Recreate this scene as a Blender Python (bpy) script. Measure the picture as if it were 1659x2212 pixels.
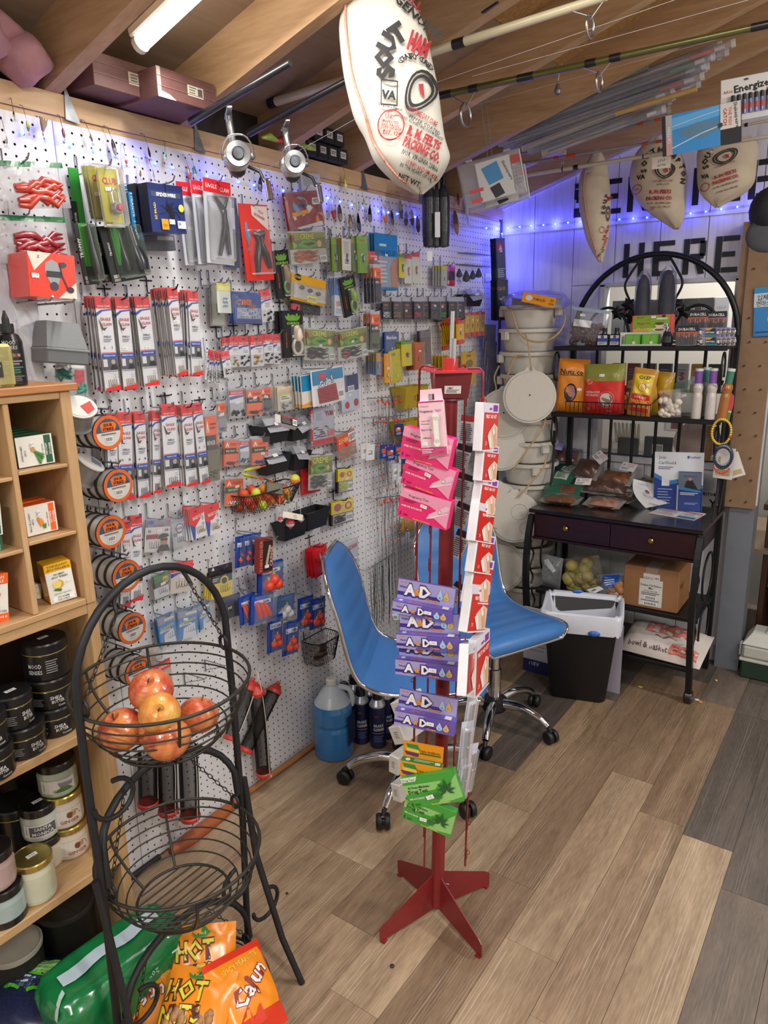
import bpy,math,random
from mathutils import Matrix,Vector,Euler
for o in list(bpy.data.objects):bpy.data.objects.remove(o)
S=bpy.context.scene;COL=S.collection;PI=math.pi
ORD='first second third fourth fifth sixth seventh eighth ninth tenth eleventh twelfth thirteenth fourteenth fifteenth sixteenth seventeenth'.split()
CAM=Vector((1.75,0,1.63));FPX=1569.16
CR=Vector((0.821205,0.5702498,-0.0209156));CD=Vector((0.1248633,-0.2153367,-0.9685243));CF=Vector((-0.5568046,0.7927454,-0.2480389))
cam=bpy.data.objects.new('camera',bpy.data.cameras.new('camera'));COL.objects.link(cam)
cam.matrix_world=Matrix(((CR.x,-CD.x,-CF.x,CAM.x),(CR.y,-CD.y,-CF.y,CAM.y),(CR.z,-CD.z,-CF.z,CAM.z),(0,0,0,1)))
cam.data.sensor_fit='VERTICAL';cam.data.sensor_height=36;cam.data.lens=FPX/2212*36;cam.data.clip_start=.02
S.camera=cam
w=bpy.data.worlds.new('World');S.world=w;w.use_nodes=True
w.node_tree.nodes['Background'].inputs[0].default_value=(.80,.86,1,1)
w.node_tree.nodes['Background'].inputs[1].default_value=.3
S.view_settings.view_transform='Standard';S.view_settings.look='None'
S.view_settings.exposure=0.03;S.view_settings.gamma=1;S.view_settings.use_curve_mapping=False
def area(name,loc,target,sx,sy,power,color):
 l=bpy.data.lights.new(name,'AREA');l.shape='RECTANGLE';l.size=sx;l.size_y=sy;l.energy=power;l.color=color
 o=bpy.data.objects.new(name,l);COL.objects.link(o);o.location=loc
 d=(Vector(target)-Vector(loc)).normalized();o.rotation_euler=d.to_track_quat('-Z','X').to_euler();return o
TUBE_POS=[((.14,1.30,2.300),(1.32,1.30,2.654)),((2.35,.35,2.62),(3.3,.35,2.36)),((2.35,2.4,2.62),(3.3,2.4,2.36)),((.6,-.9,2.33),(1.6,-.9,2.63))]
TUBE_POW=[14,38,30,44]
for(a,b),pw in zip(TUBE_POS,TUBE_POW):
 a,b=Vector(a),Vector(b);m=(a+b)/2;d=(b-a).normalized();n=d.cross(Vector((0,1,0))).normalized()
 if n.z>0:n=-n
 lo=area('tube_light',m+n*.045,m+n,1.1,.06,pw,(1,.97,.93))
 lo.rotation_euler=Matrix((d,n.cross(d)*-1,-n)).transposed().to_euler()
def ray(x,y):return CR*((x-829.5)/FPX)+CD*((y-1106)/FPX)+CF
def W(x,y,o=0.):v=ray(x,y);return CAM+v*((o-CAM.x)/v.x)
def B(x,y,Y=3.6):v=ray(x,y);return CAM+v*((Y-CAM.y)/v.y)
def Fl(x,y,z=0.):v=ray(x,y);return CAM+v*((z-CAM.z)/v.z)
def PLN(x,y,p0,n):v=ray(x,y);return CAM+v*((Vector(p0)-CAM).dot(n)/v.dot(n))
MATS={}
def lin(c):return tuple(((v/12.92)if v<=.04045 else((v+.055)/1.055)**2.4)for v in c)
def hexc(h):
 h=h.lstrip('#');h=''.join(c*2 for c in h)if len(h)==3 else h
 return lin(tuple(int(h[i:i+2],16)/255 for i in(0,2,4)))
def mat(h,r=.5,metal=0.,var=.06,scale=30.,name=None,emit=0.,trans=0.,bump=0.,alpha=1.,coat=0.,aniso=None):
 key=(h,r,metal,var,scale,emit,trans,bump,alpha,coat,aniso)
 if key in MATS:return MATS[key]
 m=bpy.data.materials.new(name or 'm'+h.strip('#'));m.use_nodes=True;nt=m.node_tree;b=nt.nodes['Principled BSDF']
 c=hexc(h);b.inputs['Base Color'].default_value=(*c,1);b.inputs['Roughness'].default_value=r;b.inputs['Metallic'].default_value=metal
 if coat:b.inputs['Coat Weight'].default_value=coat;b.inputs['Coat Roughness'].default_value=.15
 if trans:b.inputs['Transmission Weight'].default_value=trans
 if alpha<1:b.inputs['Alpha'].default_value=alpha
 if emit:b.inputs['Emission Color'].default_value=(*c,1);b.inputs['Emission Strength'].default_value=emit
 if var or bump:
  tc=nt.nodes.new('ShaderNodeTexCoord');no=nt.nodes.new('ShaderNodeTexNoise');no.inputs['Scale'].default_value=scale;no.inputs['Detail'].default_value=3
  src=tc.outputs['Object']
  if aniso:
   mp=nt.nodes.new('ShaderNodeMapping');mp.inputs['Scale'].default_value=aniso;nt.links.new(src,mp.inputs[0]);src=mp.outputs[0]
  nt.links.new(src,no.inputs['Vector'])
  mx=nt.nodes.new('ShaderNodeMix');mx.data_type='RGBA'
  mx.inputs[6].default_value=(*[max(0,v*(1-var*2))for v in c],1);mx.inputs[7].default_value=(*[min(1,v*(1+var*2))for v in c],1)
  nt.links.new(no.outputs[0],mx.inputs[0]);nt.links.new(mx.outputs[2],b.inputs['Base Color'])
  if bump:
   bp=nt.nodes.new('ShaderNodeBump');bp.inputs['Strength'].default_value=bump;bp.inputs['Distance'].default_value=.004
   nt.links.new(no.outputs[0],bp.inputs['Height']);nt.links.new(bp.outputs[0],b.inputs['Normal'])
 MATS[key]=m;return m
def film(h='#e8ebee',a=.16,r=.12,name=None):
 """clear plastic film / blister: mostly see-through with a glossy skin"""
 key=('film',h,a,r)
 if key in MATS:return MATS[key]
 m=bpy.data.materials.new(name or 'clear_film');m.use_nodes=True;nt=m.node_tree;b=nt.nodes['Principled BSDF']
 b.inputs['Base Color'].default_value=(*hexc(h),1);b.inputs['Roughness'].default_value=r
 fr=nt.nodes.new('ShaderNodeFresnel');fr.inputs[0].default_value=1.35
 no=nt.nodes.new('ShaderNodeTexNoise');no.inputs['Scale'].default_value=45;tc=nt.nodes.new('ShaderNodeTexCoord');nt.links.new(tc.outputs['Object'],no.inputs['Vector'])
 bp=nt.nodes.new('ShaderNodeBump');bp.inputs['Strength'].default_value=.5;bp.inputs['Distance'].default_value=.006
 nt.links.new(no.outputs[0],bp.inputs['Height']);nt.links.new(bp.outputs[0],b.inputs['Normal'])
 ad=nt.nodes.new('ShaderNodeMath');ad.operation='ADD';ad.use_clamp=True;ad.operation='MULTIPLY_ADD';ad.inputs[1].default_value=.7;ad.inputs[2].default_value=a*.8
 nt.links.new(fr.outputs[0],ad.inputs[0]);nt.links.new(ad.outputs[0],b.inputs['Alpha'])
 MATS[key]=m;return m
def wood(h1,h2,scale=6.,axis='X',r=.6,name='wood',bump=.15,grain=14.):
 key=('wood',h1,h2,scale,axis,r,grain)
 if key in MATS:return MATS[key]
 m=bpy.data.materials.new(name);m.use_nodes=True;nt=m.node_tree;b=nt.nodes['Principled BSDF'];b.inputs['Roughness'].default_value=r
 tc=nt.nodes.new('ShaderNodeTexCoord');mp=nt.nodes.new('ShaderNodeMapping');nt.links.new(tc.outputs['Object'],mp.inputs[0])
 s={'X':(.12,1,1),'Y':(1,.12,1),'Z':(1,1,.12)}[axis];mp.inputs['Scale'].default_value=[v*scale for v in s]
 oi=nt.nodes.new('ShaderNodeObjectInfo');va=nt.nodes.new('ShaderNodeVectorMath');va.operation='ADD'
 mu=nt.nodes.new('ShaderNodeMath');mu.operation='MULTIPLY';mu.inputs[1].default_value=37;nt.links.new(oi.outputs['Random'],mu.inputs[0])
 nt.links.new(mp.outputs[0],va.inputs[0]);nt.links.new(mu.outputs[0],va.inputs[1])
 n1=nt.nodes.new('ShaderNodeTexNoise');n1.inputs['Scale'].default_value=1.6;n1.inputs['Detail'].default_value=5;n1.inputs['Distortion'].default_value=1.2;nt.links.new(va.outputs[0],n1.inputs['Vector'])
 n2=nt.nodes.new('ShaderNodeTexNoise');n2.inputs['Scale'].default_value=grain;n2.inputs['Detail'].default_value=4;nt.links.new(va.outputs[0],n2.inputs['Vector'])
 mx=nt.nodes.new('ShaderNodeMix');mx.data_type='FLOAT';mx.inputs[0].default_value=.4;nt.links.new(n1.outputs[0],mx.inputs[2]);nt.links.new(n2.outputs[0],mx.inputs[3])
 cr=nt.nodes.new('ShaderNodeValToRGB');cr.color_ramp.elements[0].position=.3;cr.color_ramp.elements[1].position=.7
 cr.color_ramp.elements[0].color=(*hexc(h1),1);cr.color_ramp.elements[1].color=(*hexc(h2),1)
 nt.links.new(mx.outputs[0],cr.inputs[0]);nt.links.new(cr.outputs[0],b.inputs['Base Color'])
 bp=nt.nodes.new('ShaderNodeBump');bp.inputs['Strength'].default_value=bump;bp.inputs['Distance'].default_value=.002
 nt.links.new(n2.outputs[0],bp.inputs['Height']);nt.links.new(bp.outputs[0],b.inputs['Normal'])
 MATS[key]=m;return m
def satur(h,k=1.22):
 h=h.lstrip('#');c=[int(h[i:i+2],16)for i in(0,2,4)];l=.3*c[0]+.59*c[1]+.11*c[2]
 return '#%02x%02x%02x'%tuple(max(0,min(255,int(l+(v-l)*k)))for v in c)
def mm(m):
 return mat(m,.5,var=0)if isinstance(m,str)else m
TXT={}
def text_geo(s,bold=0.,res=1):
 k=(s,bold,res)
 if k in TXT:return TXT[k]
 cu=bpy.data.curves.new('t','FONT');cu.body=s;cu.size=1;cu.resolution_u=res;cu.offset=bold
 o=bpy.data.objects.new('t',cu);COL.objects.link(o)
 me=bpy.data.meshes.new_from_object(o.evaluated_get(bpy.context.evaluated_depsgraph_get()))
 vs=[(v.co.x,v.co.y)for v in me.vertices];fs=[tuple(p.vertices)for p in me.polygons]
 bpy.data.objects.remove(o);bpy.data.curves.remove(cu);bpy.data.meshes.remove(me)
 if not vs:vs=[(0,0)]
 x0=min(v[0]for v in vs);x1=max(v[0]for v in vs);y0=min(v[1]for v in vs);y1=max(v[1]for v in vs)
 TXT[k]=(vs,fs,x0,x1,y0,y1);return TXT[k]
class M:
 def __init__(s,org=None):
  s.v=[];s.f=[];s.mi=[];s.sm=[];s.mats=[];s.T=Matrix.Translation(-Vector(org))if org is not None else Matrix()
 def idx(s,m):
  m=mm(m)
  if m not in s.mats:s.mats.append(m)
  return s.mats.index(m)
 def add(s,vs,fs,m,sm=False):
  o=len(s.v);i=s.idx(m);T=s.T
  s.v+=[tuple(T@Vector(v))for v in vs]
  s.f+=[tuple(o+k for k in f)for f in fs];s.mi+=[i]*len(fs);s.sm+=[sm]*len(fs);return s
 def box(s,a,b,m,c=0.):
  x0,y0,z0=[min(a[i],b[i])for i in range(3)];x1,y1,z1=[max(a[i],b[i])for i in range(3)]
  if c:
   c=min(c,(x1-x0)*.45,(y1-y0)*.45,(z1-z0)*.45);vs=[];
   for ax in range(3):
    for X in(0,1):
     for Y in(0,1):
      for Z in(0,1):
       p=[(x0+c,x1-c)[X],(y0+c,y1-c)[Y],(z0+c,z1-c)[Z]];q=[(x0,x1)[X],(y0,y1)[Y],(z0,z1)[Z]];p[ax]=q[ax];vs.append(tuple(p))
   I=lambda ax,X,Y,Z:ax*8+X*4+Y*2+Z
   fs=[(I(0,0,0,0),I(0,0,0,1),I(0,0,1,1),I(0,0,1,0)),(I(0,1,0,0),I(0,1,1,0),I(0,1,1,1),I(0,1,0,1)),(I(1,0,0,0),I(1,1,0,0),I(1,1,0,1),I(1,0,0,1)),(I(1,0,1,0),I(1,0,1,1),I(1,1,1,1),I(1,1,1,0)),(I(2,0,0,0),I(2,0,1,0),I(2,1,1,0),I(2,1,0,0)),(I(2,0,0,1),I(2,1,0,1),I(2,1,1,1),I(2,0,1,1))]
   for u in(0,1):
    for v in(0,1):
     fs+=[(I(0,u,v,0),I(1,u,v,0),I(1,u,v,1),I(0,u,v,1)),(I(0,u,0,v),I(2,u,0,v),I(2,u,1,v),I(0,u,1,v)),(I(1,0,u,v),I(2,0,u,v),I(2,1,u,v),I(1,1,u,v))]
     for q in(0,1):fs.append((I(0,u,v,q),I(1,u,v,q),I(2,u,v,q)))
   return s.add(vs,fs,m)
  return s.add([(x0,y0,z0),(x1,y0,z0),(x1,y1,z0),(x0,y1,z0),(x0,y0,z1),(x1,y0,z1),(x1,y1,z1),(x0,y1,z1)],[(3,2,1,0),(4,5,6,7),(0,1,5,4),(1,2,6,5),(2,3,7,6),(3,0,4,7)],m)
 def quad(s,a,b,c,d,m):return s.add([a,b,c,d],[(0,1,2,3)],m)
 def tube(s,pts,r,m,n=6,closed=False,caps=True):
  pts=[Vector(p)for p in pts];N=len(pts);rs=r if isinstance(r,(list,tuple))else[r]*N
  vs=[];fs=[];up=None
  for i,p in enumerate(pts):
   a=pts[i-1]if(i or closed)else p;b=pts[(i+1)%N]if(i<N-1 or closed)else p
   t=(b-a);t=t.normalized()if t.length>1e-9 else Vector((0,0,1))
   if up is None:
    up=Vector((0,0,1))if abs(t.z)<.9 else Vector((1,0,0))
   x=up.cross(t)
   if x.length<1e-6:x=Vector((1,0,0)).cross(t)if abs(t.x)<.9 else Vector((0,1,0)).cross(t)
   x.normalize();y=t.cross(x);up=y
   for k in range(n):an=2*PI*k/n;vs.append(p+(x*math.cos(an)+y*math.sin(an))*rs[i])
  for i in range(N if closed else N-1):
   j=(i+1)%N
   for k in range(n):fs.append((i*n+k,i*n+(k+1)%n,j*n+(k+1)%n,j*n+k))
  s.add(vs,fs,m,True)
  if caps and not closed:s.add(vs[:n],[tuple(range(n))[::-1]],m);s.add(vs[-n:],[tuple(range(n))],m)
  return s
 def lathe(s,prof,m,n=24,c=(0,0,0),ax='Z',sm=True,ph=0.,sq=(1,1)):
  """prof: list of (r, z); or (r, z, material) where material applies to the band up to the next point"""
  rings=[];c=Vector(c)
  for p in prof:
   ring=[]
   for k in range(n):
    a=2*PI*k/n+ph;u,v=p[0]*math.cos(a)*sq[0],p[0]*math.sin(a)*sq[1]
    ring.append(c+Vector({'Z':(u,v,p[1]),'X':(p[1],u,v),'Y':(u,p[1],v)}[ax]))
   rings.append(ring)
  for i in range(len(prof)-1):
   mt=prof[i][2]if len(prof[i])>2 else m
   if prof[i][0]<1e-6 and prof[i+1][0]<1e-6:continue
   if prof[i][0]<1e-6:s.add([rings[i][0]]+rings[i+1],[(0,k+1,(k+1)%n+1)for k in range(n)],mt,sm)
   elif prof[i+1][0]<1e-6:s.add([rings[i+1][0]]+rings[i],[(0,(k+1)%n+1,k+1)for k in range(n)],mt,sm)
   else:s.add(rings[i]+rings[i+1],[(k,(k+1)%n,n+(k+1)%n,n+k)for k in range(n)],mt,sm)
  return s
 def sph(s,c,r,m,n=12,sc=(1,1,1),rows=None):
  rows=rows or max(4,n//2);c=Vector(c);vs=[c+Vector((0,0,-r*sc[2]))]
  for i in range(1,rows):
   a=PI*i/rows-PI/2
   for k in range(n):b=2*PI*k/n;vs.append(c+Vector((r*math.cos(a)*math.cos(b)*sc[0],r*math.cos(a)*math.sin(b)*sc[1],r*math.sin(a)*sc[2])))
  vs.append(c+Vector((0,0,r*sc[2])));L=len(vs)-1
  fs=[(0,1+(k+1)%n,1+k)for k in range(n)]
  for i in range(rows-2):
   for k in range(n):fs.append((1+i*n+k,1+i*n+(k+1)%n,1+(i+1)*n+(k+1)%n,1+(i+1)*n+k))
  fs+=[(L,1+(rows-2)*n+k,1+(rows-2)*n+(k+1)%n)for k in range(n)]
  return s.add(vs,fs,m,True)
 def prism(s,poly,z0,z1,m,side=None):
  n=len(poly);vs=[(x,y,z0)for x,y in poly]+[(x,y,z1)for x,y in poly]
  s.add(vs,[tuple(range(n,2*n))],m);s.add(vs,[tuple(range(n))[::-1]]+[(k,(k+1)%n,n+(k+1)%n,n+k)for k in range(n)],side or m);return s
 def text(s,t,x,y,h,m,z=0.,al='C',maxw=None,bold=0.01,rot=0.,res=1,st=1.):
  """flat lettering in the xy plane, centred on (x,y), h = cap height"""
  vs,fs,x0,x1,y0,y1=text_geo(t,bold,res);k=h/.73;w=(x1-x0)*k*st
  kx=k*st
  if maxw and w>maxw:kx*=maxw/w;w=maxw
  ox={'C':-w/2,'L':0,'R':-w}[al];cs,sn=math.cos(rot),math.sin(rot);out=[]
  for a,b in vs:
   u=(a-x0)*kx+ox;q=(b-.365)*k;out.append((x+u*cs-q*sn,y+u*sn+q*cs,z))
  s.add(out,fs,m);return s
 def disc(s,x,y,r,m,z=0.,n=16,sy=1.):return s.add([(x+r*math.cos(2*PI*k/n),y+r*sy*math.sin(2*PI*k/n),z)for k in range(n)],[tuple(range(n))],m)
 def ringf(s,x,y,r0,r1,m,z=0.,n=20):
  vs=[(x+r*math.cos(2*PI*k/n),y+r*math.sin(2*PI*k/n),z)for r in(r0,r1)for k in range(n)]
  return s.add(vs,[(k,n+k,n+(k+1)%n,(k+1)%n)for k in range(n)],m)
 def rect(s,x0,y0,x1,y1,m,z=0.):return s.add([(x0,y0,z),(x1,y0,z),(x1,y1,z),(x0,y1,z)],[(0,1,2,3)],m)
 def poly(s,pts,m,z=0.):return s.add([(x,y,z)for x,y in pts],[tuple(range(len(pts)))],m)
 def mesh(s,name):
  me=bpy.data.meshes.new(name);me.from_pydata(s.v,[],s.f)
  for m in s.mats:me.materials.append(m)
  me.polygons.foreach_set('material_index',s.mi);me.polygons.foreach_set('use_smooth',s.sm);me.update();return me
 def build(s,name,parent=None,loc=None):
  o=bpy.data.objects.new(name,s.mesh(name));COL.objects.link(o)
  if parent:o.parent=parent
  if loc is not None:o.location=loc
  return o
def tag(o,label=None,cat=None,group=None,kind=None):
 if label:o['label']=label
 if cat:o['category']=cat
 if group:o['group']=group
 if kind:o['kind']=kind
 return o
def thing(name,label,cat,loc=(0,0,0),group=None,mw=None):
 o=bpy.data.objects.new(name,None);COL.objects.link(o);o.empty_display_size=.05
 if mw is not None:o.matrix_world=mw
 else:o.location=loc
 return tag(o,label,cat,group)
def dup(root,mw,label=None,group=None):
 r=root.copy();COL.objects.link(r);r.matrix_world=mw
 if label:r['label']=label
 if group:r['group']=group
 for ch in root.children:
  c=ch.copy();COL.objects.link(c);c.parent=r
  for g in ch.children:d=g.copy();COL.objects.link(d);d.parent=c
 return r
def arc(c,r,a0,a1,n,u=(1,0,0),v=(0,0,1)):
 c=Vector(c);u=Vector(u);v=Vector(v)
 return[c+u*(r*math.cos(a0+(a1-a0)*i/n))+v*(r*math.sin(a0+(a1-a0)*i/n))for i in range(n+1)]
def smooth_path(pts,k=4):
 pts=[Vector(p)for p in pts];out=[]
 for i in range(len(pts)-1):
  p0=pts[max(0,i-1)];p1=pts[i];p2=pts[i+1];p3=pts[min(len(pts)-1,i+2)]
  for j in range(k):
   t=j/k;out.append(.5*((2*p1)+(p2-p0)*t+(2*p0-5*p1+4*p2-p3)*t*t+(3*p1-p0-3*p2+p3)*t**3))
 return out+[pts[-1]]
STEEL=mat('#b9bcc0',.28,1.,var=.05);CHROME=mat('#d8dade',.08,1.,var=.02);BLACKM=mat('#17181b',.45,0,var=.1);IRON=mat('#26272a',.5,.3,var=.15,bump=.1)
WHITEP=mat('#e9e9ea',.5,var=.02);CLEAR=film();CLEARB=film('#dfe6f2',.25,.1)
# == ROOM SHELL
RS=.30;RB=2.19
def struct(name,m,parent=None,loc=None,label=None):
 o=m.build(name,parent,loc)
 if not parent:o['kind']='structure'
 if label:o['label']=label
 return o
def planks_mat(h1,h2,hs,name):
 m=wood(h1,h2,9,'Y',.42,name,.12,22);nt=m.node_tree;b=nt.nodes['Principled BSDF'];va=[n for n in nt.nodes if n.type=='VECT_MATH'][0];base=b.inputs['Base Color'].links[0].from_socket
 mp=nt.nodes.new('ShaderNodeMapping');mp.inputs['Scale'].default_value=(3.2,.9,1);nt.links.new(va.outputs[0],mp.inputs[0])
 wv=nt.nodes.new('ShaderNodeTexWave');wv.inputs['Scale'].default_value=1.3;wv.inputs['Distortion'].default_value=9;wv.inputs['Detail'].default_value=3;wv.inputs['Detail Scale'].default_value=1.2;nt.links.new(mp.outputs[0],wv.inputs['Vector'])
 no=nt.nodes.new('ShaderNodeTexNoise');no.inputs['Scale'].default_value=1.1;nt.links.new(mp.outputs[0],no.inputs['Vector'])
 cr=nt.nodes.new('ShaderNodeValToRGB');cr.color_ramp.elements[0].position=.86;cr.color_ramp.elements[1].position=1.0;cr.color_ramp.elements[1].color=(.38,.38,.38,1);nt.links.new(wv.outputs[0],cr.inputs[0])
 c2=nt.nodes.new('ShaderNodeValToRGB');c2.color_ramp.elements[0].position=.45;c2.color_ramp.elements[1].position=.62;nt.links.new(no.outputs[0],c2.inputs[0])
 mu=nt.nodes.new('ShaderNodeMath');mu.operation='MULTIPLY';nt.links.new(cr.outputs[0],mu.inputs[0]);nt.links.new(c2.outputs[0],mu.inputs[1])
 mx=nt.nodes.new('ShaderNodeMix');mx.data_type='RGBA';mx.inputs[7].default_value=(*hexc(hs),1);nt.links.new(mu.outputs[0],mx.inputs[0]);nt.links.new(base,mx.inputs[6]);nt.links.new(mx.outputs[2],b.inputs['Base Color']);return m
PLIGHT=[planks_mat('#6b5641','#a88e72','#d6c8b2','light_plank'),planks_mat('#7d664f','#b79f82','#ddd0bb','pale_plank'),planks_mat('#624e3c','#957c63','#c9b9a2','tan_plank')]
PDARK=[planks_mat('#3f3833','#675c54','#9a8f85','dark_plank'),planks_mat('#52473f','#7b6d61','#a89a8c','grey_plank')]
fb=M();fb.box((-.1,-2.6,-.05),(3.7,4.6,-.006),'#3a332d');floor=struct('floor',fb)
tag(floor,'vinyl plank floor in tan oak tones with some dark planks')
rng=random.Random(4);PW=.1508;x0=.004-PW
ENDS={0:1.552,2:1.522,3:1.522,4:1.32,5:1.125,6:1.72,7:1.517,8:1.34,9:2.214,10:2.032,1:1.0,11:1.3,-1:.9}
for c in range(-1,24):
 xa=.004+c*PW;L=.914;e0=ENDS.get(c,rng.uniform(.5,1.5));y=e0-L*5
 while y<4.5:
  ya,yb=y,y+L;y+=L
  if yb<-2.5:continue
  mid=(ya+yb)/2
  dark=(c==4 and ya>1.3 and mid>2)or(c==3 and ya>2.3)or(c==8 and ya>3.1)or(c==9 and ya>2.1)or c in(10,11,12)or(c in(2,5,6)and ya>2.95)or(c==7 and ya>3.2)
  if c==4 and 1.2<ya<1.4:dark=False
  m=M();i=rng.random()
  mt=(PDARK[1]if(c==10 and mid<2)else PDARK[0 if i<.7 else 1])if dark else PLIGHT[0 if i<.5 else 1 if i<.78 else 2]
  if c==5 and .9<ya<1.3:mt=PLIGHT[1]
  m.box((-PW/2+.0006,-L/2+.0006,-.006),(PW/2-.0006,L/2-.0006,0),mt)
  m.build('plank',floor,(xa+PW/2,mid,rng.uniform(-.0004,.0002)))
wl=M();wl.box((-.10,-2.6,0),(-.03,3.7,2.14),'#5b5048');wall_left=struct('wall_left',wl,label='left wall of studs lined with white perforated hardboard')
PINE=wood('#b9946b','#d9b98f',7,'Y',.6,'pine',.1);PINEX=wood('#a98560','#cfae86',7,'X',.6,'pine_rafter',.1)
m=M();m.box((-.09,-2.6,2.14),(.002,3.62,2.19),PINE);m.box((-.09,-2.6,2.125),(-.004,3.62,2.139),PINE);struct('top_plate',m,wall_left)
PEG=mat('#e3e4e8',.38,var=.02,name='peg_white');HOLE=mat('#55504c',.9,var=0)
def pegboard(y0,y1,z0,z1,p=.0254,r=.0031,T=None,mface=PEG):
 m=M();
 if T:m.T=T
 ny=int((y1-y0)/p);nz=int((z1-z0)/p);my=(y1-y0-ny*p)/2;mz=(z1-z0-nz*p)/2;th=-.0055
 vs=[];fs=[];fd=[];oc=[(-1,-1),(0,-1),(1,-1),(1,0),(1,1),(0,1),(-1,1),(-1,0)]
 for i in range(ny):
  for j in range(nz):
   cy=y0+my+(i+.5)*p;cz=z0+mz+(j+.5)*p;b=len(vs)
   for u,v in oc:vs.append((0,cy+u*p/2,cz+v*p/2))
   for k in range(8):a=(k-3)*PI/4;vs.append((0,cy+r*math.cos(a),cz+r*math.sin(a)))
   for k in range(8):a=(k-3)*PI/4;vs.append((th,cy+r*math.cos(a),cz+r*math.sin(a)))
   for k in range(8):
    l=(k+1)%8;fs.append((b+k,b+l,b+8+l,b+8+k));fd.append((b+8+k,b+8+l,b+16+l,b+16+k))
 m.add(vs,fs,mface);m.add(vs,fd,HOLE)
 a,b_,c,d=y0+my,y1-my,z0+mz,z1-mz
 for q in((y0,z0,y1,c),(y0,d,y1,z1),(y0,c,a,d),(b_,c,y1,d)):m.quad((0,q[0],q[1]),(0,q[2],q[1]),(0,q[2],q[3]),(0,q[0],q[3]),mface)
 for p0,p1 in(((y0,z0),(y1,z0)),((y1,z0),(y1,z1)),((y1,z1),(y0,z1)),((y0,z1),(y0,z0))):m.quad((0,*p0),(th,*p0),(th,*p1),(0,*p1),mface)
 m.quad((th-.012,y0,z0),(th-.012,y1,z0),(th-.012,y1,z1),(th-.012,y0,z1),'#1c1a19')
 return m
for a,b in((.55,1.1335),(1.136,2.352),(2.3545,3.575)):pegboard(a,b,.006,2.126).build('perforated_panel',wall_left)
m=M();m.box((0,-2.6,0),(-.028,.549,2.126),PEG);m.build('plain_panel',wall_left)
m=M();m.box((-.1,-2.6,2.19),(-.085,3.66,2.36),'#2e2a28');m.build('eave_board',wall_left)
TRIMW=wood('#8a5a34','#b27a48',8,'Y',.5,'trim_wood')
m=M();m.box((-.05,3.57,0),(-.0,3.6,2.14),'#4a423c');m.build('corner_stud',wall_left)
WX0,WX1,WZ0,WZ1=.545,1.128,.98,1.80
SID=None
def siding():
 m=bpy.data.materials.new('white_siding');m.use_nodes=True;nt=m.node_tree;b=nt.nodes['Principled BSDF'];b.inputs['Roughness'].default_value=.45
 tc=nt.nodes.new('ShaderNodeTexCoord');mp=nt.nodes.new('ShaderNodeMapping');mp.inputs['Scale'].default_value=(55,55,3.2);nt.links.new(tc.outputs['Object'],mp.inputs[0])
 n=nt.nodes.new('ShaderNodeTexNoise');n.inputs['Scale'].default_value=1;n.inputs['Detail'].default_value=4;n.inputs['Distortion'].default_value=.6;nt.links.new(mp.outputs[0],n.inputs['Vector'])
 cr=nt.nodes.new('ShaderNodeValToRGB');cr.color_ramp.elements[0].position=.25;cr.color_ramp.elements[1].position=.5
 cr.color_ramp.elements[0].color=(*hexc('#c6c7cc'),1);cr.color_ramp.elements[1].color=(*hexc('#dedfe4'),1)
 nt.links.new(n.outputs[0],cr.inputs[0]);nt.links.new(cr.outputs[0],b.inputs['Base Color'])
 bp=nt.nodes.new('ShaderNodeBump');bp.inputs['Strength'].default_value=.5;bp.inputs['Distance'].default_value=.004;nt.links.new(n.outputs[0],bp.inputs['Height']);nt.links.new(bp.outputs[0],b.inputs['Normal'])
 return m
SID=siding();GRV=mat('#8f9096',.7,var=.05)
wb=M();wb.box((-.1,3.612,0),(WX0,3.66,2.25),'#77787d');wb.box((WX1,3.612,0),(1.3,3.66,2.25),'#77787d');wb.box((1.3,3.612,2.08),(3.7,3.66,2.25),'#77787d');wb.box((2.4,3.612,0),(3.7,3.66,2.08),'#77787d');wb.box((WX0,3.612,WZ1),(WX1,3.66,2.25),'#77787d');wb.box((WX0,3.612,0),(WX1,3.66,WZ0),'#77787d')
wb.add([(-.1,3.612,2.25),(3.7,3.612,2.25),(3.7,3.612,2.30),(1.8,3.612,2.9),(-.1,3.612,2.33)],[(0,1,2,3,4)],SID)
wall_back=struct('wall_back',wb,label='back wall of white grooved wood siding with black painted words')
xs=[-.03+.204*i for i in range(0,19)];
def board(x0,x1,z0,z1,y):
 m=M();m.box((x0+.0016,y,z0),(x1-.0016,3.612,z1),SID,.0015);return m.build('siding_board',wall_back)
for i in range(len(xs)-1):
 a,b=xs[i],xs[i+1]
 board(a,b,2.078,min(2.19+.3*a+.12,2.75)if a<1.8 else max(2.3,2.73-.3*(a-1.8)),3.600)
 segs=[(a,b,0,2.072)]if b<1.3 or a>2.39 else[(a,min(b,1.3),0,2.072)]if a<1.3 else[]
 if b>WX0 and a<WX1:
  segs=[(a,b,WZ1+.002,2.072),(a,b,0,WZ0-.002)]
  if a<WX0:segs.append((a,WX0-.002,WZ0,WZ1))
  if b>WX1:segs.append((WX1+.002,b,WZ0,WZ1))
  segs=[(q[0],min(q[1],1.3),q[2],q[3])for q in segs]
 for s in segs:board(s[0],s[1],s[2],s[3],3.604)
m=M();m.box((-.03,3.596,2.066),(3.6,3.604,2.079),SID);m.build('lap_strip',wall_back)
m=M()
for x0,x1,z0 in((0,1.8,2.185),):m.add([(x0-.03,3.585,z0-.009),(x1,3.585,z0+.54),(x1,3.585,z0+.575),(x0-.03,3.585,z0+.026),(x0-.03,3.6,z0-.009),(x1,3.6,z0+.54),(x1,3.6,z0+.575),(x0-.03,3.6,z0+.026)],[(0,1,2,3),(0,4,5,1),(3,2,6,7)],SID)
m.build('gable_trim',wall_back)
PAINT=mat('#1b1d24',.5,var=.12,scale=60)
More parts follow.
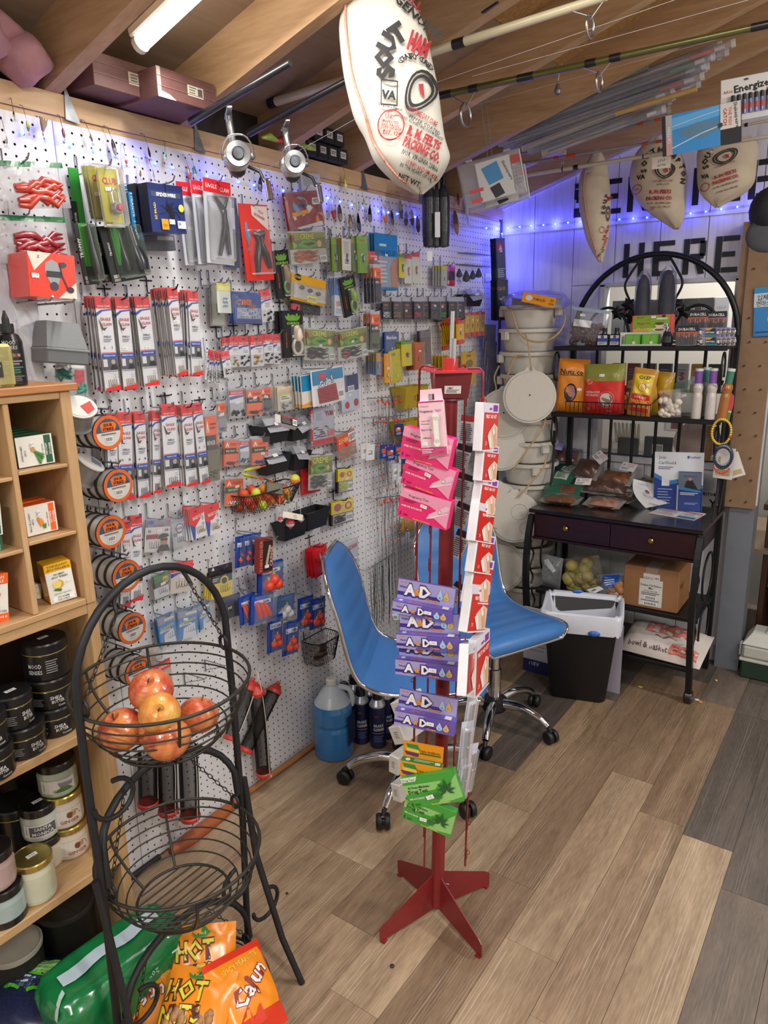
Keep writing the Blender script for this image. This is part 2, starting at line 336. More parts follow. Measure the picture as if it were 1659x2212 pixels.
def letter(ch,x,z,w,h,m):
 t=.27*w;y=3.5985
 R=lambda a,b,c,d:m.box((x+a*w,y,z+b*h),(x+c*w,3.601,z+d*h),PAINT)
 s=t/w;q=t/h*.85;g=.03
 if ch=='S':R(0,1-q,.9,1);R(0,.5+g,s,1-q-g);R(.1,.5-q/2,.9,.5+q/2);R(1-s,q+g,1,.5-q/2-g);R(.0,0,.95,q);R(0,q,s,q+.12);R(1-s,.86-q,1,1-q)
 if ch=='E':R(0,0,s,1);R(s+g,1-q,1,1);R(s+g,.5-q/2,.85,.5+q/2);R(s+g,0,1,q)
 if ch=='R':R(0,0,s,1);R(s+g,1-q,.92,1);R(1-s,.5,1,1-q*.6);R(s+g,.5-q/2,.92,.5+q/2);m.add([(x+.5*w,y,z+(.5-q/2)*h),(x+.78*w,y,z+(.5-q/2)*h),(x+w,y,z),(x+.72*w,y,z)],[(0,1,2,3)],PAINT)
 if ch=='V':m.add([(x,y,z+h),(x+s*w,y,z+h),(x+.62*w,y,z),(x+.38*w,y,z)],[(3,2,1,0)],PAINT);m.add([(x+w*(1-s),y,z+h),(x+w,y,z+h),(x+.62*w,y,z),(x+.40*w,y,z)],[(3,2,1,0)],PAINT)
 if ch=='I':R(.3,0,.3+s,1)
 if ch=='C':R(0,q,s,1-q);R(0,1-q,1,1);R(0,0,1,q);R(1-s,1-q-.12,1,1-q);R(1-s,q,1,q+.12)
 if ch=='H':R(0,0,s,1);R(1-s,0,1,1);R(s+g,.5-q/2,1-s-g,.5+q/2)
m=M()
for i,ch in enumerate('HERE'):letter(ch,.627+i*.1335,1.826,.094,.151,m)
for i,ch in enumerate('SERVICE'):letter(ch,.375+i*.127,2.115,.098,.152,m)
tag(m.build('painted_words',wall_back),'black stencilled SERVICE HERE lettering')
wf=M();ALU=mat('#9a9ea3',.4,.6,var=.05);FR=mat('#c9cacd',.5,var=.03)
for a,b in(((WX0-.02,3.585,WZ1-.012),(WX1+.01,3.66,WZ1+.008)),((WX0-.02,3.585,WZ0-.03),(WX1+.01,3.66,WZ0)),((WX0-.02,3.585,WZ0),(WX0+.006,3.66,WZ1)),((WX1-.006,3.585,WZ0),(WX1+.01,3.66,WZ1))):wf.box(a,b,FR,.002)
window_1=struct('window_1',wf,label='pass-through window behind the bakers rack with stock beyond')
m=M();m.box((WX0,3.625,WZ0),(WX1,3.629,WZ1),film('#dfe5e8',.05,.04));m.build('pane',window_1)
m=M();m.box((WX0-.3,3.66,WZ0-.42),(WX1+.25,4.3,WZ0-.40),'#6d5a48');m.box((-.1,4.5,0),(3.7,4.52,2.4),'#8d8a84');m.box((-.1,3.66,2.3),(3.7,4.5,2.32),'#a9a49a');m.box((-.1,3.66,0),(-.08,4.5,2.3),'#8d8a84')
m.box((WX0-.06,3.66,1.52),(WX1+.1,3.85,1.532),'#4a4038');m.box((WX0-.06,3.66,WZ0-.01),(WX1+.1,4.0,WZ0+.0),'#4a4038');m.build('far_shelf',window_1)
m=M();m.box((3.6,-2.6,0),(3.68,4.5,2.35),'#d2d0ca');struct('wall_right',m)
m=M();m.box((-.1,-2.68,0),(3.7,-2.6,2.9),'#d2d0ca');struct('wall_front',m)
def osb():
 m=bpy.data.materials.new('osb');m.use_nodes=True;nt=m.node_tree;b=nt.nodes['Principled BSDF'];b.inputs['Roughness'].default_value=.75
 tc=nt.nodes.new('ShaderNodeTexCoord');v=nt.nodes.new('ShaderNodeTexVoronoi');mp=nt.nodes.new('ShaderNodeMapping');mp.inputs['Scale'].default_value=(22,60,22);mp.inputs['Rotation'].default_value=(0,0,.6)
 nt.links.new(tc.outputs['Object'],mp.inputs[0]);nt.links.new(mp.outputs[0],v.inputs['Vector'])
 cr=nt.nodes.new('ShaderNodeValToRGB');cr.color_ramp.elements[0].color=(*hexc('#8c6a43'),1);cr.color_ramp.elements[1].color=(*hexc('#c79c62'),1)
 nt.links.new(v.outputs['Color'],cr.inputs[0]);nt.links.new(cr.outputs[0],b.inputs['Base Color']);return m
OSB=osb();PLY=wood('#8f7a66','#a8937b',5,'Y',.7,'plywood')
rc=M();rc.add([(-.1,-2.6,2.36),(1.8,-2.6,2.93),(1.8,3.66,2.93),(-.1,3.66,2.36)],[(0,1,2,3)],'#4b3f33');rc.add([(1.8,-2.6,2.93),(3.7,-2.6,2.36),(3.7,3.66,2.36),(1.8,3.66,2.93)],[(0,1,2,3)],PLY)
ceiling=struct('ceiling',rc,label='low sloping roof of bare pine rafters and plywood sheathing')
ys=[-2.6,-1.0,.7,1.945,3.16,3.64]
for i in range(len(ys)-1):
 for j,(xa,xb)in enumerate(((-.1,.62),(.623,1.8))):
  mt=OSB if(i==4 and j==1)or(i==3 and j==1)else PLY;m=M();z=lambda x:RB+.14+RS*x
  m.add([(xa,ys[i]+.002,z(xa)),(xb,ys[i]+.002,z(xb)),(xb,ys[i+1]-.002,z(xb)),(xa,ys[i+1]-.002,z(xa)),(xa,ys[i]+.002,z(xa)+.012),(xb,ys[i]+.002,z(xb)+.012),(xb,ys[i+1]-.002,z(xb)+.012),(xa,ys[i+1]-.002,z(xa)+.012)],[(3,2,1,0),(4,5,6,7),(0,1,5,4),(2,3,7,6),(1,2,6,5),(3,0,4,7)],mt);m.build('roof_sheet',ceiling)
def rafter(y,dz=.14,w=.04):
 m=M();z=lambda x:RB+RS*x;xa,xb=-.09,1.8
 vs=[(xa,-w/2,z(xa)),(xb,-w/2,z(xb)),(xb,w/2,z(xb)),(xa,w/2,z(xa))];vs+=[(a,b,c+dz)for a,b,c in vs]
 m.add(vs,[(3,2,1,0),(4,5,6,7),(0,1,5,4),(2,3,7,6),(1,2,6,5),(3,0,4,7)],PINEX);o=m.build('rafter',ceiling,(0,y,0));return o
TIE=mat('#9aa0a4',.35,.9,var=.15,scale=80)
for k in range(-9,7):
 y=1.145+.4055*k
 rafter(y if k<6 else 3.56)
 if 0<=k<6:
  m=M();m.add([(.004,y+.024,2.135),(.004,y+.064,2.13),(.004,y+.030,2.215),(.006,y+.024,2.135),(.006,y+.064,2.13),(.006,y+.030,2.215)],[(0,1,2),(5,4,3),(0,3,4,1),(1,4,5,2),(2,5,3,0)],TIE);m.build('hurricane_tie',ceiling)
EM=mat('#fff7ea',.4,emit=9.,var=0,name='tube_glow');CAPW=mat('#e8e4da',.5,var=.02)
for i,(a,b)in enumerate(TUBE_POS):
 a,b=Vector(a),Vector(b);d=(b-a).normalized();n=Vector((-d.z,0,d.x))
 t=thing('tube_lamp',['bright white ceiling tube lamp above the boxes on the wall plate','ceiling tube lamp on the far roof slope, out of view','ceiling tube lamp near the back wall, out of view','ceiling tube lamp behind the viewer, out of view'][i],'lamp',a)
 m=M();m.tube([d*.012,(b-a)-d*.012],.019,EM,12);m.build('glowing_tube',t)
 m=M();m.tube([d*0,d*.014],.021,CAPW,12);m.build('end_cap',t)
 m=M();m.tube([(b-a)-d*.014,b-a],.021,CAPW,12);m.build('end_cap',t)
 m=M();L=(b-a).length
 M_=Matrix((d,Vector((0,1,0)),n)).transposed().to_4x4();m.T=M_;m.box((0,-.024,.012),(L,.024,.035),CAPW,.004);m.build('housing',t)
 # == printed packs: frame from photo corners on a real plane
def frame(TL,TR,BL,X=None,Y=None,yaw=0.,Z=None,n=None):
 """yaw 0 faces +x (off the left wall), -90 faces -y (off the back wall). Returns matrix (origin = centre of front face), width, height"""
 a=math.radians(yaw);n=Vector(n).normalized()if n else Vector((math.cos(a),math.sin(a),0))
 if X is not None:A=W((TL[0]+TR[0])/2,(TL[1]+TR[1])/2,X)
 elif Y is not None:A=B((TL[0]+TR[0])/2,(TL[1]+TR[1])/2,Y)
 else:A=Fl(BL[0],BL[1],Z)
 tl,tr,bl=[PLN(p[0],p[1],A,n)for p in(TL,TR,BL)]
 r=(tr-tl);w=r.length;r.normalize();u=n.cross(r).normalized();h=(tl-bl).dot(u)
 c=(tl+tr)/2-u*h/2
 return Matrix(((r.x,u.x,n.x,c.x),(r.y,u.y,n.y,c.y),(r.z,u.z,n.z,c.z),(0,0,0,1))),w,h
class Art:
 """printing on a front face: u,v run 0..1 from the top left; layer lifts the ink a hair"""
 def __init__(s,m,w,h,z=0.,bend=None):s.m=m;s.w=w;s.h=h;s.z=z;s.k=1
 def _z(s,l):s.k+=1;return s.z+.00025*(l or s.k)
 def p(s,u,v):return((u-.5)*s.w,(.5-v)*s.h)
 def R(s,u0,v0,u1,v1,c,l=None):
  a=s.p(u0,v1);b=s.p(u1,v0);s.m.rect(a[0],a[1],b[0],b[1],c,s._z(l));return s
 def P(s,pts,c,l=None):s.m.poly([s.p(*q)for q in pts],c,s._z(l));return s
 def D(s,u,v,r,c,l=None,sy=1.,n=16):q=s.p(u,v);s.m.disc(q[0],q[1],r*s.w,c,s._z(l),n,sy);return s
 def O(s,u,v,r0,r1,c,l=None,n=20):q=s.p(u,v);s.m.ringf(q[0],q[1],r0*s.w,r1*s.w,c,s._z(l),n);return s
 def T(s,t,u,v,h,c,mw=.9,al='C',rot=0.,b=.012,l=None,st=1.):q=s.p(u,v);s.m.text(t,q[0],q[1],h*s.h,c,s._z(l),al,mw*s.w if mw else None,b,rot,1,st);return s
 def L(s,pts,wd,c,l=None):
  z=s._z(l)
  for a,b in zip(pts[:-1],pts[1:]):
   A=Vector((*s.p(*a),0));Bq=Vector((*s.p(*b),0));d=(Bq-A)
   if d.length<1e-7:continue
   n=Vector((-d.y,d.x,0)).normalized()*wd*s.w/2;e=d.normalized()*wd*s.w*.3
   s.m.add([(*(A-e+n).xy,z),(*(A-e-n).xy,z),(*(Bq+e-n).xy,z),(*(Bq+e+n).xy,z)],[(0,1,2,3)],c)
  return s
 def lines(s,u0,v0,u1,v1,n,c,fill=.45,rag=.25,seed=1):
  r=random.Random(seed);dv=(v1-v0)/n;l=s._z(None)
  for i in range(n):
   a=s.p(u0,v0+dv*(i+fill));b=s.p(u1-(u1-u0)*rag*r.random(),v0+dv*i);s.m.rect(a[0],a[1],b[0],b[1],c,l)
  return s
 def bar(s,u0,v0,u1,v1,c='#15161a',seed=3):
  s.R(u0,v0,u1,v1,'#f2f2f2');r=random.Random(seed);l=s._z(None);u=u0+(u1-u0)*.1
  while u<u1-(u1-u0)*.12:
   d=(u1-u0)*r.choice((.02,.03,.05));a=s.p(u,v0+(v1-v0)*.82);b=s.p(u+d,v0+(v1-v0)*.15);s.m.rect(a[0],a[1],b[0],b[1],c,l);u+=d*2
  return s
 def price(s,u,v,w=.2,h=.06,t='$ 3.79',rot=0.):
  q=s.p(u,v);z=s._z(None);cw,ch=w*s.w/2,h*s.h/2;cs,sn=math.cos(rot),math.sin(rot)
  s.m.poly([(q[0]+a*cw*cs-b*ch*sn,q[1]+a*cw*sn+b*ch*cs)for a,b in((-1,-1),(1,-1),(1,1),(-1,1))],'#f4f4f2',z)
  s.m.text(t,q[0],q[1],ch*.8,'#3a3a3e',z+.0002,'C',cw*1.7,.0,rot);return s
SHEEN=mat('#cfd2d8',.25,var=0)
def gl(h,r=.28):
 if isinstance(h,str):h=satur(h)
 return mat(h,r,var=.03,scale=40,coat=.3)
def box_pack(name,label,cat,fr,depth,side,art=None,front=None,parent=None,group=None,bevel=.0015,prints='printed_front'):
 mw,w,h=fr;m=M();m.box((-w/2,-h/2,-depth),(w/2,h/2,0),side,bevel)
 o=m.build(name);o.matrix_world=mw;tag(o,label,cat,group)
 if art or front:
  a=M();A=Art(a,w,h)
  if front:A.R(.006,.006,.994,.994,front)
  if art:art(A)
  a.build(prints,o)
 return o
 # == soft goods helper
class Pillow:
 def __init__(s,w,h,t,k=2.2,crimp=.012,seed=0,wr=.12):s.w,s.h,s.t,s.k,s.c,s.seed,s.wr=w,h,t,k,crimp,seed,wr
 def zf(s,x,y):
  a=min(1,abs(2*x/s.w));b=min(1,abs(2*y/max(.001,s.h-2*s.c)))
  q=(max(0,1-a**s.k)*max(0,1-b**s.k))**.5
  n=math.sin(x*90+s.seed)*math.cos(y*70+s.seed*2)+math.sin((x+y)*130+s.seed*3)*.6
  return s.t*.5*q*(1+s.wr*n)+.0006
 def mesh(s,m,front,back=None,nx=12,ny=12,sm=True):
  cols=front if callable(front)else(lambda u,v:front)
  for side in(1,-1):
   vs=[];g={}
   for j in range(ny+1):
    for i in range(nx+1):
     x=(i/nx-.5)*s.w;y=(.5-j/ny)*s.h;vs.append((x,y,s.zf(x,y)*side if 0<i<nx and 0<j<ny else 0))
   for j in range(ny):
    for i in range(nx):
     a=j*(nx+1)+i;f=(a,a+nx+1,a+nx+2,a+1);f=f if side>0 else f[::-1]
     c=cols((i+.5)/nx,(j+.5)/ny)if(side>0 or back is None)else back;g.setdefault(c,[]).append(f)
   for c,fs in g.items():m.add(vs,fs,c,sm)
  return m
 def drape(s,a,lift=.0008):
  """lay printed shapes over the bulge, cutting big quads small first"""
  nv=[];nf=[];nm=[]
  for f,mi in zip(a.f,a.mi):
   ps=[Vector(a.v[i])for i in f]
   if len(f)==4 and max((ps[0]-ps[2]).length,(ps[1]-ps[3]).length)>.012:
    nx=max(1,int((ps[1]-ps[0]).length/.009));ny=max(1,int((ps[3]-ps[0]).length/.009));o=len(nv)
    for j in range(ny+1):
     for i in range(nx+1):
      p=ps[0].lerp(ps[1],i/nx);q=ps[3].lerp(ps[2],i/nx);nv.append(p.lerp(q,j/ny))
    for j in range(ny):
     for i in range(nx):k=o+j*(nx+1)+i;nf.append((k,k+1,k+nx+2,k+nx+1));nm.append(mi)
   else:o=len(nv);nv+=ps;nf.append(tuple(range(o,o+len(ps))));nm.append(mi)
  a.v=[(p.x,p.y,p.z+s.zf(p.x,p.y)+lift)for p in nv];a.f=nf;a.mi=nm;a.sm=[False]*len(nf);return a
def bag(name,label,cat,fr,t,front,art=None,back=None,group=None,seed=1,nx=12,ny=12,k=2.2,fill=None,wr=.12,prints='printed_front',parent=None):
 mw,w,h=fr;P=Pillow(w,h,t,k,seed=seed,wr=wr);m=M();P.mesh(m,front,back,nx,ny);o=m.build(name,parent);o.matrix_world=mw;tag(o,label,cat,group)
 if art:a=M();art(Art(a,w,h));P.drape(a);a.build(prints,o)
 if fill:f=M();fill(f,w,h,t);fo=f.build('contents',o);fo['kind']='stuff'
 return o
 # == BOOKCASE on the left wall (two stacked units)
LAM=wood('#b08a5e','#cfab7e',10,'Y',.5,'laminate',.05);LAMZ=wood('#b08a5e','#cfab7e',10,'Z',.5,'laminate_upright',.05);INN=wood('#7d6040','#94744f',10,'Z',.6,'laminate_back_shaded',.05);TOPW=wood('#a5683c','#c08852',10,'Y',.45,'top_plank',.05)  # back laminate darkened in colour to carry the shade inside the cubbies
XF=.30;Y0=.30;Y1=.905
cub=thing('cubby_shelf','light wood cubby shelf holding soap boxes, standing on the bookcase','shelf',(XF/2,(Y0+Y1)/2,1.03));O=cub.location
def part(nm,par,a,b,mt,c=.0015,org=None):m=M(org or O);m.box(a,b,mt,c);return m.build(nm,par)
part('side_panel',cub,(.012,Y1-.024,1.03),(XF,Y1,1.51),LAMZ);part('back_panel',cub,(.006,Y0,1.03),(.012,Y1,1.51),INN)
part('top_rail',cub,(.012,Y0,1.495),(XF,Y1-.025,1.51),LAM);part('top_board',cub,(.0,Y0,1.511),(XF+.012,Y1+.012,1.526),TOPW)
part('bottom_board',cub,(.012,Y0,1.03),(XF,Y1-.025,1.045),LAM)
for y in(.757,.627,.497):part('divider',cub,(.012,y,1.046),(XF-.002,y+.012,1.494),LAMZ)
for ya,yb,zs in((.7695,Y1-.0245,(1.348,1.197)),(.6395,.7565,(1.340,1.187)),(.5095,.6265,(1.340,1.187))):
 for z in zs:part('shelf_board',cub,(.012,ya,z),(XF-.003,yb,z+.008),LAM)
bk=thing('bookcase','light wood bookcase with body butter tubs and candles on its shelves','bookcase',(XF/2,(Y0+Y1)/2,0));O=bk.location
part('side_panel',bk,(.006,Y1-.022,0),(XF-.004,Y1+.002,1.028),LAMZ);part('back_panel',bk,(.002,Y0,0),(.006,Y1,1.028),mat('#3b2f26',.8));part('top_board',bk,(.006,Y0,1.006),(XF-.004,Y1-.0225,1.028),LAM)  # back panel's dark brown paints in the shade of the bookcase interior
part('shelf_board',bk,(.006,Y0,.705),(XF,Y1-.0225,.728),LAM);part('shelf_board',bk,(.006,Y0,.338),(XF,Y1-.0225,.361),LAM)
WH=gl('#ecebe6');GRN=gl('#2f5d44');ORA=gl('#e2703a');YEL=gl('#e3b43a')
def soap(main,veg,fruit):
 def f(a):
  a.R(.01,.01,.99,.99,WH);a.R(.76,.04,.94,.96,main)
  a.T('AFRICAN',.80,.5,.07,'#f0efe8',.8,rot=-PI/2);a.T('MIRACLE',.90,.5,.07,'#f0efe8',.8,rot=-PI/2);a.T('naturally essential',.70,.55,.05,'#555',.7,rot=-PI/2);a.T(veg,.13,.55,.06,'#4c5a4c',.8,rot=-PI/2);a.T('SOAP',.22,.55,.06,'#4c5a4c',.5,rot=-PI/2)
  fruit(a);a.price(.42,.28,.1,.16,'$3.79',.15)
 return f
def lemongrass(a):
 a.P([(.36,.40),(.46,.36),(.50,.50),(.40,.55)],'#c99a63');
 for k in range(5):a.P([(.44,.52),(.50,.50),(.62+.03*k,.95-.07*k),(.56+.03*k,.96-.07*k)],['#3f7a3b','#5b9a4a','#376d35'][k%3])
def carrot(a):
 for k in range(4):a.P([(.50+.02*k,.66),(.40+.05*k,.40+.04*k),(.34+.07*k,.46),(.44+.03*k,.76)],['#e58a2e','#f09a3c'][k%2])
 a.P([(.5,.70),(.62,.66),(.6,.84),(.52,.82)],'#4d8a3a')
def shea(a):a.D(.45,.45,.13,'#e8c84a');a.D(.62,.42,.12,'#c9643a');a.P([(.4,.5),(.65,.48),(.7,.7),(.42,.74)],'#efe6d0');a.D(.38,.62,.06,'#46361f')
def cucumber(a):a.D(.6,.42,.15,'#9fbf6a');a.D(.6,.42,.11,'#d3e3ab');a.D(.4,.5,.1,'#e2873a');a.P([(.3,.6),(.55,.6),(.55,.72),(.3,.72)],'#6f9a50')
for k in range(5):
 fr=frame((35,953),(115,941),(47,1019),X=.272-k*.031,yaw=-3)
 z=1.3565
 fr[0].translation.z=z+fr[2]/2+.0015;fr[0].translation.y=.8255-.002*k
 box_pack('soap_box','white and green lemongrass soap box at the front of the top cubby row' if k==0 else 'lemongrass soap box lined up behind the front one in the top cubby','soap box',fr,.029,GRN,soap(GRN,'LEMONGRASS',lemongrass)if k==0 else None,group='lemongrass soap boxes')
for k in range(2):
 fr=frame((51.5,1101),(119,1086),(60,1166),X=.262-k*.036,yaw=-2);fr[0].translation.z=1.2055+fr[2]/2+.0015;fr[0].translation.y=.823
 box_pack('soap_box','white and orange carrot butter soap box in the middle right cubby' if k==0 else 'carrot butter soap box behind the front carrot one','soap box',fr,.034,ORA,soap(ORA,'CARROT BUTTER',carrot)if k==0 else None,group='carrot soap boxes')
def lemon(a):
 a.R(.01,.01,.99,.99,WH);a.R(0,0,1,.2,YEL);a.T('LIGHTENING',.5,.06,.06,'#5c4a12',.8,rot=PI);a.T('PURIFYING SOAP',.5,.14,.06,'#5c4a12',.85,rot=PI);a.T('LEMON',.5,.28,.055,'#4c5a4c',.5,rot=PI);a.T('HERBAL SOAP',.5,.35,.055,'#4c5a4c',.6,rot=PI)
 a.D(.42,.53,.18,'#d8a93a');a.D(.36,.52,.15,'#f0d667');a.O(.36,.52,.13,.15,'#f6efc8');a.P([(.25,.62),(.5,.66),(.45,.72),(.2,.66)],'#3f7a3b');a.price(.72,.5,.2,.06,'$4.79',.1);a.R(.1,.83,.9,.95,'#f6f5f0');a.T('AFRICAN',.5,.92,.05,'#3a5140',.7,rot=PI);a.T('MIRACLE',.5,.855,.05,'#3a5140',.7,rot=PI);a.T('naturally essential',.5,.77,.04,'#777',.7,rot=PI)
fr=frame((92,1222),(150,1206),(110,1305),X=.275,yaw=-14);fr[0].translation.z=1.0465+fr[2]/2
box_pack('soap_box','upright yellow and white lemon herbal soap box standing upside down','soap box',fr,.048,YEL,lemon)
fr=frame((76,1265),(90,1262),(80,1297),X=.215,yaw=0);fr[0].translation.z=1.0465+fr[2]/2
box_pack('soap_box','small lemon soap box half hidden at the left behind the yellow one','soap box',fr,.04,WH,lambda a:(a.D(.5,.6,.3,'#e9d37a'),a.R(.05,.1,.9,.25,'#d9d6cc')))
fr=frame((-55,1098),(12,1088),(-47,1170),X=.278,yaw=0);fr[0].translation.z=1.232+fr[2]/2;fr[0].translation.y=.700
box_pack('soap_box','white cucumber butter soap box at the left edge on a green box','soap box',fr,.034,GRN,soap(GRN,'CUCUMBER BUTTER',cucumber))
fr[0].translation.z=1.211;f2=(fr[0].copy(),fr[1],.033);f2[0].translation.x=.268
box_pack('soap_box','green soap box lying under the cucumber soap at the left edge','soap box',f2,.05,GRN,lambda a:(a.T('NOURISHING',.5,.3,.3,'#e8e8e0',.7),a.T('MIRACLE',.6,.7,.3,'#e8e8e0',.6)))
fr=frame((-40,1252),(28,1240),(-30,1358),X=.272,yaw=4);fr[0].translation.z=1.0465+fr[2]/2;fr[0].translation.y=.690
box_pack('soap_box','white and orange shea butter soap box in the bottom left cubby','soap box',fr,.034,ORA,lambda a:(a.R(.01,.01,.99,.99,WH),a.R(0,0,1,.22,ORA),a.R(0,.82,1,1,ORA),a.T('AFRICAN',.6,.07,.06,'#f2efe6',.6),a.T('MIRACLE',.6,.15,.06,'#f2efe6',.6),shea(a),a.T('SHEA BUTTER',.6,.77,.05,'#777',.7),a.T('NOURISHING &',.55,.88,.05,'#f2efe6',.8)))
def px_base(px,py,z,r):p=Fl(px,py,z);d=Vector((p.x-CAM.x,p.y-CAM.y,0)).normalized();return Vector((p.x,p.y,z))+d*r*.85
BLK=mat('#141416',.3,var=.05,coat=.4);BLKM=mat('#1c1c1e',.55,var=.05)
p=px_base(32,834,1.5265,.026);t=thing('dropper_bottle','black serum bottle with a pointed dropper cap on the cubby top','bottle',p)
m=M();m.lathe([(0,0),(.025,0),(.026,.004),(.026,.088),(.020,.102),(.013,.106),(.013,.11)],BLK,24);m.build('body',t)
m=M();m.lathe([(.014,.108),(.014,.124),(.0,.124)],BLKM,20);m.lathe([(.0075,.124),(.007,.134),(.003,.146),(.0022,.15),(0,.15)],BLKM,14);m.build('dropper_cap',t)
def wrap_label(parent,r,z0,h,az,wd,art,name='label',bulge=.0006):
 """flat Art bent round a cylinder; az = direction the label centre faces, wd = arc width in metres"""
 m=M();art(Art(m,wd,h));sub=Pillow(10,10,0,2,wr=0);sub.zf=lambda x,y:0;z_=[v[2]for v in m.v];sub.drape(m,0);out=[]
 for x,y,z in m.v:a=az+x/r;rr=r+bulge+z;out.append((math.cos(a)*rr,math.sin(a)*rr,z0+h/2+y))
 m.v=out;return m.build(name,parent)
CAZ=lambda p:math.atan2(CAM.y-p.y,CAM.x-p.x)
wrap_label(t,.026,.006,.09,CAZ(p)+.1,.05,lambda a:(a.T('MOOD',.45,.1,.09,'#b9b9b9',.5),a.T('SENSES',.45,.21,.08,'#b9b9b9',.6),a.T('SERUM',.62,.38,.08,'#c98f6a',.4),a.lines(.1,.5,.9,.62,2,'#9a9a9a'),a.lines(.1,.64,.9,.8,3,'#2f8a63'),a.lines(.15,.84,.9,.97,3,'#777')))
p=px_base(-6,838,1.5265,.026);t=thing('oil_bottle','square pale yellow oil bottle at the left edge beside the serum','bottle',p)
m=M();m.box((-.028,-.028,0),(.028,.028,.085),film('#d8cf8a',.55,.1),.006);m.build('glass_body',t);m=M();m.lathe([(.012,.085),(.012,.11),(0,.11)],BLK,16);m.build('cap',t);wrap_label(t,.0285,.02,.03,CAZ(p),.03,lambda a:(a.R(0,0,1,1,'#2a2a28'),a.lines(.1,.2,.9,.9,3,'#c9c9b0')))
GOLD=mat('#c9b86a',.25,.9,var=.05)
def tub(p,r,h,label,art=None,sticker=False,rot=0.,lidh=.024,group=None):
 t=thing('cosmetic_tub',label,'tub',p,group);b=h-lidh
 m=M();m.lathe([(0,0),(r*.93,0),(r*.97,.004),(r*.97,b-.003),(r*.93,b)],BLK,28);m.build('body',t)
 m=M();m.lathe([(r*.94,b),(r,b+.001),(r,h-.004),(r*.96,h),(0,h)],mat('#19191b',.32,var=.04),28);m.build('lid',t)
 m=M();m.lathe([(r*.95,b-.001),(r*.985,b-.001),(r*.985,b+.0012),(r*.95,b+.0012)],mat('#b9a84e',.4),28);m.build('gold_seal',t)
 if art:wrap_label(t,r*.97,.004,b-.01,CAZ(p)+rot,r*1.7,art)
 if sticker:m=M();m.rect(-.012,-.006,.012,.006,'#e4e4e4',h+.0006);m.text('7.99',0,0,.006,'#444',h+.0009);o=m.build('price_sticker',t);o.rotation_euler.z=CAZ(p)+PI/2+.5
 return t
def lab_mood(a):a.T('MOOD',.28,.35,.2,'#cfcfcf',.35);a.T('SENSES',.28,.62,.18,'#cfcfcf',.36);a.lines(.56,.15,.86,.75,6,'#9a9a9a',.4,.2)
def lab_shea(a):a.T('SHEA',.70,.3,.22,'#e3e3e0',.3,rot=-.05);a.T('BUTTER',.74,.55,.2,'#e3e3e0',.32);a.T('Coconut',.85,.82,.14,'#d8d8d8',.25);a.lines(.1,.3,.4,.8,5,'#8a8a8a')
p=px_base(124,1592,.7285,.05)
for k,(h,a,s)in enumerate(((.070,lab_shea,0),(.072,lab_shea,0),(.088,lab_mood,1))):
 tub(p+Vector((0,0,[0,.0705,.143][k])),.05,h,['bottom black shea butter tub of the tall stack at the right of the shelf','middle black shea butter tub of the tall stack on the right','top black tub with silver lettering on the tall right stack'][k],a,s,-.15)
p=px_base(56,1640,.7285,.05);tub(p,.05,.072,'low black shea butter tub under another, middle of the shelf',lab_shea,rot=.2);tub(p+Vector((.0,-.01,.0725)),.042,.078,'black tub with gold rim and price sticker, second from the right',lab_shea,True,rot=.3)
p=px_base(-14,1692,.7285,.05);tub(p,.05,.07,'lower black tub cut off by the left edge',lab_shea);tub(p+Vector((0,0,.0705)),.046,.075,'upper black tub cut off by the left edge',lab_shea)
for i,(x,y)in enumerate(((.12,.70),(.10,.585))):tub(Vector((x,y,.7285)),.05,.08,'dark tub standing at the back of the butter shelf',group='dark tubs at the back of the butter shelf')
def jar(p,r,h,wax,lid,label,art=None,sticker=False,rot=0.,flip=False,name='candle_jar'):
 t=thing(name,label,'candle',p);GL=mat(wax,.22,var=.05,coat=.8);lh=.016 if lid=='gold' else .02;b=h-lh
 m=M();m.lathe([(0,.002),(r*.86,0),(r*.97,.006),(r,.014),(r,b-.016),(r*.95,b-.006),(r*.92,b)],GL,32);m.build('jar_body',t)
 LM=GOLD if lid=='gold' else BLK;m=M();m.lathe([(r*.93,b),(r*.99,b),(r*.99,h-.003),(r*.95,h),(r*.9,h-.0015),(0,h-.0015)],LM,32);m.build('lid',t)
 if art:wrap_label(t,r,.016,b-.034,CAZ(p)+rot,r*1.75,art)
 if sticker:m=M();m.rect(-.012,-.006,.012,.006,'#e6e6e6',h+.0003);m.text('9.99',0,0,.006,'#444',h+.0006);o=m.build('price_sticker',t);o.rotation_euler.z=CAZ(p)+PI/2+.4
 return t
def lab_c(t1,t2,col,pic):
 def f(a):
  a.R(0,0,1,1,'#d9d5cd');a.T('Handmade',.09,.5,.08,'#444',.7,rot=PI/2);pic(a)
  if t1:a.T(t1,.6,.3 if t2 else .80,.26 if t2 else .24,col,.7);
  if t2:a.T(t2,.6,.68,.26,col,.7)
 return f
p=px_base(157,1856,.3615,.046);bark=lambda a:(a.P([(.35,.7),(.55,.2),(.7,.1),(.85,.2),(.95,.6)],'#a0673d'),a.D(.62,.4,.1,'#7b4425'),a.P([(.7,.2),(.82,.15),(.78,.5),(.66,.55)],'#c08a5a'))
jar(p,.046,.088,'#d8cbbd','gold','lower cream ginger candle jar in the right stack',lab_c('GINGER',None,'#a04a2c',bark),rot=.15)
jar(p+Vector((-.003,-.002,.0885)),.046,.088,'#d6cbc0','gold','middle cream ginger candle jar in the right stack',lab_c('GINGER',None,'#a04a2c',bark),rot=.05)
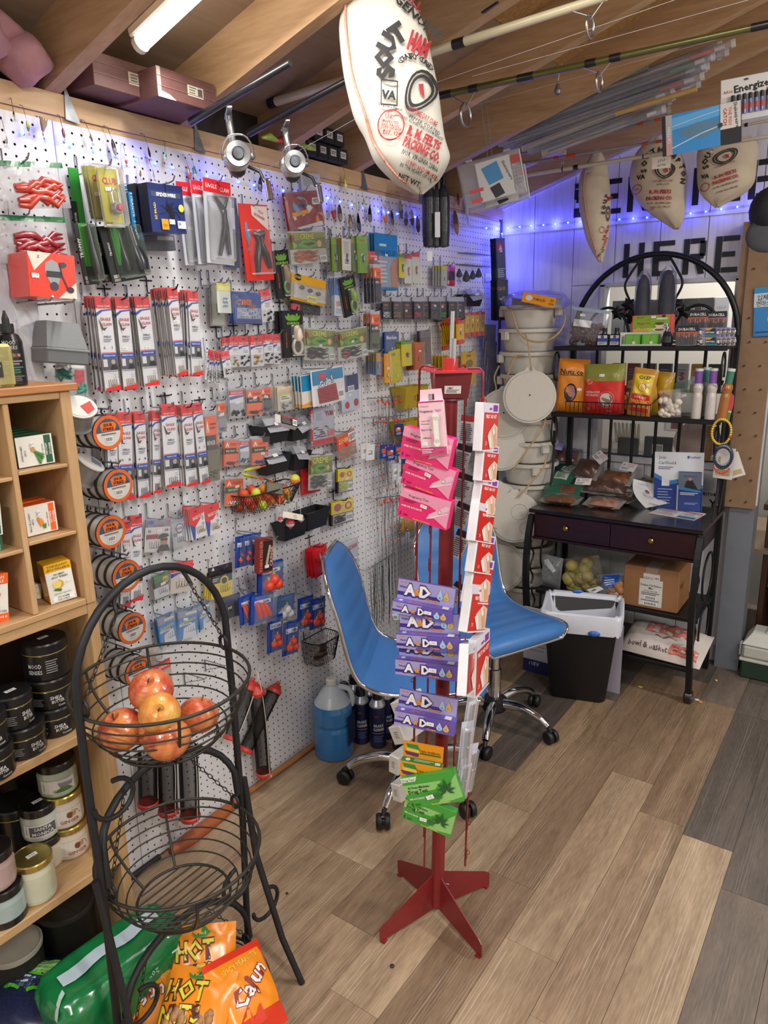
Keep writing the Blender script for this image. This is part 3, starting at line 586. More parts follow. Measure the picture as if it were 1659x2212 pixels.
jar(p+Vector((-.006,-.004,.177)),.046,.088,'#a9b8a2','black','pale green candle jar on top of the ginger jars',lab_c('GREENS',None,'#5a5a55',lambda a:(a.P([(.5,.2),(.95,.3),(.9,.6),(.55,.55)],'#8a8494'),a.P([(.4,.95),(.6,.5),(.8,.6),(.95,.95)],'#4f8a3c'))),rot=-.05)
p=px_base(104,1882,.3615,.043);jar(p,.043,.085,'#cabfae','black','candle jar under the Santa Monica one',None);jar(p+Vector((0,0,.0855)),.043,.088,'#b9c2b7','black','candle jar with black lid and grey Santa Monica label',lab_c('SANTA','MONICA','#e8e6e0',lambda a:a.R(.2,.12,1,.88,'#55585f')),True,rot=-.1)
p=px_base(86,1955,.3615,.044);jar(p,.044,.108,'#c5c5ae','gold','front cream candle jar with a gold lid and white sticker',None,True)
p=px_base(18,2002,.3615,.044);t=jar(p,.044,.09,'#9fb0ae','black','pale blue candle jar set upside down under the pink one',None);m=M();m.lathe([(.0445,.0),(.045,.001),(.045,.016),(.0445,.017)],BLK,28);m.build('black_band',t)
jar(p+Vector((-.004,-.006,.0905)),.043,.092,'#b59a97','black','dusty pink candle jar with black lid at the left edge',None,True)
p=px_base(28,1846,.3615,.046);jar(p,.045,.13,'#c9c19a','black','tall yellowish candle jar with black lid behind the pink one',None,True)
for i,(x,y,z)in enumerate(((.10,.74,.3615),(.08,.64,.3615))):tub(Vector((x,y,z)),.05,.16,'tall dark container at the back of the candle shelf',group='dark containers behind the candles')
p=px_base(70,2125,0,.07)
for i,(q,r,h)in enumerate(((Vector((.16,.66,0)),.062,.19),(Vector((.15,.80,0)),.07,.2))):
 t=thing('storage_tin',['dark round tin with a pale lid behind the green pack','dark round tin in the shadow under the candle shelf'][i],'tin',q);m=M();m.lathe([(0,0),(r,0),(r,h-.01),(r*.98,h-.004)],mat('#22221f',.5),28);m.build('body',t)
 m=M();m.lathe([(r*1.0,h-.006),(r*1.03,h-.006),(r*1.03,h+.004),(r*.97,h+.006),(r*.94,h+.003),(0,h+.003)],mat('#a9a496' if i==0 else '#3a352e',.5),28);m.build('lid',t)
DG=mat('#14743f',.18,var=.12,scale=25,bump=.35,coat=.5);DG2=mat('#0f5a31',.22,var=.1,scale=25,bump=.3,coat=.4)
c=Vector((.40,.775,.115));mw=Matrix.Translation(c)@Matrix.Rotation(math.radians(-8),4,'Z')@Matrix.Rotation(math.radians(4),4,'X')
m=M();vs=[];fs=[];NU,NV=40,24
def sup(a,e):c_=math.cos(a);return math.copysign(abs(c_)**e,c_)
def sus(a,e):c_=math.sin(a);return math.copysign(abs(c_)**e,c_)
for j in range(NV+1):
 b=-PI/2+PI*j/NV
 for i in range(NU):
  a=2*PI*i/NU;rr=1+.018*math.sin(7*a+3*b)+.012*math.sin(13*b+4*a)
  vs.append((.088*sup(b,.35)*sup(a,.45)*rr,.165*sus(b,.38)*rr,.112*sup(b,.35)*sus(a,.42)*rr))
for j in range(NV):
 for i in range(NU):fs.append((j*NU+i,j*NU+(i+1)%NU,(j+1)*NU+(i+1)%NU,(j+1)*NU+i))
m.add(vs,fs,DG,True);o=m.build('diaper_pack');o.matrix_world=mw;tag(o,'shiny green plastic pack of diapers on the floor beside the basket stand','pack')
m=M();
for k in range(10):
 y0,y1=-.12+.024*k,-.12+.024*(k+1);wv=.006*math.sin(k*1.2)
 m.add([(-.02+wv*.6,y0,.1165),(.016+wv,y0,.1165),(.016+.006*math.sin((k+1)*1.2),y1,.1168),(-.02+.0036*math.sin((k+1)*1.2),y1,.1168)],[(0,1,2,3)],gl('#b9c9d2'))
for k in range(6):a0,a1=k/6,(k+1)/6;f=lambda a:((.02+.04*a,-.125-.045*math.sin(a*PI/2),.116-.13*a*a));p0,p1=f(a0),f(a1);m.add([p0,p1,(p1[0]+.014,p1[1],p1[2]),(p0[0]+.014,p0[1],p0[2])],[(0,1,2,3)],gl('#b9cfc4'))
m.build('white_stripe',o)
m=M();m.T=Matrix.Translation((.0935,.05,.06))@Matrix.Rotation(PI/2,4,'Y')@Matrix.Rotation(PI/2,4,'Z');m.text('L',.06,0,.035,'#dfe9e2',.0,rot=PI);m.text('20"',.0,0,.014,'#b9d5c4',.0,rot=PI);m.build('size_print',o)
fr=frame((-60,2110),(110,2160),(-90,2260),Z=.06,n=(.45,-.15,.88))
def blu(u,v):return gl('#3f8a35')if v<.5 and u>.1 else gl('#1d2747')
o=bag('pet_food_bag','dark blue glittery bag with a bright green label at the bottom left corner','bag',(Matrix.Translation(Fl(48,2165,.09))@Matrix.Rotation(math.radians(30),4,'Z')@Matrix.Rotation(math.radians(12),4,'X'),.30,.22),.10,mat('#1d2747',.2,var=.3,scale=200,coat=.5),lambda a:(a.R(.12,.06,.8,.5,gl('#63b53c')),a.R(.2,.12,.7,.3,gl('#a9c79c')),a.lines(.22,.14,.68,.28,3,'#5c8f4c'),a.R(.3,.33,.66,.46,'#22305a'),a.lines(.33,.35,.62,.44,2,'#c9d2e6')),seed=3)
# == three-tier wire basket stand with apples and nut bags
WIRE=mat('#3a3832',.45,.5,var=.2,scale=60);SX=.55;SY0,SY1,SYC=.68,1.068,.874
st=thing('basket_stand','black wrought iron stand with three hanging wire baskets','basket stand',(SX,SYC,0));O=st.location
def tb(name,pts,r,n=8,par=None,m=None,closed=False):q=M(O);q.tube(pts,r,m or IRON,n,closed);return q.build(name,par or st)
hw=(SY1-SY0)/2
tb('arch_frame',[(SX-.02,SY0,0),(SX,SY0,.45),(SX,SY0,.80),(SX,SY0+.004,.965)]+[(SX,SYC-hw*math.cos(a)*.99,.955+.205*math.sin(a))for a in[PI*k/18 for k in range(1,18)]]+[(SX,SY1-.004,.965),(SX,SY1,.80),(SX,SY1,.45),(SX-.02,SY1,0)],.0084,10)
for z0,zt,dx in((.59,.70,-.05),(.165,.275,-.04)):
 pts=[(SX+.004,SY0+.012,z0-.06),(SX,SY0+.014,z0)]+[(SX+dx*math.sin(a),SYC-(hw-.016)*math.cos(a),z0+(zt-z0)*math.sin(a))for a in[PI*k/14 for k in range(1,14)]]+[(SX,SY1-.014,z0),(SX+.004,SY1-.012,z0-.06)]
 tb('support_arch',pts,.0085,8)
for s,y in((-1,SY0),(1,SY1)):tb('front_leg',[(SX+.002,y-.012*s*-1,.56),(SX+.03,y+.008*s,.35),(SX+.09,y+.02*s,.12),(SX+.14,y+.03*s,.0)],.0082,8)
def scroll(c,r,sgn,z):return[(c[0],c[1]+sgn*(r*.1),z-.03)]+[(c[0],c[1]+sgn*(r+r*math.cos(PI-k*PI*1.45/12))*1.0,z+r*math.sin(PI-k*PI*1.45/12)*-1*-1)for k in range(13)]
for z,y,sg in((.72,SY0,1),(.20,SY0,1),(.30,SY1,-1),(.17,SY1,1)):
 q=[(SX+.012,y+sg*(.045-.045*math.cos(t)*1.0),z-.0+.04*math.sin(-t))for t in[k*PI*1.5/14 for k in range(15)]]
 tb('scroll_hook',q,.0055,7)
def basket(zr,rim,depth,x0):
 c=Vector((x0,SYC,zr));bt=rim*.58;par=M(O);par.tube([c+Vector((rim*math.cos(a),rim*math.sin(a),0))for a in[2*PI*k/48 for k in range(48)]],.0038,WIRE,8,True);b=par.build('basket',st)
 for k in range(1,6):
  t=k/6;r=rim-(rim-bt)*t**1.7;z=-depth*t;q=M(O);q.tube([c+Vector((r*math.cos(a),r*math.sin(a),z))for a in[2*PI*j/44 for j in range(44)]],.0019,WIRE,6,True);q.build('wire_ring',b)
 q=M(O);q.tube([c+Vector((bt*math.cos(a),bt*math.sin(a),-depth))for a in[2*PI*j/40 for j in range(40)]],.0034,WIRE,6,True);q.build('bottom_ring',b)
 for a in(.35,PI-.5,PI+.35,-.5):
  q=M(O);q.tube([c+Vector(((rim-(rim-bt)*t**1.7)*math.cos(a),(rim-(rim-bt)*t**1.7)*math.sin(a),-depth*t))for t in[j/10 for j in range(11)]],.0034,WIRE,6);q.build('rib',b)
 for j in range(-4,5):
  x=bt*j/5;L=math.sqrt(bt*bt-x*x);q=M(O);q.tube([c+Vector((x,-L,-depth)),c+Vector((x,L,-depth))],.0019,WIRE,6);q.build('bottom_wire',b)
 for s in(-1,1):
  q=M(O);q.tube([c+Vector((0,s*(rim-.006),0))+Vector((.012*math.cos(a),0,.016+.016*math.sin(a)))for a in[2*PI*j/12 for j in range(12)]],.004,IRON,6,True);q.build('eye',b)
 return c,b
def chain(p0,p1,par,sag=.0,lw=.0075,ll=.017):
 p0,p1=Vector(p0),Vector(p1);L=(p1-p0).length;n=max(3,int(L/(ll*.8)));d=(p1-p0).normalized();s=d.cross(Vector((1,0,0))).normalized();t=d.cross(s)
 for i in range(n):
  f=(i+.5)/n;c=p0.lerp(p1,f)+Vector((0,0,-sag*4*f*(1-f)));a=s if i%2 else t
  q=M(O);q.tube([c+d*(ll*.5*math.cos(k*PI/4))+a*(lw*.5*math.sin(k*PI/4))for k in range(8)],.0012,WIRE,5,True);q.build('chain_link',par)
BAS=[]
for zr,rim,dp in((.915,.185,.137),(.495,.180,.13),(.085,.18,.075)):BAS.append(basket(zr,rim,dp,SX))
for s in(-1,1):
 a=Vector((SX,SYC+s*.085,1.125));tb('chain_hook',[(SX,SYC+s*.075,1.145),(SX,SYC+s*.09,1.12),(SX+.012,SYC+s*.093,1.10),(SX+.02,SYC+s*.085,1.105)],.0045,6)
 for par,A,Bq in((BAS[0][1],(SX+.01,SYC+s*.092,1.10),(SX,SYC+s*.178,.945)),(BAS[1][1],(SX-.05,SYC+s*.09,.66),(SX,SYC+s*.172,.525)),(BAS[2][1],(SX-.04,SYC+s*.09,.245),(SX,SYC+s*.172,.115))):chain(A,Bq,par)
def apple_mat(a,b,name):
 m=bpy.data.materials.new(name);m.use_nodes=True;nt=m.node_tree;bs=nt.nodes['Principled BSDF'];bs.inputs['Roughness'].default_value=.3;bs.inputs['Coat Weight'].default_value=.3
 tc=nt.nodes.new('ShaderNodeTexCoord');mp=nt.nodes.new('ShaderNodeMapping');mp.inputs['Scale'].default_value=(60,60,9);nt.links.new(tc.outputs['Object'],mp.inputs[0])
 n=nt.nodes.new('ShaderNodeTexNoise');n.inputs['Scale'].default_value=1;n.inputs['Detail'].default_value=4;nt.links.new(mp.outputs[0],n.inputs['Vector'])
 n2=nt.nodes.new('ShaderNodeTexNoise');n2.inputs['Scale'].default_value=14;nt.links.new(tc.outputs['Object'],n2.inputs['Vector'])
 mx=nt.nodes.new('ShaderNodeMix');mx.data_type='FLOAT';mx.inputs[0].default_value=.6;nt.links.new(n.outputs[0],mx.inputs[2]);nt.links.new(n2.outputs[0],mx.inputs[3])
 cr=nt.nodes.new('ShaderNodeValToRGB');cr.color_ramp.elements[0].position=.40;cr.color_ramp.elements[1].position=.60;cr.color_ramp.elements[0].color=(*hexc(a),1);cr.color_ramp.elements[1].color=(*hexc(b),1)
 nt.links.new(mx.outputs[0],cr.inputs[0]);nt.links.new(cr.outputs[0],bs.inputs['Base Color']);return m
AP=[apple_mat('#b5402f','#d98a4e','apple_red'),apple_mat('#cf7a35','#dcab52','apple_yellow')]
def apple(px,py,z,r,label,tilt=(0,0,0),y=False):
 p=None;v=ray(px,py);p=CAM+v*((z-CAM.z)/v.z)
 t=thing('apple',label,'apple',p);t.rotation_euler=tilt
 prof=[(0,-r*.80)]+[(r*(math.cos(b)*(1+.05*math.sin(b))),r*.88*math.sin(b)+(-.13*r*math.cos(b*3)*0))for b in[-1.25+2.5*k/12 for k in range(13)]]+[(r*.12,r*.72),(0,r*.66)]
 m=M();m.lathe(prof,AP[1 if y else 0],26);m.build('skin',t);m=M();m.tube([(0,0,r*.64),(.002,.001,r*.85),(.005,.002,r*1.0)],[.0016,.0013,.002],mat('#5a3f22',.7),6);m.build('stalk',t);return t
ZB=.915-.125
apple(327,1492,ZB+.115,.046,'red and yellow apple at the back, on top of the apple pile',(.5,.2,.3));apple(345,1541,ZB+.105,.041,'yellow apple in the middle of the basket pile',(.9,-.2,1),True)
apple(429,1545,ZB+.056,.042,'red apple at the right side of the basket',(.2,.3,2));apple(262,1577,ZB+.055,.046,'red apple at the left side of the basket',(.3,-.3,.6));apple(361,1597,ZB+.052,.047,'rosy apple at the front of the basket',(-.3,.2,1.4));apple(330,1578,ZB+.045,.038,'small red apple mostly hidden under the others',(0,.4,2.5))
HN=gl('#e09134');HNR=gl('#c8402a');
def nutfill(f,w,h,t):
 r=random.Random(5)
 for k in range(46):f.sph((r.uniform(-.3,.3)*w,r.uniform(-.42,.05)*h,t*.36+r.uniform(0,.006)),.010,'#a97c50',7,(1,r.uniform(1,1.6),.8),5)
def hot(a):
 a.T('HOT',.36,.26,.20,'#5a2318',.62,b=.09,rot=.05);a.T('HOT',.36,.26,.20,'#d9d13a',.6,b=.03,rot=.05);a.T('NUTS',.36,.50,.17,'#5a2318',.6,b=.09,rot=.1);a.T('NUTS',.36,.50,.17,'#d9d13a',.58,b=.03,rot=.1);a.D(.45,.08,.14,'#3f8a45',sy=.6);a.T('Hills',.45,.08,.05,'#e8e070',.3)
def cajun(a):a.T('Cajun',.5,.42,.20,'#8a2f22',.72,b=.06,rot=.5);a.T('Cajun',.5,.42,.20,'#e9e4e6',.70,b=.02,rot=.5);a.T('SPICY PEANUTS',.5,.16,.06,'#e9c34a',.7,rot=.1);a.P([(.2,.75),(.35,.62),(.4,.78),(.55,.66),(.6,.85),(.2,.9)],'#d9412a')
def ccol(u,v):return HNR if v>.78 or v<.06 or u>.94 else HN
def nb(c,rz,rx,ry,w,h):return(Matrix.Translation(c)@Matrix.Rotation(rz,4,'Z')@Matrix.Rotation(rx,4,'X')@Matrix.Rotation(ry,4,'Y'),w,h)
q=lambda x,y,z:Fl(x,y,z)
bag('nut_bag','orange hot nuts bag with yellow letters standing at the back of the low basket','snack bag',nb(q(440,2098,.135),.70,.85,.1,.15,.2),.055,HN,hot,seed=2,fill=nutfill)
bag('nut_bag','orange spicy peanut bag with red top at the right of the low basket','snack bag',nb(q(530,2148,.125),1.25,.70,.35,.17,.19),.06,ccol,cajun,seed=5)
bag('nut_bag','hot nuts bag lying in front, cut off by the bottom edge','snack bag',nb(q(415,2200,.14),.45,.5,0,.16,.2),.06,HN,hot,seed=7,fill=nutfill)
bag('nut_bag','red and orange peanut bag at the left of the low basket','snack bag',nb(q(325,2165,.10),.3,.6,-.35,.15,.17),.055,ccol,cajun,seed=9)
# == red spinner rack with hanging packs
RED=mat('#7e1f22',.42,var=.08,scale=50,coat=.15);REDB=mat('#b8262a',.4,var=.05,coat=.2)
base=Vector((.860,1.487,0));tilt=Matrix.Rotation(math.atan2(.042,1.53),4,'Y');RKM=Matrix.Translation(base)@tilt
rk=thing('spinner_rack','red metal spinner rack on a four-bladed foot in the middle of the floor','display rack',mw=RKM)
def rp(name,m,par=None):return m.build(name,par or rk)
m=M();m.tube([(0,0,.03),(0,0,1.50)],.0185,RED,14);rp('pole',m)
for k,(dx,dy)in enumerate(((-.074,-.176),(.172,-.067),(.075,.174),(-.174,.067))):
 d=Vector((dx,dy,0)).normalized();n=Vector((-d.y,d.x,0))*.0016;L=.192
 pr=[(.008,.0),(.008,.125),(.02,.128),(L-.012,.052),(L,.042),(L,.004),(L-.02,.004),(.03,.035),(.02,.0)]
 pr=[(.004,.022),(.004,.135),(.014,.135),(L-.014,.056),(L,.046),(L,.006),(L-.016,.006)]
 m=M();m.T=Matrix.Rotation(-math.atan2(.042,1.53),4,'Y');N=len(pr);vs=[d*a+n+Vector((0,0,z))for a,z in pr]+[d*a-n+Vector((0,0,z))for a,z in pr]
 m.add(vs,[tuple(range(N)),tuple(range(2*N-1,N-1,-1))]+[(i,i+N,(i+1)%N+N,(i+1)%N)for i in range(N)],RED);leg=rp('foot_blade',m)
 m=M();m.T=Matrix.Rotation(-math.atan2(.042,1.53),4,'Y');q=d*(L-.012);m.box((q.x-.007,q.y-.007,0),(q.x+.007,q.y+.007,.006),RED);m.build('foot_tab',leg)
m=M();m.tube([(-.022,-.01,.105),(.03,.012,.105)],.004,STEEL,6);rp('bolt',m)
CRH=Vector((.8214,.5704,0));CFH=Vector((-.5704,.8214,0));PV=[CRH*-.068+CFH*.042,CRH*-.042-CFH*.068,CRH*.068-CFH*.042,CRH*.042+CFH*.068]
m=M();o4=[PV[0],PV[1],PV[2],PV[3]];m.prism([(v.x,v.y)for v in o4][::1],1.526,1.530,REDB);rp('top_plate',m)
m=M();m.lathe([(.017,1.53),(.017,1.556),(.006,1.557)],REDB,18);rp('collar',m)
m=M();m.tube([(0,0,1.5),(.002,0,1.66)],.005,CHROME,10);rp('chrome_post',m)
m=M();m.tube([(.011,-.006,1.52),(.013,-.006,1.60)],.004,CHROME,8);rp('chrome_post',m)
m=M();m.T=Matrix.Rotation(math.radians(-52),4,'Z');w0,w1=.043,.037
m.add([(-w1,-w1,1.468),(w1,-w1,1.468),(w1,w1,1.468),(-w1,w1,1.468),(-w0,-w0,1.526),(w0,-w0,1.526),(w0,w0,1.526),(-w0,w0,1.526)],[(3,2,1,0),(4,5,6,7),(0,1,5,4),(1,2,6,5),(2,3,7,6),(3,0,4,7)],mat('#6b1a1f',.45,var=.05));hb=rp('bearing_box',m)
m=M();m.lathe([(0,1.462),(.034,1.462),(.036,1.466),(.033,1.468)],STEEL,20);m.build('bearing_ring',hb)
m=M();m.T=Matrix.Rotation(math.radians(38),4,'Z')@Matrix.Translation((.0,-.041,1.488))@Matrix.Rotation(PI/2+.1,4,'X');a=Art(m,.038,.018);a.R(0,0,1,1,'#d8d6d2');a.T('SMV',.35,.3,.3,'#222',.5);a.lines(.1,.5,.9,.95,3,'#444');m.build('maker_sticker',hb)
WEND=[.30,.22,.20,.32]
for k,v in enumerate(PV):
 q=M();u=v.normalized();q.tube([v*.55+Vector((0,0,1.534)),v*.92+Vector((0,0,1.536)),v*1.02+Vector((0,0,1.528)),v*1.03+Vector((0,0,1.50)),v*1.03+Vector((0,0,WEND[k]))],.0028,RED,6);wr=rp('hanging_wire',q)
 z=1.46
 while z>WEND[k]+.03:
  q=M();c=v*1.03;s=Vector((-u.y,u.x,0));ob=Matrix((s,u,Vector((0,0,1)))).transposed().to_4x4();q.T=Matrix.Translation(c+Vector((0,0,z)))@ob
  q.box((-.004,.002,-.024),(.004,.0035,.010),RED,.0008);q.tube([(.0,.003,.008),(.003,.009,.004),(.003,.010,-.004),(0,.004,-.006)],.0011,RED,5);q.build('clip',wr);z-=.0935
PK=gl('#d62b72');PKL=gl('#e9a3bd');PKP=gl('#f2d3dc')
def preg(a):
 a.P([(0,0),(1,0),(1,.62),(.6,.35),(0,.30)],PKL);a.T('Pregnancy Test',.37,.20,.085,'#3b1f2c',.66,b=.01);a.T('VeriQuick',.16,.07,.05,'#f7e8ee',.28);a.lines(.08,.36,.34,.46,2,'#7b1440');a.T('OVER 99% ACCURATE',.26,.58,.06,'#f7eef2',.42,b=.03);a.T('1',.06,.86,.13,'#2a0d18',.1);a.T('TEST',.17,.88,.06,'#2a0d18',.12);a.T('Results in 3 minutes',.50,.93,.055,'#e8c34a',.36,b=.02)
 a.P([(.62,.62),(1,.1),(1,.95)],PKL);a.P([(.58,.80),(.62,.64),(.92,.20),(.98,.22),(.99,.3),(.72,.72)],'#eec1d1');a.L([(.60,.78),(.97,.44)],.012,'#faf3f6');a.D(.82,.45,.055,'#f6dbe4',sy=.8);a.O(.82,.45,.03,.04,'#b04a72');
def pb(nm,label,TL,TR,BL,Y,yaw,dep,side,art,cat='package',**k):return box_pack(nm,label,cat,frame(TL,TR,BL,Y=Y,yaw=yaw),dep,side,art,**k)
def pfull(a):a.R(0,0,1,1,PK);preg(a)
def ppr(a):pfull(a);a.price(.5,.42,.13,.11,'$5.79',-.1)
yw=-82
o=pb('pregnancy_test_box','top pink test box, behind the white and pink hanging one',(874,920),(981,949),(857,985),1.372,yw,.024,PK,pfull)
o=pb('pregnancy_test_box','middle of the three pink test boxes on the red rack',(880,980),(986,1018),(860,1041),1.378,yw,.024,PK,ppr)
o=pb('pregnancy_test_box','lowest of the three pink test boxes on the red rack',(868,1052),(976,1084),(858,1113),1.372,yw,.024,PK,ppr)
def ptw(a):
 a.R(0,0,1,.03,'#cf2f6f');a.R(0,.85,1,1,'#d04a7f');a.P([(.0,.3),(1,.2),(1,.85),(0,.85)],PKP);a.D(.25,.55,.2,'#f0bfcf');a.D(.45,.7,.2,'#efb6c9');a.D(.7,.4,.18,'#f3cfda');a.T('VeriQuick',.25,.09,.03,'#d24e86',.4);a.T('Pregnancy',.32,.18,.045,'#3a2a33',.52);a.T('TEST',.78,.18,.04,'#d0457f',.28);a.T('Over 99%',.25,.36,.03,'#a03a68',.36);a.T('Accurate',.24,.41,.03,'#3a2a33',.34);a.T('Easy-to-Use',.28,.52,.03,'#3a2a33',.42);a.T('3 Minutes',.27,.67,.03,'#3a2a33',.36)
 a.D(.72,.28,.13,'#eff2ea',60,1.2);a.D(.70,.76,.13,'#eff2ea',60,1.1);a.R(.61,.28,.80,.76,'#eff2ea',60);a.D(.70,.70,.02,'#c9cfc4',61);a.D(.71,.52,.012,'#c9cfc4',61);a.price(.16,.78,.24,.06,'1.9');a.lines(.05,.88,.5,.97,3,'#f5dbe5');a.T('1 TEST',.8,.94,.025,'#5a1030',.25)
o=pb('pregnancy_test_box','white and pink test box with a clear test stick hanging topmost',(902,868),(957,864),(894,985),1.352,-72,.014,PKP,ptw)
m=M();f=frame((902,868),(957,864),(894,985),Y=1.352,yaw=-72);w,h=f[1],f[2];m.T=Matrix.Translation((0,h/2,-.013))
for q in(((-w*.46,0),(-w*.12,.0),(-w*.12,.024),(-w*.42,.024)),((w*.12,0),(w*.46,0),(w*.42,.024),(w*.12,.024)),((-w*.12,.014),(w*.12,.014),(w*.12,.024),(-w*.12,.024))):m.prism(list(q),0,.0012,PKP)
m.build('hang_tab',o)
VI=gl('#6a5aa6');VID=gl('#3c2f7c');VIL=gl('#a9a3cf')
def ad_front(a,big=False):
 a.R(0,0,1,1,VI);a.P([(0,0),(.5,0),(.3,1),(0,1)],VIL)if not big else a.R(0,0,1,1,VIL)
 a.R(0,.62,.75,.82,VID);a.T('Naturally',.10,.12,.07,'#e3833a',.14,b=.03);a.T('Vitamin',.11,.36,.11,'#2c2470',.22,b=.02)
 a.T('A',.22,.46,.6,'#3b2f78',.22,b=.11);a.T('D',.49,.46,.6,'#3b2f78',.22,b=.11);a.T('A',.22,.45,.56,'#f4f4f2',.2,b=.045);a.T('&',.355,.52,.36,'#e59a2c',.12,b=.04);a.T('D',.49,.45,.56,'#f4f4f2',.2,b=.045);a.T('Cream',.62,.80,.17,'#e59a2c',.30,b=.03)
 a.P([(.70,.55),(.75,.15),(.80,.55)],'#a9d0e8');a.D(.75,.58,.05,'#a9d0e8',sy=.9);a.P([(.81,.55),(.86,.18),(.91,.55)],'#d9b56a');a.D(.86,.58,.05,'#d9b56a',sy=.9);a.T('A',.75,.58,.13,'#5f86b8',.1);a.T('D',.86,.58,.13,'#a8843c',.1)
def ad(label,fr_,card=None,price=True,Y=1.368,yaw=-72):
 f=frame(*fr_,Y=Y,yaw=yaw);o=box_pack('cream_box',label,'package',f,.026,VI,lambda a:(ad_front(a),a.price(.60,.40,.12,.28,'1.59',.0)if price else 0))
 w,h=f[1],f[2];m=M();m.box((-w/2+.002,h/2-.002,-.0262),(w/2-.002,h/2+.052,-.0252),VI);cd=m.build('header_card',o)
 m=M();m.T=Matrix.Translation((0,h/2+.025,-.0250));A=Art(m,w-.006,.05);ad_front(A,True);m.build('header_print',cd)
 m=M();m.T=Matrix.Translation((0,h/2+.0004,-.013))@Matrix.Rotation(-PI/2,4,'X');A=Art(m,w-.004,.024);A.R(0,0,1,1,VI);A.D(.1,.5,.035,'#c9d9e0');A.T('Compare to',.36,.35,.2,'#e3833a',.25);A.T('A&D ointment',.36,.68,.2,'#e3833a',.3);A.R(.82,.2,.93,.85,'#e9e9ee');m.build('top_print',o);return o
ad('top purple cream box with its full header card showing',((849,1298),(978,1323),(849,1323)));ad('second purple cream box, its header tucked under the top one',((856,1370),(991,1380),(859,1399)),Y=1.36);ad('third purple cream box from the top',((854,1424),(991,1441),(858,1456)),Y=1.36);ad('lowest purple cream box, with header card showing, above the yellow box',((853,1535),(984,1562),(854,1564)))
OR=gl('#dd9a26')
def tri(a):a.R(0,0,1,1,OR);a.P([(.05,.1),(.35,.1),(.42,.42),(.1,.35)],'#2f8a45');a.P([(.05,.4),(.4,.45),(.4,.62),(.1,.6)],'#e3cf55');a.P([(.02,.6),(.4,.68),(.38,.92),(.08,.85)],'#6a2f6a');a.T('Triple Antibiotic',.66,.45,.15,'#7a4a16',.56,b=.02);a.R(.42,.58,.95,.68,'#2d6f3c')
f=frame((865,1643),(955,1660),(866,1674),Y=1.366,yaw=-70);o=box_pack('ointment_box','yellow triple antibiotic box above the green test boxes','package',f,.022,OR,lambda a:(tri(a),a.price(.55,.88,.22,.25,'2.39')))
w,h=f[1],f[2];m=M();m.box((-w/2+.002,h/2-.002,-.0222),(w/2-.002,h/2+.046,-.0212),OR);cd=m.build('header_card',o);m=M();m.T=Matrix.Translation((0,h/2+.023,-.021));tri(Art(m,w-.006,.042));m.build('header_print',cd)
m=M();m.T=Matrix.Translation((0,h/2+.0004,-.011))@Matrix.Rotation(-PI/2,4,'X');A=Art(m,w-.003,.02);A.R(0,0,1,1,'#2f8a45');A.D(.15,.5,.06,'#dfe9e0');A.lines(.3,.25,.8,.75,2,'#cfe3c9');A.R(.82,.25,.95,.8,'#e9e9e9');m.build('top_print',o)
GR=gl('#4f9c46');GRL=gl('#9acb85')
def leafp(a,cx,cy,s,c):
 for k in range(7):
  an=math.radians(-150+k*50)*.82-PI/2;L=s*(1.05-.12*abs(k-3));ax,ay=math.cos(an),math.sin(an);px,py=-ay,ax;wd=s*.13
  a.P([(cx,cy),(cx+ax*L*.45+px*wd,cy+(ay*L*.45+py*wd)*1.6),(cx+ax*L,cy+ay*L*1.6),(cx+ax*L*.45-px*wd,cy+(ay*L*.45-py*wd)*1.6)],c)
def drug(a):
 a.R(0,0,1,1,GR);a.P([(0,.25),(.72,.25),(.55,.5),(0,.55)],GRL);a.P([(.5,1),(1,.1),(1,.85)],GRL);a.P([(0,0),(.3,0),(.25,.15),(0,.15)],'#e3efe0');a.T('Drug Test',.13,.08,.09,'#3b7a3a',.22);a.T('At Home Marijuana',.27,.34,.085,'#1d3a20',.40);a.T('Drug Test',.24,.47,.12,'#16301a',.36,b=.02);a.T('98% ACCURATE',.18,.70,.06,'#e9f3e6',.28,b=.03);a.T('1',.06,.88,.14,'#10240f',.08);a.T('TEST',.16,.90,.06,'#10240f',.12);a.T('Results in 5 minutes',.58,.93,.06,'#e3d54a',.34,b=.02);leafp(a,.76,.55,.22,'#2c5f33');leafp(a,.58,.72,.12,'#3c7a3c');a.price(.43,.68,.14,.13,'1.99',.15)
pb('drug_test_box','upper green leaf-printed test box on the red rack',(865,1682),(981,1664),(869,1749),1.36,-70,.02,GR,drug);pb('drug_test_box','lowest green leaf-printed test box, hanging crooked',(879,1712),(986,1756),(866,1765),1.365,-76,.02,GR,drug)
FA=gl('#c53a34');WB=gl('#e6e6ea')
def fak(a):
 a.R(0,0,1,.2,'#ded9ea');a.R(.05,.2,1,.97,FA);a.R(.62,.04,.92,.17,'#8a3a9a');a.T('care',.45,.11,.07,'#8a3a9a',.3,b=.03);a.T('FIRST AID KIT',.5,.28,.075,'#f3e9e6',.84,b=.03);a.P([(.35,.62),(.7,.42),(.95,.5),(.98,.95),(.5,.95)],'#e6c6b2');a.P([(.3,.68),(.45,.6),(.62,.92),(.5,.95)],'#efebe6');a.P([(.62,.55),(.8,.48),(.95,.88),(.8,.93)],'#d9a680');a.P([(.55,.5),(.66,.46),(.78,.62),(.66,.68)],'#efe4d8');a.T('21',.2,.83,.08,'#f0dcd8',.15);a.R(0,.97,1,1,'#e9e9ea')
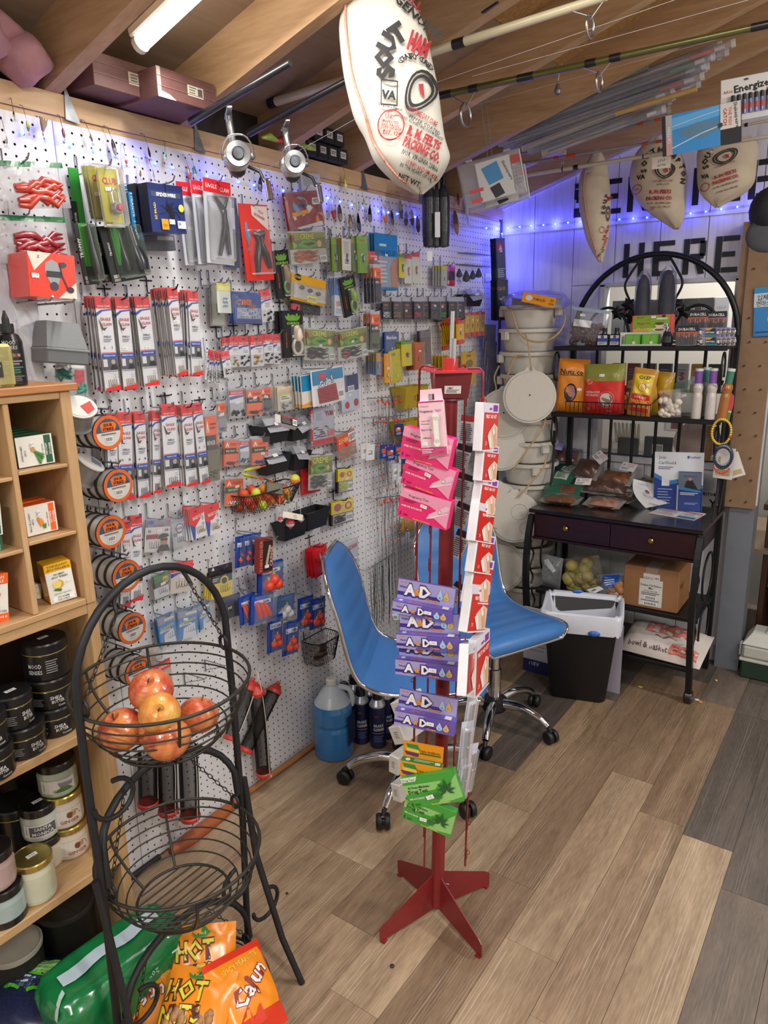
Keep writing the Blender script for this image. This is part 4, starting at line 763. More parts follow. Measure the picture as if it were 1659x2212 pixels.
FK=[((1046,869),(1078,872),(1057,974),3),((1047,960),(1078,965),(1050,1040),2),((1043,1030),(1077,1038),(1053,1115),-4),((1036,1085),(1070,1096),(1041,1172),3),((1034,1150),(1070,1160),(1045,1240),2),((1028,1205),(1068,1212),(1043,1305),-3),((1022,1262),(1060,1265),(1032,1365),2),((1030,1385),(1058,1357),(1047,1484),6),((1013,1392),(1036,1386),(1027,1488),18)]
for i,(a,b,c,dy)in enumerate(FK):
 f=frame(a,b,c,X=1.0,yaw=3+dy);f=(f[0],max(f[1],.062),f[2])
 o=box_pack('first_aid_kit','first aid kit, %s, right side of the red rack'%['topmost','second from the top','third from the top','fourth from the top','fifth from the top','sixth from the top','seventh from the top','lowest, tilted outward','bottom one behind the tilted kit'][i],'package',f,.022,WB,fak)
 m=M();m.prism([(-.012,f[2]/2-.004),(.012,f[2]/2-.004),(.012,f[2]/2+.01),(.006,f[2]/2+.018),(-.006,f[2]/2+.018),(-.012,f[2]/2+.01)],-.0235,-.0222,FA);m.build('hang_tab',o)
for i,(a,b,c)in enumerate([((997,896),(1028,899),(994,955)),((990,957),(1022,966),(988,1018)),((991,1019),(1026,1030),(990,1078)),((991,1082),(1025,1097),(990,1140)),((990,1142),(1020,1155),(984,1205)),((986,1255),(1012,1272),(984,1315))]):
 f=frame(a,b,c,Y=1.60,yaw=-64);box_pack('instruction_card','black and white printed card pack on the far wire, %s'%['topmost with red head','second from the top','third from the top','fourth from the top','fifth from the top','lowest'][i],'package',f,.006,'#22252e',lambda A:(A.R(0,0,1,1,'#c9ccd2'),A.R(0,0,1,.22,'#9c2a2c' if i==0 else '#1e222c'),A.lines(.08,.3,.92,.95,9,'#4d525c',.5,.3,i)))
for i,(a,b,c,yw_)in enumerate([((1012,1500),(1033,1496),(1008,1610),-20),((1000,1560),(1022,1556),(975,1668),-30),((1015,1608),(1034,1604),(1010,1712),-15),((997,1640),(1018,1636),(988,1728),-25)]):
 f=frame(a,b,c,X=.985,yaw=yw_);mw,w,h=f;w=max(w,.035);m=M();m.box((-w/2,-h/2,-.001),(w/2,h/2,0),mat('#c9cbd6',.4));o=m.build('clipper_pack');o.matrix_world=mw;tag(o,'clear blister pack of metal nail tools low on the rack, %s'%['upper right one','left one leaning out','lowest right one','one behind, nearest the pole'][i],'package')
 m=M();m.box((-w*.45,-h*.46,.0002),(w*.45,h*.4,.012),film('#e3e6f0',.22,.08),.004);m.build('blister',o);m=M();m.tube([(-w*.1,-h*.4,.005),(-w*.08,h*.3,.005)],.003,CHROME,6);m.sph((w*.1,-h*.02,.006),.005,CHROME,8);m.build('nail_tool',o);m=M();m.tube([(w*.2,-h*.42,.004),(w*.2,h*.3,.004)],.0025,mat('#b07a4a',.5),6);m.build('wooden_stick',o)
for i,(a,b,c)in enumerate([((842,1520),(862,1516),(842,1556)),((838,1572),(862,1568),(838,1612)),((840,1630),(860,1640),(842,1668)),((843,1692),(862,1698),(846,1728))]):
 f=frame(a,b,c,Y=1.50,yaw=-95);box_pack('white_carton','plain white carton end seen at the left of the rack, %s'%['topmost','second','third','lowest'][i],'package',f,.10,'#d9d6d0',lambda A:A.lines(.3,.3,.7,.7,4,'#8a8a88'))
f=frame((845,1318),(856,1317),(846,1340),Y=1.52,yaw=-85);box_pack('blue_carton','small pale blue carton peeking out left of the purple boxes','package',f,.06,'#7fb0cf',lambda A:(A.R(0,0,1,1,'#cfe0ea'),A.R(0,0,1,.3,'#4a8fc0'),A.bar(.1,.5,.9,.95)))
# == two blue swivel chairs
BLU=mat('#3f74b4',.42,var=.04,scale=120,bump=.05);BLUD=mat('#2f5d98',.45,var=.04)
def chair(cen,seatc,th,label,star,top=.875):
 t=thing('office_chair',label,'chair',(cen[0],cen[1],0));Oc=Vector((cen[0],cen[1],0));f=Vector((math.cos(th),math.sin(th),0));s=Vector((-f.y,f.x,0));so=Vector((seatc[0],seatc[1],0))
 prof=smooth_path([(.215,0,.430),(.205,0,.462),(.16,0,.472),(.06,0,.462),(-.06,0,.455),(-.13,0,.462),(-.185,0,.492),(-.215,0,.55),(-.235,0,.63),(-.255,0,.72),(-.285,0,.81),(-.315,0,top)],6)
 n=len(prof);L=[0];
 for i in range(1,n):L.append(L[-1]+(prof[i]-prof[i-1]).length)
 T=L[-1]
 def half(l):
  e=.10;hw_=.208
  if l<.05:return hw_*(.80+.20*math.sin(l/.05*PI/2))
  if l>T-.16:q=(l-(T-.16))/.16;return hw_*(1-.52*q**2.6)
  return hw_
 def surf(i,v,side):
  p=prof[i];a=prof[max(0,i-1)];b=prof[min(n-1,i+1)];tg=(b-a).normalized();nn=Vector((tg.z,0,-tg.x));
  if nn.z<0 and i<n*.5:nn=-nn
  return p,nn
 def patch(i0,i1,par,nm):
  m=M();NV=14
  for side in(1,-1):
   vs=[]
   for i in range(i0,i1+1):
    p=prof[i];a=prof[max(0,i-1)];b=prof[min(n-1,i+1)];tg=(b-a).normalized();nn=Vector((-tg.z,0,tg.x));nn=-nn if nn.x<-.0 and i>n*.5 else nn
    if i<=n*.5 and nn.z<0:nn=-nn
    sl=(L[i]%.072)/.072;qu=.009*(1-abs(2*sl-1)**5)if side>0 else 0
    for j in range(NV+1):
     v=-1+2*j/NV;ed=(1-abs(v)**4);en=min(1,L[i]/.03,(T-L[i])/.03);ed*=max(0,en)**.5;off=(.0005+.018*ed+qu*ed)if side>0 else-(.0005+.012*ed)
     vs.append(so-Oc+f*(p.x+nn.x*off)+s*(v*half(L[i]))+Vector((0,0,p.z+nn.z*off)))
   fs=[]
   for i in range(i1-i0):
    for j in range(NV):q=i*(NV+1)+j;F=(q,q+1,q+NV+2,q+NV+1);fs.append(F if side>0 else F[::-1])
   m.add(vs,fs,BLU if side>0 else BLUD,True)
  return m.build(nm,par)
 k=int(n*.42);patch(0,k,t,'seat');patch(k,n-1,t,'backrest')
 edge=[so-Oc+f*prof[i].x+s*(half(L[i])+.003)+Vector((0,0,prof[i].z))for i in range(n)]+[so-Oc+f*prof[n-1].x+s*(half(T)*(1-2*q/6))+Vector((0,0,prof[n-1].z+.004*math.sin(q/6*PI)))for q in range(1,6)]+[so-Oc+f*prof[i].x-s*(half(L[i])+.003)+Vector((0,0,prof[i].z))for i in range(n-1,-1,-1)]+[so-Oc+f*(prof[0].x)+s*(half(0)*(-1+2*q/6))+Vector((0,0,prof[0].z))for q in range(1,6)]
 m=M();m.tube(edge,.0075,CHROME,7,True);m.build('chrome_rim',t)
 m=M();m.box((-.09,-.07,.405),(.09,.07,.432),BLACKM,.01);o=m.build('seat_plate',t);o.rotation_euler.z=th;o.location=so-Oc
 m=M();m.lathe([(.0,.10),(.026,.10),(.026,.26),(.020,.262),(.020,.41),(0,.41)],CHROME,18);m.build('gas_column',t)
 m=M();m.lathe([(0,.075),(.048,.078),(.055,.09),(.052,.125),(.036,.135),(0,.135)],BLACKM,20);m.build('hub',t)
 for q in range(5):
  a=star+q*2*PI/5;d=Vector((math.cos(a),math.sin(a),0));pl=Vector((-d.y,d.x,0))
  pts=smooth_path([d*.035+Vector((0,0,.11)),d*.11+Vector((0,0,.118)),d*.19+Vector((0,0,.098)),d*.235+Vector((0,0,.068))],4)
  m=M();m.tube(pts,[.022-.008*i/(len(pts)-1)for i in range(len(pts))],CHROME,10);leg=m.build('base_leg',t)
  wc=d*.25+Vector((0,0,.0275));sp=(d+pl*(.5 if q%2 else-.4)).normalized();ca=Vector((-sp.y,sp.x,0))
  m=M();
  for sd in(-1,1):
   c0=wc+ca*.005*sd;c1=wc+ca*.024*sd;m.tube([c0,wc+ca*.009*sd,wc+ca*.019*sd,c1],[.025,.0275,.0275,.022],BLACKM,18)
  m.tube([wc-ca*.006,wc+ca*.006],.012,BLACKM,10);m.tube([wc+Vector((0,0,.02)),d*.237+Vector((0,0,.066))],.009,BLACKM,8)
  m.build('caster',leg)
 return t
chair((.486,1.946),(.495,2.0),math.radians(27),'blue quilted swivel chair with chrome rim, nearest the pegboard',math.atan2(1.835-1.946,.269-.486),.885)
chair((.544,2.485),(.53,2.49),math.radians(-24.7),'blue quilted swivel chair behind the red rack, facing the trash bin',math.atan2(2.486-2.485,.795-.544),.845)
# == BAKERS RACK by the back wall
RX0,RX1,RYF,RYB=.44,1.165,3.06,3.50;DZ=.795
BKI=mat('#1b1b1e',.42,.35,var=.15,scale=70,bump=.08);CHER=wood('#1d0a10','#34131d',8,'X',.28,'dark_cherry',.03)
br=thing('bakers_rack','black metal bakers rack with arched top and two dark cherry drawers by the back wall','rack',((RX0+RX1)/2,(RYF+RYB)/2,0));O=br.location
def bt(name,pts,r,n=8,par=None,closed=False,mt=BKI):q=M(O);q.tube(pts,r,mt,n,closed);return q.build(name,par or br)
def bb(name,a,b,mt=BKI,c=.002,par=None):q=M(O);q.box(a,b,mt,c);return q.build(name,par or br)
xc=(RX0+RX1)/2
for x in(RX0,RX1):bb('back_post',(x-.012,RYB-.014,0),(x+.012,RYB+.014,1.56))
R_=(RX1-RX0)/2;bt('top_arch',[(RX0,RYB,1.54)]+[(xc-R_*math.cos(a),RYB,1.555+.36*math.sin(a))for a in[PI*k/28 for k in range(29)]]+[(RX1,RYB,1.54)],.013,10)
bb('desk_top',(RX0-.02,RYF,DZ-.018),(RX1+.02,RYB,DZ),mat('#120a0d',.25,var=.1,coat=.4),.004)
bb('drawer_case',(RX0+.005,RYF+.015,DZ-.13),(RX1-.005,RYB-.02,DZ-.019),CHER,.002);bb('case_lip',(RX0,RYF+.002,DZ-.142),(RX1,RYF+.03,DZ-.131),CHER,.003)
for i,(a,b)in enumerate(((RX0+.008,xc-.002),(xc+.002,RX1-.008))):
 d=bb('drawer',(a,RYF+.006,DZ-.128),(b,RYF+.0148,DZ-.022),CHER,.002);m=M(O);m.lathe([(.004,RYF+.006),(.004,RYF),(.011,RYF-.004),(.012,RYF-.009),(.008,RYF-.014),(0,RYF-.015)],mat('#a58a4a',.3,.9),14,((a+b)/2+(.0 if i else-.02),0,DZ-.07),'Y');m.build('brass_knob',d)
for x in(RX0-.008,RX1+.008):
 pts=smooth_path([(x,RYF+.015,DZ-.03),(x,RYF-.022,DZ-.14),(x,RYF-.035,DZ-.30),(x,RYF-.012,DZ-.48),(x,RYF+.03,.14),(x,RYF+.045,.05)],5);q=M(O)
 for i in range(len(pts)-1):
  a,b=pts[i],pts[i+1];q.add([(a.x-.012,a.y-.014,a.z),(a.x+.012,a.y-.014,a.z),(a.x+.012,a.y+.014,a.z),(a.x-.012,a.y+.014,a.z),(b.x-.012,b.y-.014,b.z),(b.x+.012,b.y-.014,b.z),(b.x+.012,b.y+.014,b.z),(b.x-.012,b.y+.014,b.z)],[(0,4,5,1),(1,5,6,2),(2,6,7,3),(3,7,4,0)],BKI)
 lg=q.build('front_leg',br);q=M(O);q.lathe([(.0,-.016),(.026,-.016),(.029,-.01),(.029,.01),(.026,.016),(0,.016)],mat('#17171a',.3,coat=.3),20,(x,RYF+.05,.029),'X');q.build('wheel',lg)
 for z0,z1,yy in((.17,.40,RYF+.06),(.42,.64,RYF+.03)):
  bt('side_scroll',[(x,yy+.02*math.sin(t*2),z0+(z1-z0)*t/6)for t in[k*6/12 for k in range(13)]],.005,6);bt('side_scroll',[(x,(yy+RYB)/2+.10*math.cos(a),(z0+z1)/2+.11*math.sin(a))for a in[2*PI*k/20 for k in range(20)]],.005,6,None,True)
SH=[('upper_shelf',1.522,3.245,RX0+.01,RX1),('middle_shelf',1.222,3.245,RX0+.01,RX1),('lower_shelf',.375,RYF+.09,RX0,RX1),('bottom_shelf',.155,RYF+.06,RX0,RX1)]
for nm,z,yf,xa,xb in SH:
 s=bb(nm,(xa,yf,z-.004),(xb,RYB-.012,z),mat('#141416',.4,.2,var=.1));
 q=M(O)
 bb('front_rail',(xa-.008,yf-.008,z-.018),(xb+.012,yf+.004,z+.002),BKI,.003,s)
 for x in(xa,xb):bb('side_rail',(x-.006,yf,z-.014),(x+.006,RYB-.016,z+.001),BKI,.002,s)
 if z>1:
  for x in(xa,xb):bt('bracket_curl',[(x-.004,yf+.03+.035*math.cos(a),z-.09+.05*math.sin(a)*1.3)for a in[PI*1.9*k/18-.6 for k in range(19)]],.0045,6,s)
for k in range(6):
 x=RX0+.10+k*(RX1-RX0-.2)/5;bt('back_bar',[(x,RYB-.004,DZ),(x,RYB-.004,1.205)],.0075,8)
for k in range(5):
 x=RX0+.12+k*(RX1-RX0-.24)/4;bt('back_bar',[(x,RYB-.004,1.224),(x,RYB-.004,1.504)],.0075,8)
for s,cx in((1,RX0+.17),(-1,RX1-.16)):bt('inner_hoop',[(cx+.105*math.cos(a),RYB-.03,1.535+.155*math.sin(a))for a in[PI*k/20 for k in range(21)]],.0065,8)
for s in(-1,1):bt('vine_stem',smooth_path([(xc+s*.06,RYB-.01,1.90),(xc+s*.10,RYB-.02,1.84),(xc+s*.125,RYB-.02,1.78),(xc+s*.09,RYB-.02,1.70),(xc+s*.07,RYB-.02,1.64)],5),.0055,7)
for s in(-1,1):
 for j,(dx,dz,an)in enumerate(((.10,1.70,.3),(.145,1.665,-.6),(.085,1.65,1.6))):
  q=M(O);c=Vector((xc+s*dx,RYB-.035,dz));pts=[]
  for k in range(11):
   a=an*s+k*2*PI/11;r=(.036 if k%2==0 else .020);pts.append((c.x+r*math.cos(a),c.z+r*math.sin(a)))
  q2=[(p[0],c.y,p[1])for p in pts];q.add([(c.x,c.y-.008,c.z)]+q2+[(x,y+.003,z)for x,y,z in q2],[(0,1+(k+1)%11,1+k)for k in range(11)]+[tuple(range(12,23))],BKI);q.build('vine_leaf',br)
gx0,gx1,gy,gz=.515,.895,3.232,1.222
g=bt('wire_guard',[(gx0-.015,gy+.06,gz+.055),(gx0,gy,gz+.055),(gx1,gy,gz+.055),(gx1+.03,gy+.08,gz+.10)],.0026,6)
for k in range(20):x=gx0+(gx1-gx0)*k/19;q=M(O);q.tube([(x,gy,gz+.003),(x,gy,gz+.055)],.0019,BKI,5);q.build('guard_wire',g)
for x,y0,z0,z1 in((RX1+.012,3.29,.80,1.21),(RX1+.012,3.34,1.23,1.51),(RX1+.012,3.42,.80,1.21),(RX0-.01,3.30,.80,1.21)):
 bt('side_wire',smooth_path([(x,y0-.03,z0),(x+.004,y0,z0+(z1-z0)*.3),(x-.004,y0+.03,z0+(z1-z0)*.65),(x,y0+.01,z1)],5),.0055,7)
ZA,ZB_,ZC,ZD=1.5225,1.2225,.3755,.1555
def fz(TL,TR,BL,Y,yaw=-90,z=None):
 f=frame(TL,TR,BL,Y=Y,yaw=yaw)
 if z is not None:f[0].translation.z+=z-(f[0].translation.z-f[2]/2*f[0][2][1])
 return f
def nuts(n,w0,h0,r,col,seed):
 def f(m,w,h,t):
  q=random.Random(seed)
  for k in range(n):m.sph((q.uniform(-.40,.40)*w*w0,q.uniform(-.44,.44-h0)*h,q.uniform(-.25,.25)*t),r*q.uniform(.8,1.1),col,8,(1,q.uniform(.9,1.3),1),5)
 return f
bag('nut_bag','clear zip bag of brown nuts at the left end of the upper shelf','snack bag',fz((1236,662),(1320,672),(1228,744),3.30,-84,ZA),.07,film('#e4e6ec',.14,.1),lambda a:(a.R(.0,.02,1,.10,mat('#9fb4bd',.3)),a.R(.15,.32,.62,.50,'#e2e2e2'),a.R(.28,.34,.38,.42,'#444'),a.price(.35,.2,.14,.06)),fill=nuts(90,1,.35,.011,mat('#5b3a33',.5,var=.2),3))
for i,(a,b,c)in enumerate((((1290,712),(1315,712),(1288,745)),((1317,712),(1341,712),(1316,745)))):
 f=fz(a,b,c,3.275,-90,ZA);w,h=f[1],f[2];t=thing('oil_bottle','small black engine oil bottle with a blue label, %s of the pair'%('left' if i==0 else 'right'),'bottle',(f[0].translation.x,3.29,ZA));m=M();m.box((-w/2,-.015,0),(w/2,.018,.052),BLK,.005);m.build('body',t);m=M();m.tube([(.004,0,.05),(.004,0,.062)],[.012,.009],BLK,12);m.tube([(.004,0,.062),(.004,0,.078)],.010,BLKM,12);m.build('cap',t)
 m=M();m.T=Matrix.Translation((0,-.0153,.026))@Matrix.Rotation(PI/2,4,'X');a_=Art(m,w*.8,.042);a_.R(0,0,1,1,'#cfd5e2');a_.R(0,.3,1,.65,'#2f4c9a');a_.D(.5,.16,.18,'#7c3a52');a_.lines(.1,.7,.9,.95,2,'#555');m.build('label',t)
def gt(a):
 a.R(0,0,1,1,gl('#d24a34'));a.R(.025,.04,.975,.96,gl('#86a83f'));a.P([(.025,.75),(.5,.7),(.975,.85),(.975,.96),(.025,.96)],'#c6cf6a');a.T('INSTANT',.22,.13,.07,'#2d4a1d',.24);a.T('Ginger tea',.30,.42,.13,'#c03a24',.46,b=.02);a.T('Honey',.42,.25,.08,'#c05a34',.2);a.D(.82,.09,.05,'#24331d',sy=.7);a.R(.64,.16,.92,.26,'#d9e0b0');a.R(.5,.05,.62,.17,'#e9e9e9')
 a.D(.72,.80,.17,'#ece3cf',sy=.35);a.D(.72,.80,.12,'#7a5a35',sy=.3);a.P([(.60,.48),(.84,.48),(.80,.76),(.65,.76)],'#e3d2b6');a.D(.72,.48,.12,'#6a4324',sy=.3);a.O(.86,.58,.03,.05,'#e3d2b6')
 for u,v,r in((.08,.82,.05),(.17,.76,.06),(.26,.84,.055),(.35,.78,.05),(.42,.86,.045)):a.D(u,v,r,'#d9a556',sy=.9)
f=fz((1368,655),(1452,650),(1367,700),3.30,-92);f[0].translation.z=ZA+.052+.0385;box_pack('tea_box','green and red ginger tea box standing on top of another box','box',(f[0],f[1],.077),.06,gl('#d24a34'),gt)
f=fz((1360,702),(1446,699),(1360,745),3.305,-91);box_pack('tea_box','green and red ginger tea box under the upper one, behind the open carton','box',((lambda m_:(setattr(m_.translation,'z',ZA+.0258),m_)[1])(f[0]),f[1],.0515),.07,gl('#d24a34'),gt)
f=fz((1341,712),(1432,712),(1341,748),3.262,-92,ZA);w=f[1];t=thing('open_carton','open white carton of green ginger tea sachets at the front of the upper shelf','box',mw=Matrix.Translation((f[0].translation.x,3.262,ZA))@Matrix.Rotation(math.radians(-2),4,'Z'))
m=M();th_=.002;h=.058
for q in(((-w/2,0,0),(w/2,.036,th_)),((-w/2,.034,0),(w/2,.036,h)),((-w/2,0,0),(-w/2+th_,.036,h)),((w/2-th_,0,0),(w/2,.036,h)),((-w/2,0,0),(w/2,th_,.008))):m.box(q[0],q[1],'#dcd9d3')
m.build('tray',t)
for k in range(2):
 m=M();m.box((-w*.40+k*w*.42,.005-.002*k,.003),(-w*.02+k*w*.42,.030,.050),gl('#5da63a'));sc=m.build('sachet',t);m=M();m.T=Matrix.Translation((-w*.21+k*w*.42,.0045-.002*k,.027))@Matrix.Rotation(PI/2,4,'X');A=Art(m,w*.36,.044);A.R(.06,.06,.94,.94,'#72b844');A.T('Ginger tea',.5,.5,.16,'#b33a1f',.8,rot=PI/2-.2);A.R(.5,.65,.7,.9,'#e9e9e2');m.build('sachet_print',sc)
NETB=mat('#15151a',.5,var=.3,scale=300,bump=.6)
for i,(x,z0,h,r)in enumerate(((1389,0,.185,.034),(1440,0,.20,.038))):
 p=B(x,640,3.34);f=Vector((p.x,3.34,ZA+.131 if 0 else ZA+.1305));t=thing('wrapped_plate_stack','shrink-wrapped roll of black mesh cones standing on the tea box, %s one'%('left shorter' if i==0 else 'right taller'),'packaged goods',f);m=M();m.lathe([(0,0),(r*.8,0),(r*.86,.02),(r*.84,h*.55),(r*.6,h*.8),(r*.2,h*.9),(0,h*.91)],NETB,20);m.build('net_roll',t)
 m=M();m.lathe([(r*.9,-.002),(r*1.02,.03),(r*1.03,h*.6),(r*.85,h*.85),(r*.3,h*.99),(0,h)],film('#c9cdf0',.06,.12),18);m.build('shrink_film',t)
p=B(1440,730,3.26);t=thing('horn_bulb','dark pointed plastic pouch leaning beside the tea carton','pouch',(p.x,3.268,ZA));m=M();m.lathe([(0,.004),(.018,.002),(.026,.015),(.024,.04),(.012,.06),(.004,.085),(0,.09)],mat('#22242e',.2,coat=.5),16,sq=(1,.6));m.tube([(-.005,0,.05),(.0,0,.075),(-.008,0,.10)],[.008,.006,.002],mat('#8f93a8',.2,.4),8);m.build('pouch_body',t)
COP=mat('#b06a45',.3,.8);BATK=mat('#1a1a1d',.35,coat=.3)
def batt(label,TL,TR,BL,Y,z,tint='#c9653a'):
 f=fz(TL,TR,BL,Y,-90,z);w,h=f[1],f[2];m=M();m.box((-w/2,-h/2,-.002),(w/2,h/2,0),'#202024');o=m.build('battery_pack');o.matrix_world=f[0];tag(o,label,'battery pack');m=M();A=Art(m,w,h);A.R(0,0,1,.32,'#1d1d22');A.R(0,.30,1,.5,tint);A.T('DURACELL',.5,.17,.13,'#dfe0e3',.8,b=.03);A.price(.5,.55,.22,.1,'5.99');m.build('printed_card',o)
 for k in range(4):x=(-.36+.24*k)*w;m=M();m.tube([(x,-h*.46,.008),(x,-h*.05,.008)],.0072,BATK,10);m.tube([(x,-h*.05,.008),(x,h*.12,.008)],.0072,COP,10);m.build('battery',o)
 m=M();m.box((-w*.48,-h*.48,.0005),(w*.48,h*.16,.017),film('#e9ebf2',.10,.08),.003);m.build('blister',o)
batt('black and copper battery pack standing at the front of the upper shelf',(1462,704),(1508,702),(1458,748),3.262,ZA);batt('black and copper battery pack behind and above the front one',(1488,666),(1532,664),(1480,712),3.36,ZA+.055);batt('bluish battery pack leaning above the hearing-aid cells',(1528,662),(1572,660),(1520,706),3.38,ZA+.055,'#a86a7a')
for r_ in range(2):
 for k in range(4):
  f=fz((1512+k*10,728-r_*27),(1560+k*10,728-r_*27),(1512+k*10,752-r_*27),3.262+.014*k,-90,ZA+.038*r_);w,h=max(f[1],.07),.036;m=M();m.box((-w/2,-h/2,-.008),(w/2,h/2,0),film('#b9b6e8' if r_ else '#cfd0dc',.45,.1),.006);o=m.build('hearing_battery_pack');f[0].translation.z=ZA+.018+.0365*r_;o.matrix_world=f[0]
  tag(o,['front pack of the lower row of small round batteries on the upper shelf','front pack of the upper row of small round batteries on the upper shelf'][r_]if k==0 else 'small round battery pack lined up behind the front ones','battery pack','small round battery packs')
  m=M();A=Art(m,w,h);A.R(.28,.04,.74,.96,'#1d2430');A.R(.28,.7,.74,.96,'#2f7f93');A.P([(.28,.04),(.6,.04),(.45,.3),(.28,.3)],'#d99a3a');A.T('RAYOVAC',.5,.5,.2,'#f2f2f2',.4,b=.03);m.build('label',o)
  for sx in(-.40,.40):m=M();m.lathe([(0,.0005),(.011,.0008),(.012,.003),(.009,.004),(.008,.0025),(0,.003)],CHROME,14,(sx*w,0,0));m.build('button_cell',o)
def nutsco(a):a.T('Nuts.co',.48,.23,.10,'#2a2016',.82,b=.02);a.L([(.08,.30),(.85,.29)],.02,'#2a2016');a.D(.5,.62,.2,'#2e2226',sy=1.5,n=20);a.D(.5,.62,.16,'#a87a78',sy=1.55,n=20);a.price(.78,.55,.14,.04)
bag('nut_pouch','tall orange nut pouch with a peanut outline, left end of the middle shelf','snack bag',fz((1209,772),(1276,776),(1207,886),3.30,-78,ZB_),.06,gl('#d28a34',.4),nutsco,seed=4,k=5)
def pist(u,v):return gl('#8b8d4a')if v<.33 else gl('#c23a36')
bag('nut_pouch','red and green pistachio pouch in front of the wire guard','snack bag',fz((1263,787),(1351,785),(1262,893),3.285,-92,ZB_),.06,pist,lambda a:(a.P([(0,.18),(.4,.12),(1,.2),(1,.3),(0,.33)],'#b5a85a'),a.D(.2,.34,.07,'#d24a3c'),a.O(.2,.34,.055,.065,'#e8c8a0'),a.T('PISTACHIOS',.28,.55,.045,'#f0e2da',.34),a.T('PISTACHES',.27,.61,.045,'#f0e2da',.32),a.D(.62,.70,.16,'#d8d0c4'),a.D(.62,.70,.13,'#9a7a68'),a.O(.62,.70,.19,.20,'#e89a90'),a.price(.5,.22,.12,.05),a.R(.6,.93,.7,.97,'#e9e3dc'),a.R(.1,.86,.2,.92,'#b09a3a')),seed=6,k=4)
def chief(a):a.P([(.1,.12),(.9,.12),(.86,.52),(.14,.52)],gl('#dcc23a'));a.T('CHIEF',.52,.18,.07,'#26221a',.5,b=.03);a.D(.5,.38,.17,'#c04a30');a.D(.5,.38,.13,'#e9e4d8');a.P([(.12,.54),(.88,.54),(.9,.9),(.1,.9)],gl('#b9302c'));a.T('Hot & Spicy',.5,.58,.05,'#eadfc0',.5);a.T('DUCK/GOAT',.5,.68,.075,'#e8c33a',.76,b=.03);a.T('CURRY POWDER',.5,.78,.065,'#e8c33a',.78,b=.03);a.price(.72,.32,.16,.05)
bag('curry_bag','yellow and red curry powder bag, front one on the middle shelf','spice bag',fz((1372,795),(1424,802),(1358,898),3.265,-86,ZB_),.05,gl('#b98b4a'),chief,seed=8);bag('curry_bag','yellow curry powder bag leaning behind the front one','spice bag',fz((1362,800),(1418,792),(1350,880),3.33,-100,ZB_),.04,gl('#c2a23c'),None,seed=9);bag('curry_bag','gold spice bag at the right behind the curry bags, reading GINGER','spice bag',fz((1420,797),(1460,800),(1412,890),3.345,-90,ZB_),.04,gl('#b8952f'),lambda a:(a.R(.1,.5,.9,.8,'#8c2a26'),a.T('GINGER',.5,.66,.1,'#d9b0a0',.8)),seed=10)
bag('curry_bag','dark gold spice bag between the pistachios and the curry','spice bag',fz((1338,830),(1368,828),(1340,892),3.31,-84,ZB_),.035,gl('#5a3b1c'),lambda a:(a.D(.4,.4,.2,'#c9902c'),a.D(.6,.75,.22,'#b9852a')),seed=12)
t=bag('garlic_bag','clear bag of white garlic cloves behind the wire guard','bag',fz((1424,845),(1470,842),(1410,905),3.275,-90,ZB_),.05,film('#e9e9e4',.15,.1),None,fill=nuts(26,1.05,.3,.014,mat('#e0d6c8',.5,var=.06),11))
bag('herb_bag','slanted clear bag with grey-green herbs and a white tag','bag',fz((1448,812),(1500,800),(1440,890),3.36,-90,ZB_),.04,film('#7f9484',.5,.15),lambda a:a.price(.5,.4,.26,.08),seed=13)
def bottle(px,py0,py1,Y,label,cap,fill,speck=False,tilt=0):
 p0=B(px,py1,Y);h=(B(px,py0,Y)-p0).z;t=thing('spice_bottle',label,'bottle',(p0.x,Y,ZB_));t.rotation_euler.y=tilt;r=.021;m=M();m.lathe([(0,0),(r,0),(r,h*.45),(r*.86,h*.52),(r*1.05,h*.62),(r*.9,h*.68),(r*.7,h*.71),(r*.7,h*.73)],fill,8,ph=PI/8);m.build('glass',t);m=M();m.lathe([(r*.72,h*.71),(r*.74,h*.96),(r*.78,h*.965),(r*.78,h),(0,h)],cap,16);m.build('cap_sleeve',t);m=M();m.lathe([(r*.79,h*.95),(r*.8,h*1.0),(0,h*1.003)],'#cfd4d4',16);m.build('cap',t)
SPK=mat('#c9c0ba',.35,var=.22,scale=420,coat=.4)
bottle(1503,792,900,3.285,'bottle of speckled salt with a purple neck, left one of the pair',mat('#7b4fa0',.5),SPK);bottle(1533,792,902,3.285,'bottle of speckled salt with a purple neck, right one of the pair',mat('#7b4fa0',.5),SPK);bottle(1520,789,895,3.37,'spice bottle with a green neck, behind the two purple ones',mat('#3f8a84',.5),mat('#8f8f88',.35));bottle(1558,795,906,3.29,'amber brown spice bottle with a green neck, tilted at the right end',mat('#3c7a66',.5),mat('#a8682c',.25,coat=.6),tilt=.10)
f=fz((1566,845),(1593,850),(1560,905),3.36,-75);m=M();w,h=f[1],f[2];m.prism([(-w/2,-h/2),(w/2,-h/2),(w*.45,h*.1),(w*.3,h*.4),(0,h/2),(-w*.3,h*.3),(-w*.45,0)],0,.002,'#d24a5a');o=m.build('air_freshener');o.matrix_world=f[0];tag(o,'red and green watermelon slice tree card at the right end of the middle shelf','air freshener');m=M();A=Art(m,w,h,.002);A.R(.04,.72,.96,.98,'#3fa04a');A.R(.04,.66,.96,.72,'#cfe3b0');[A.D(u,v,.03,'#3a1d22')for u,v in((.4,.3),(.6,.4),(.35,.5),(.55,.55))];m.build('printed_front',o)
MEAT=[mat('#4a2512',.3,var=.6,scale=55,bump=.9,coat=.7),mat('#7a4318',.3,var=.5,scale=50,bump=.9,coat=.7),mat('#b07a6a',.4,var=.15,scale=40,bump=.3,coat=.5)]
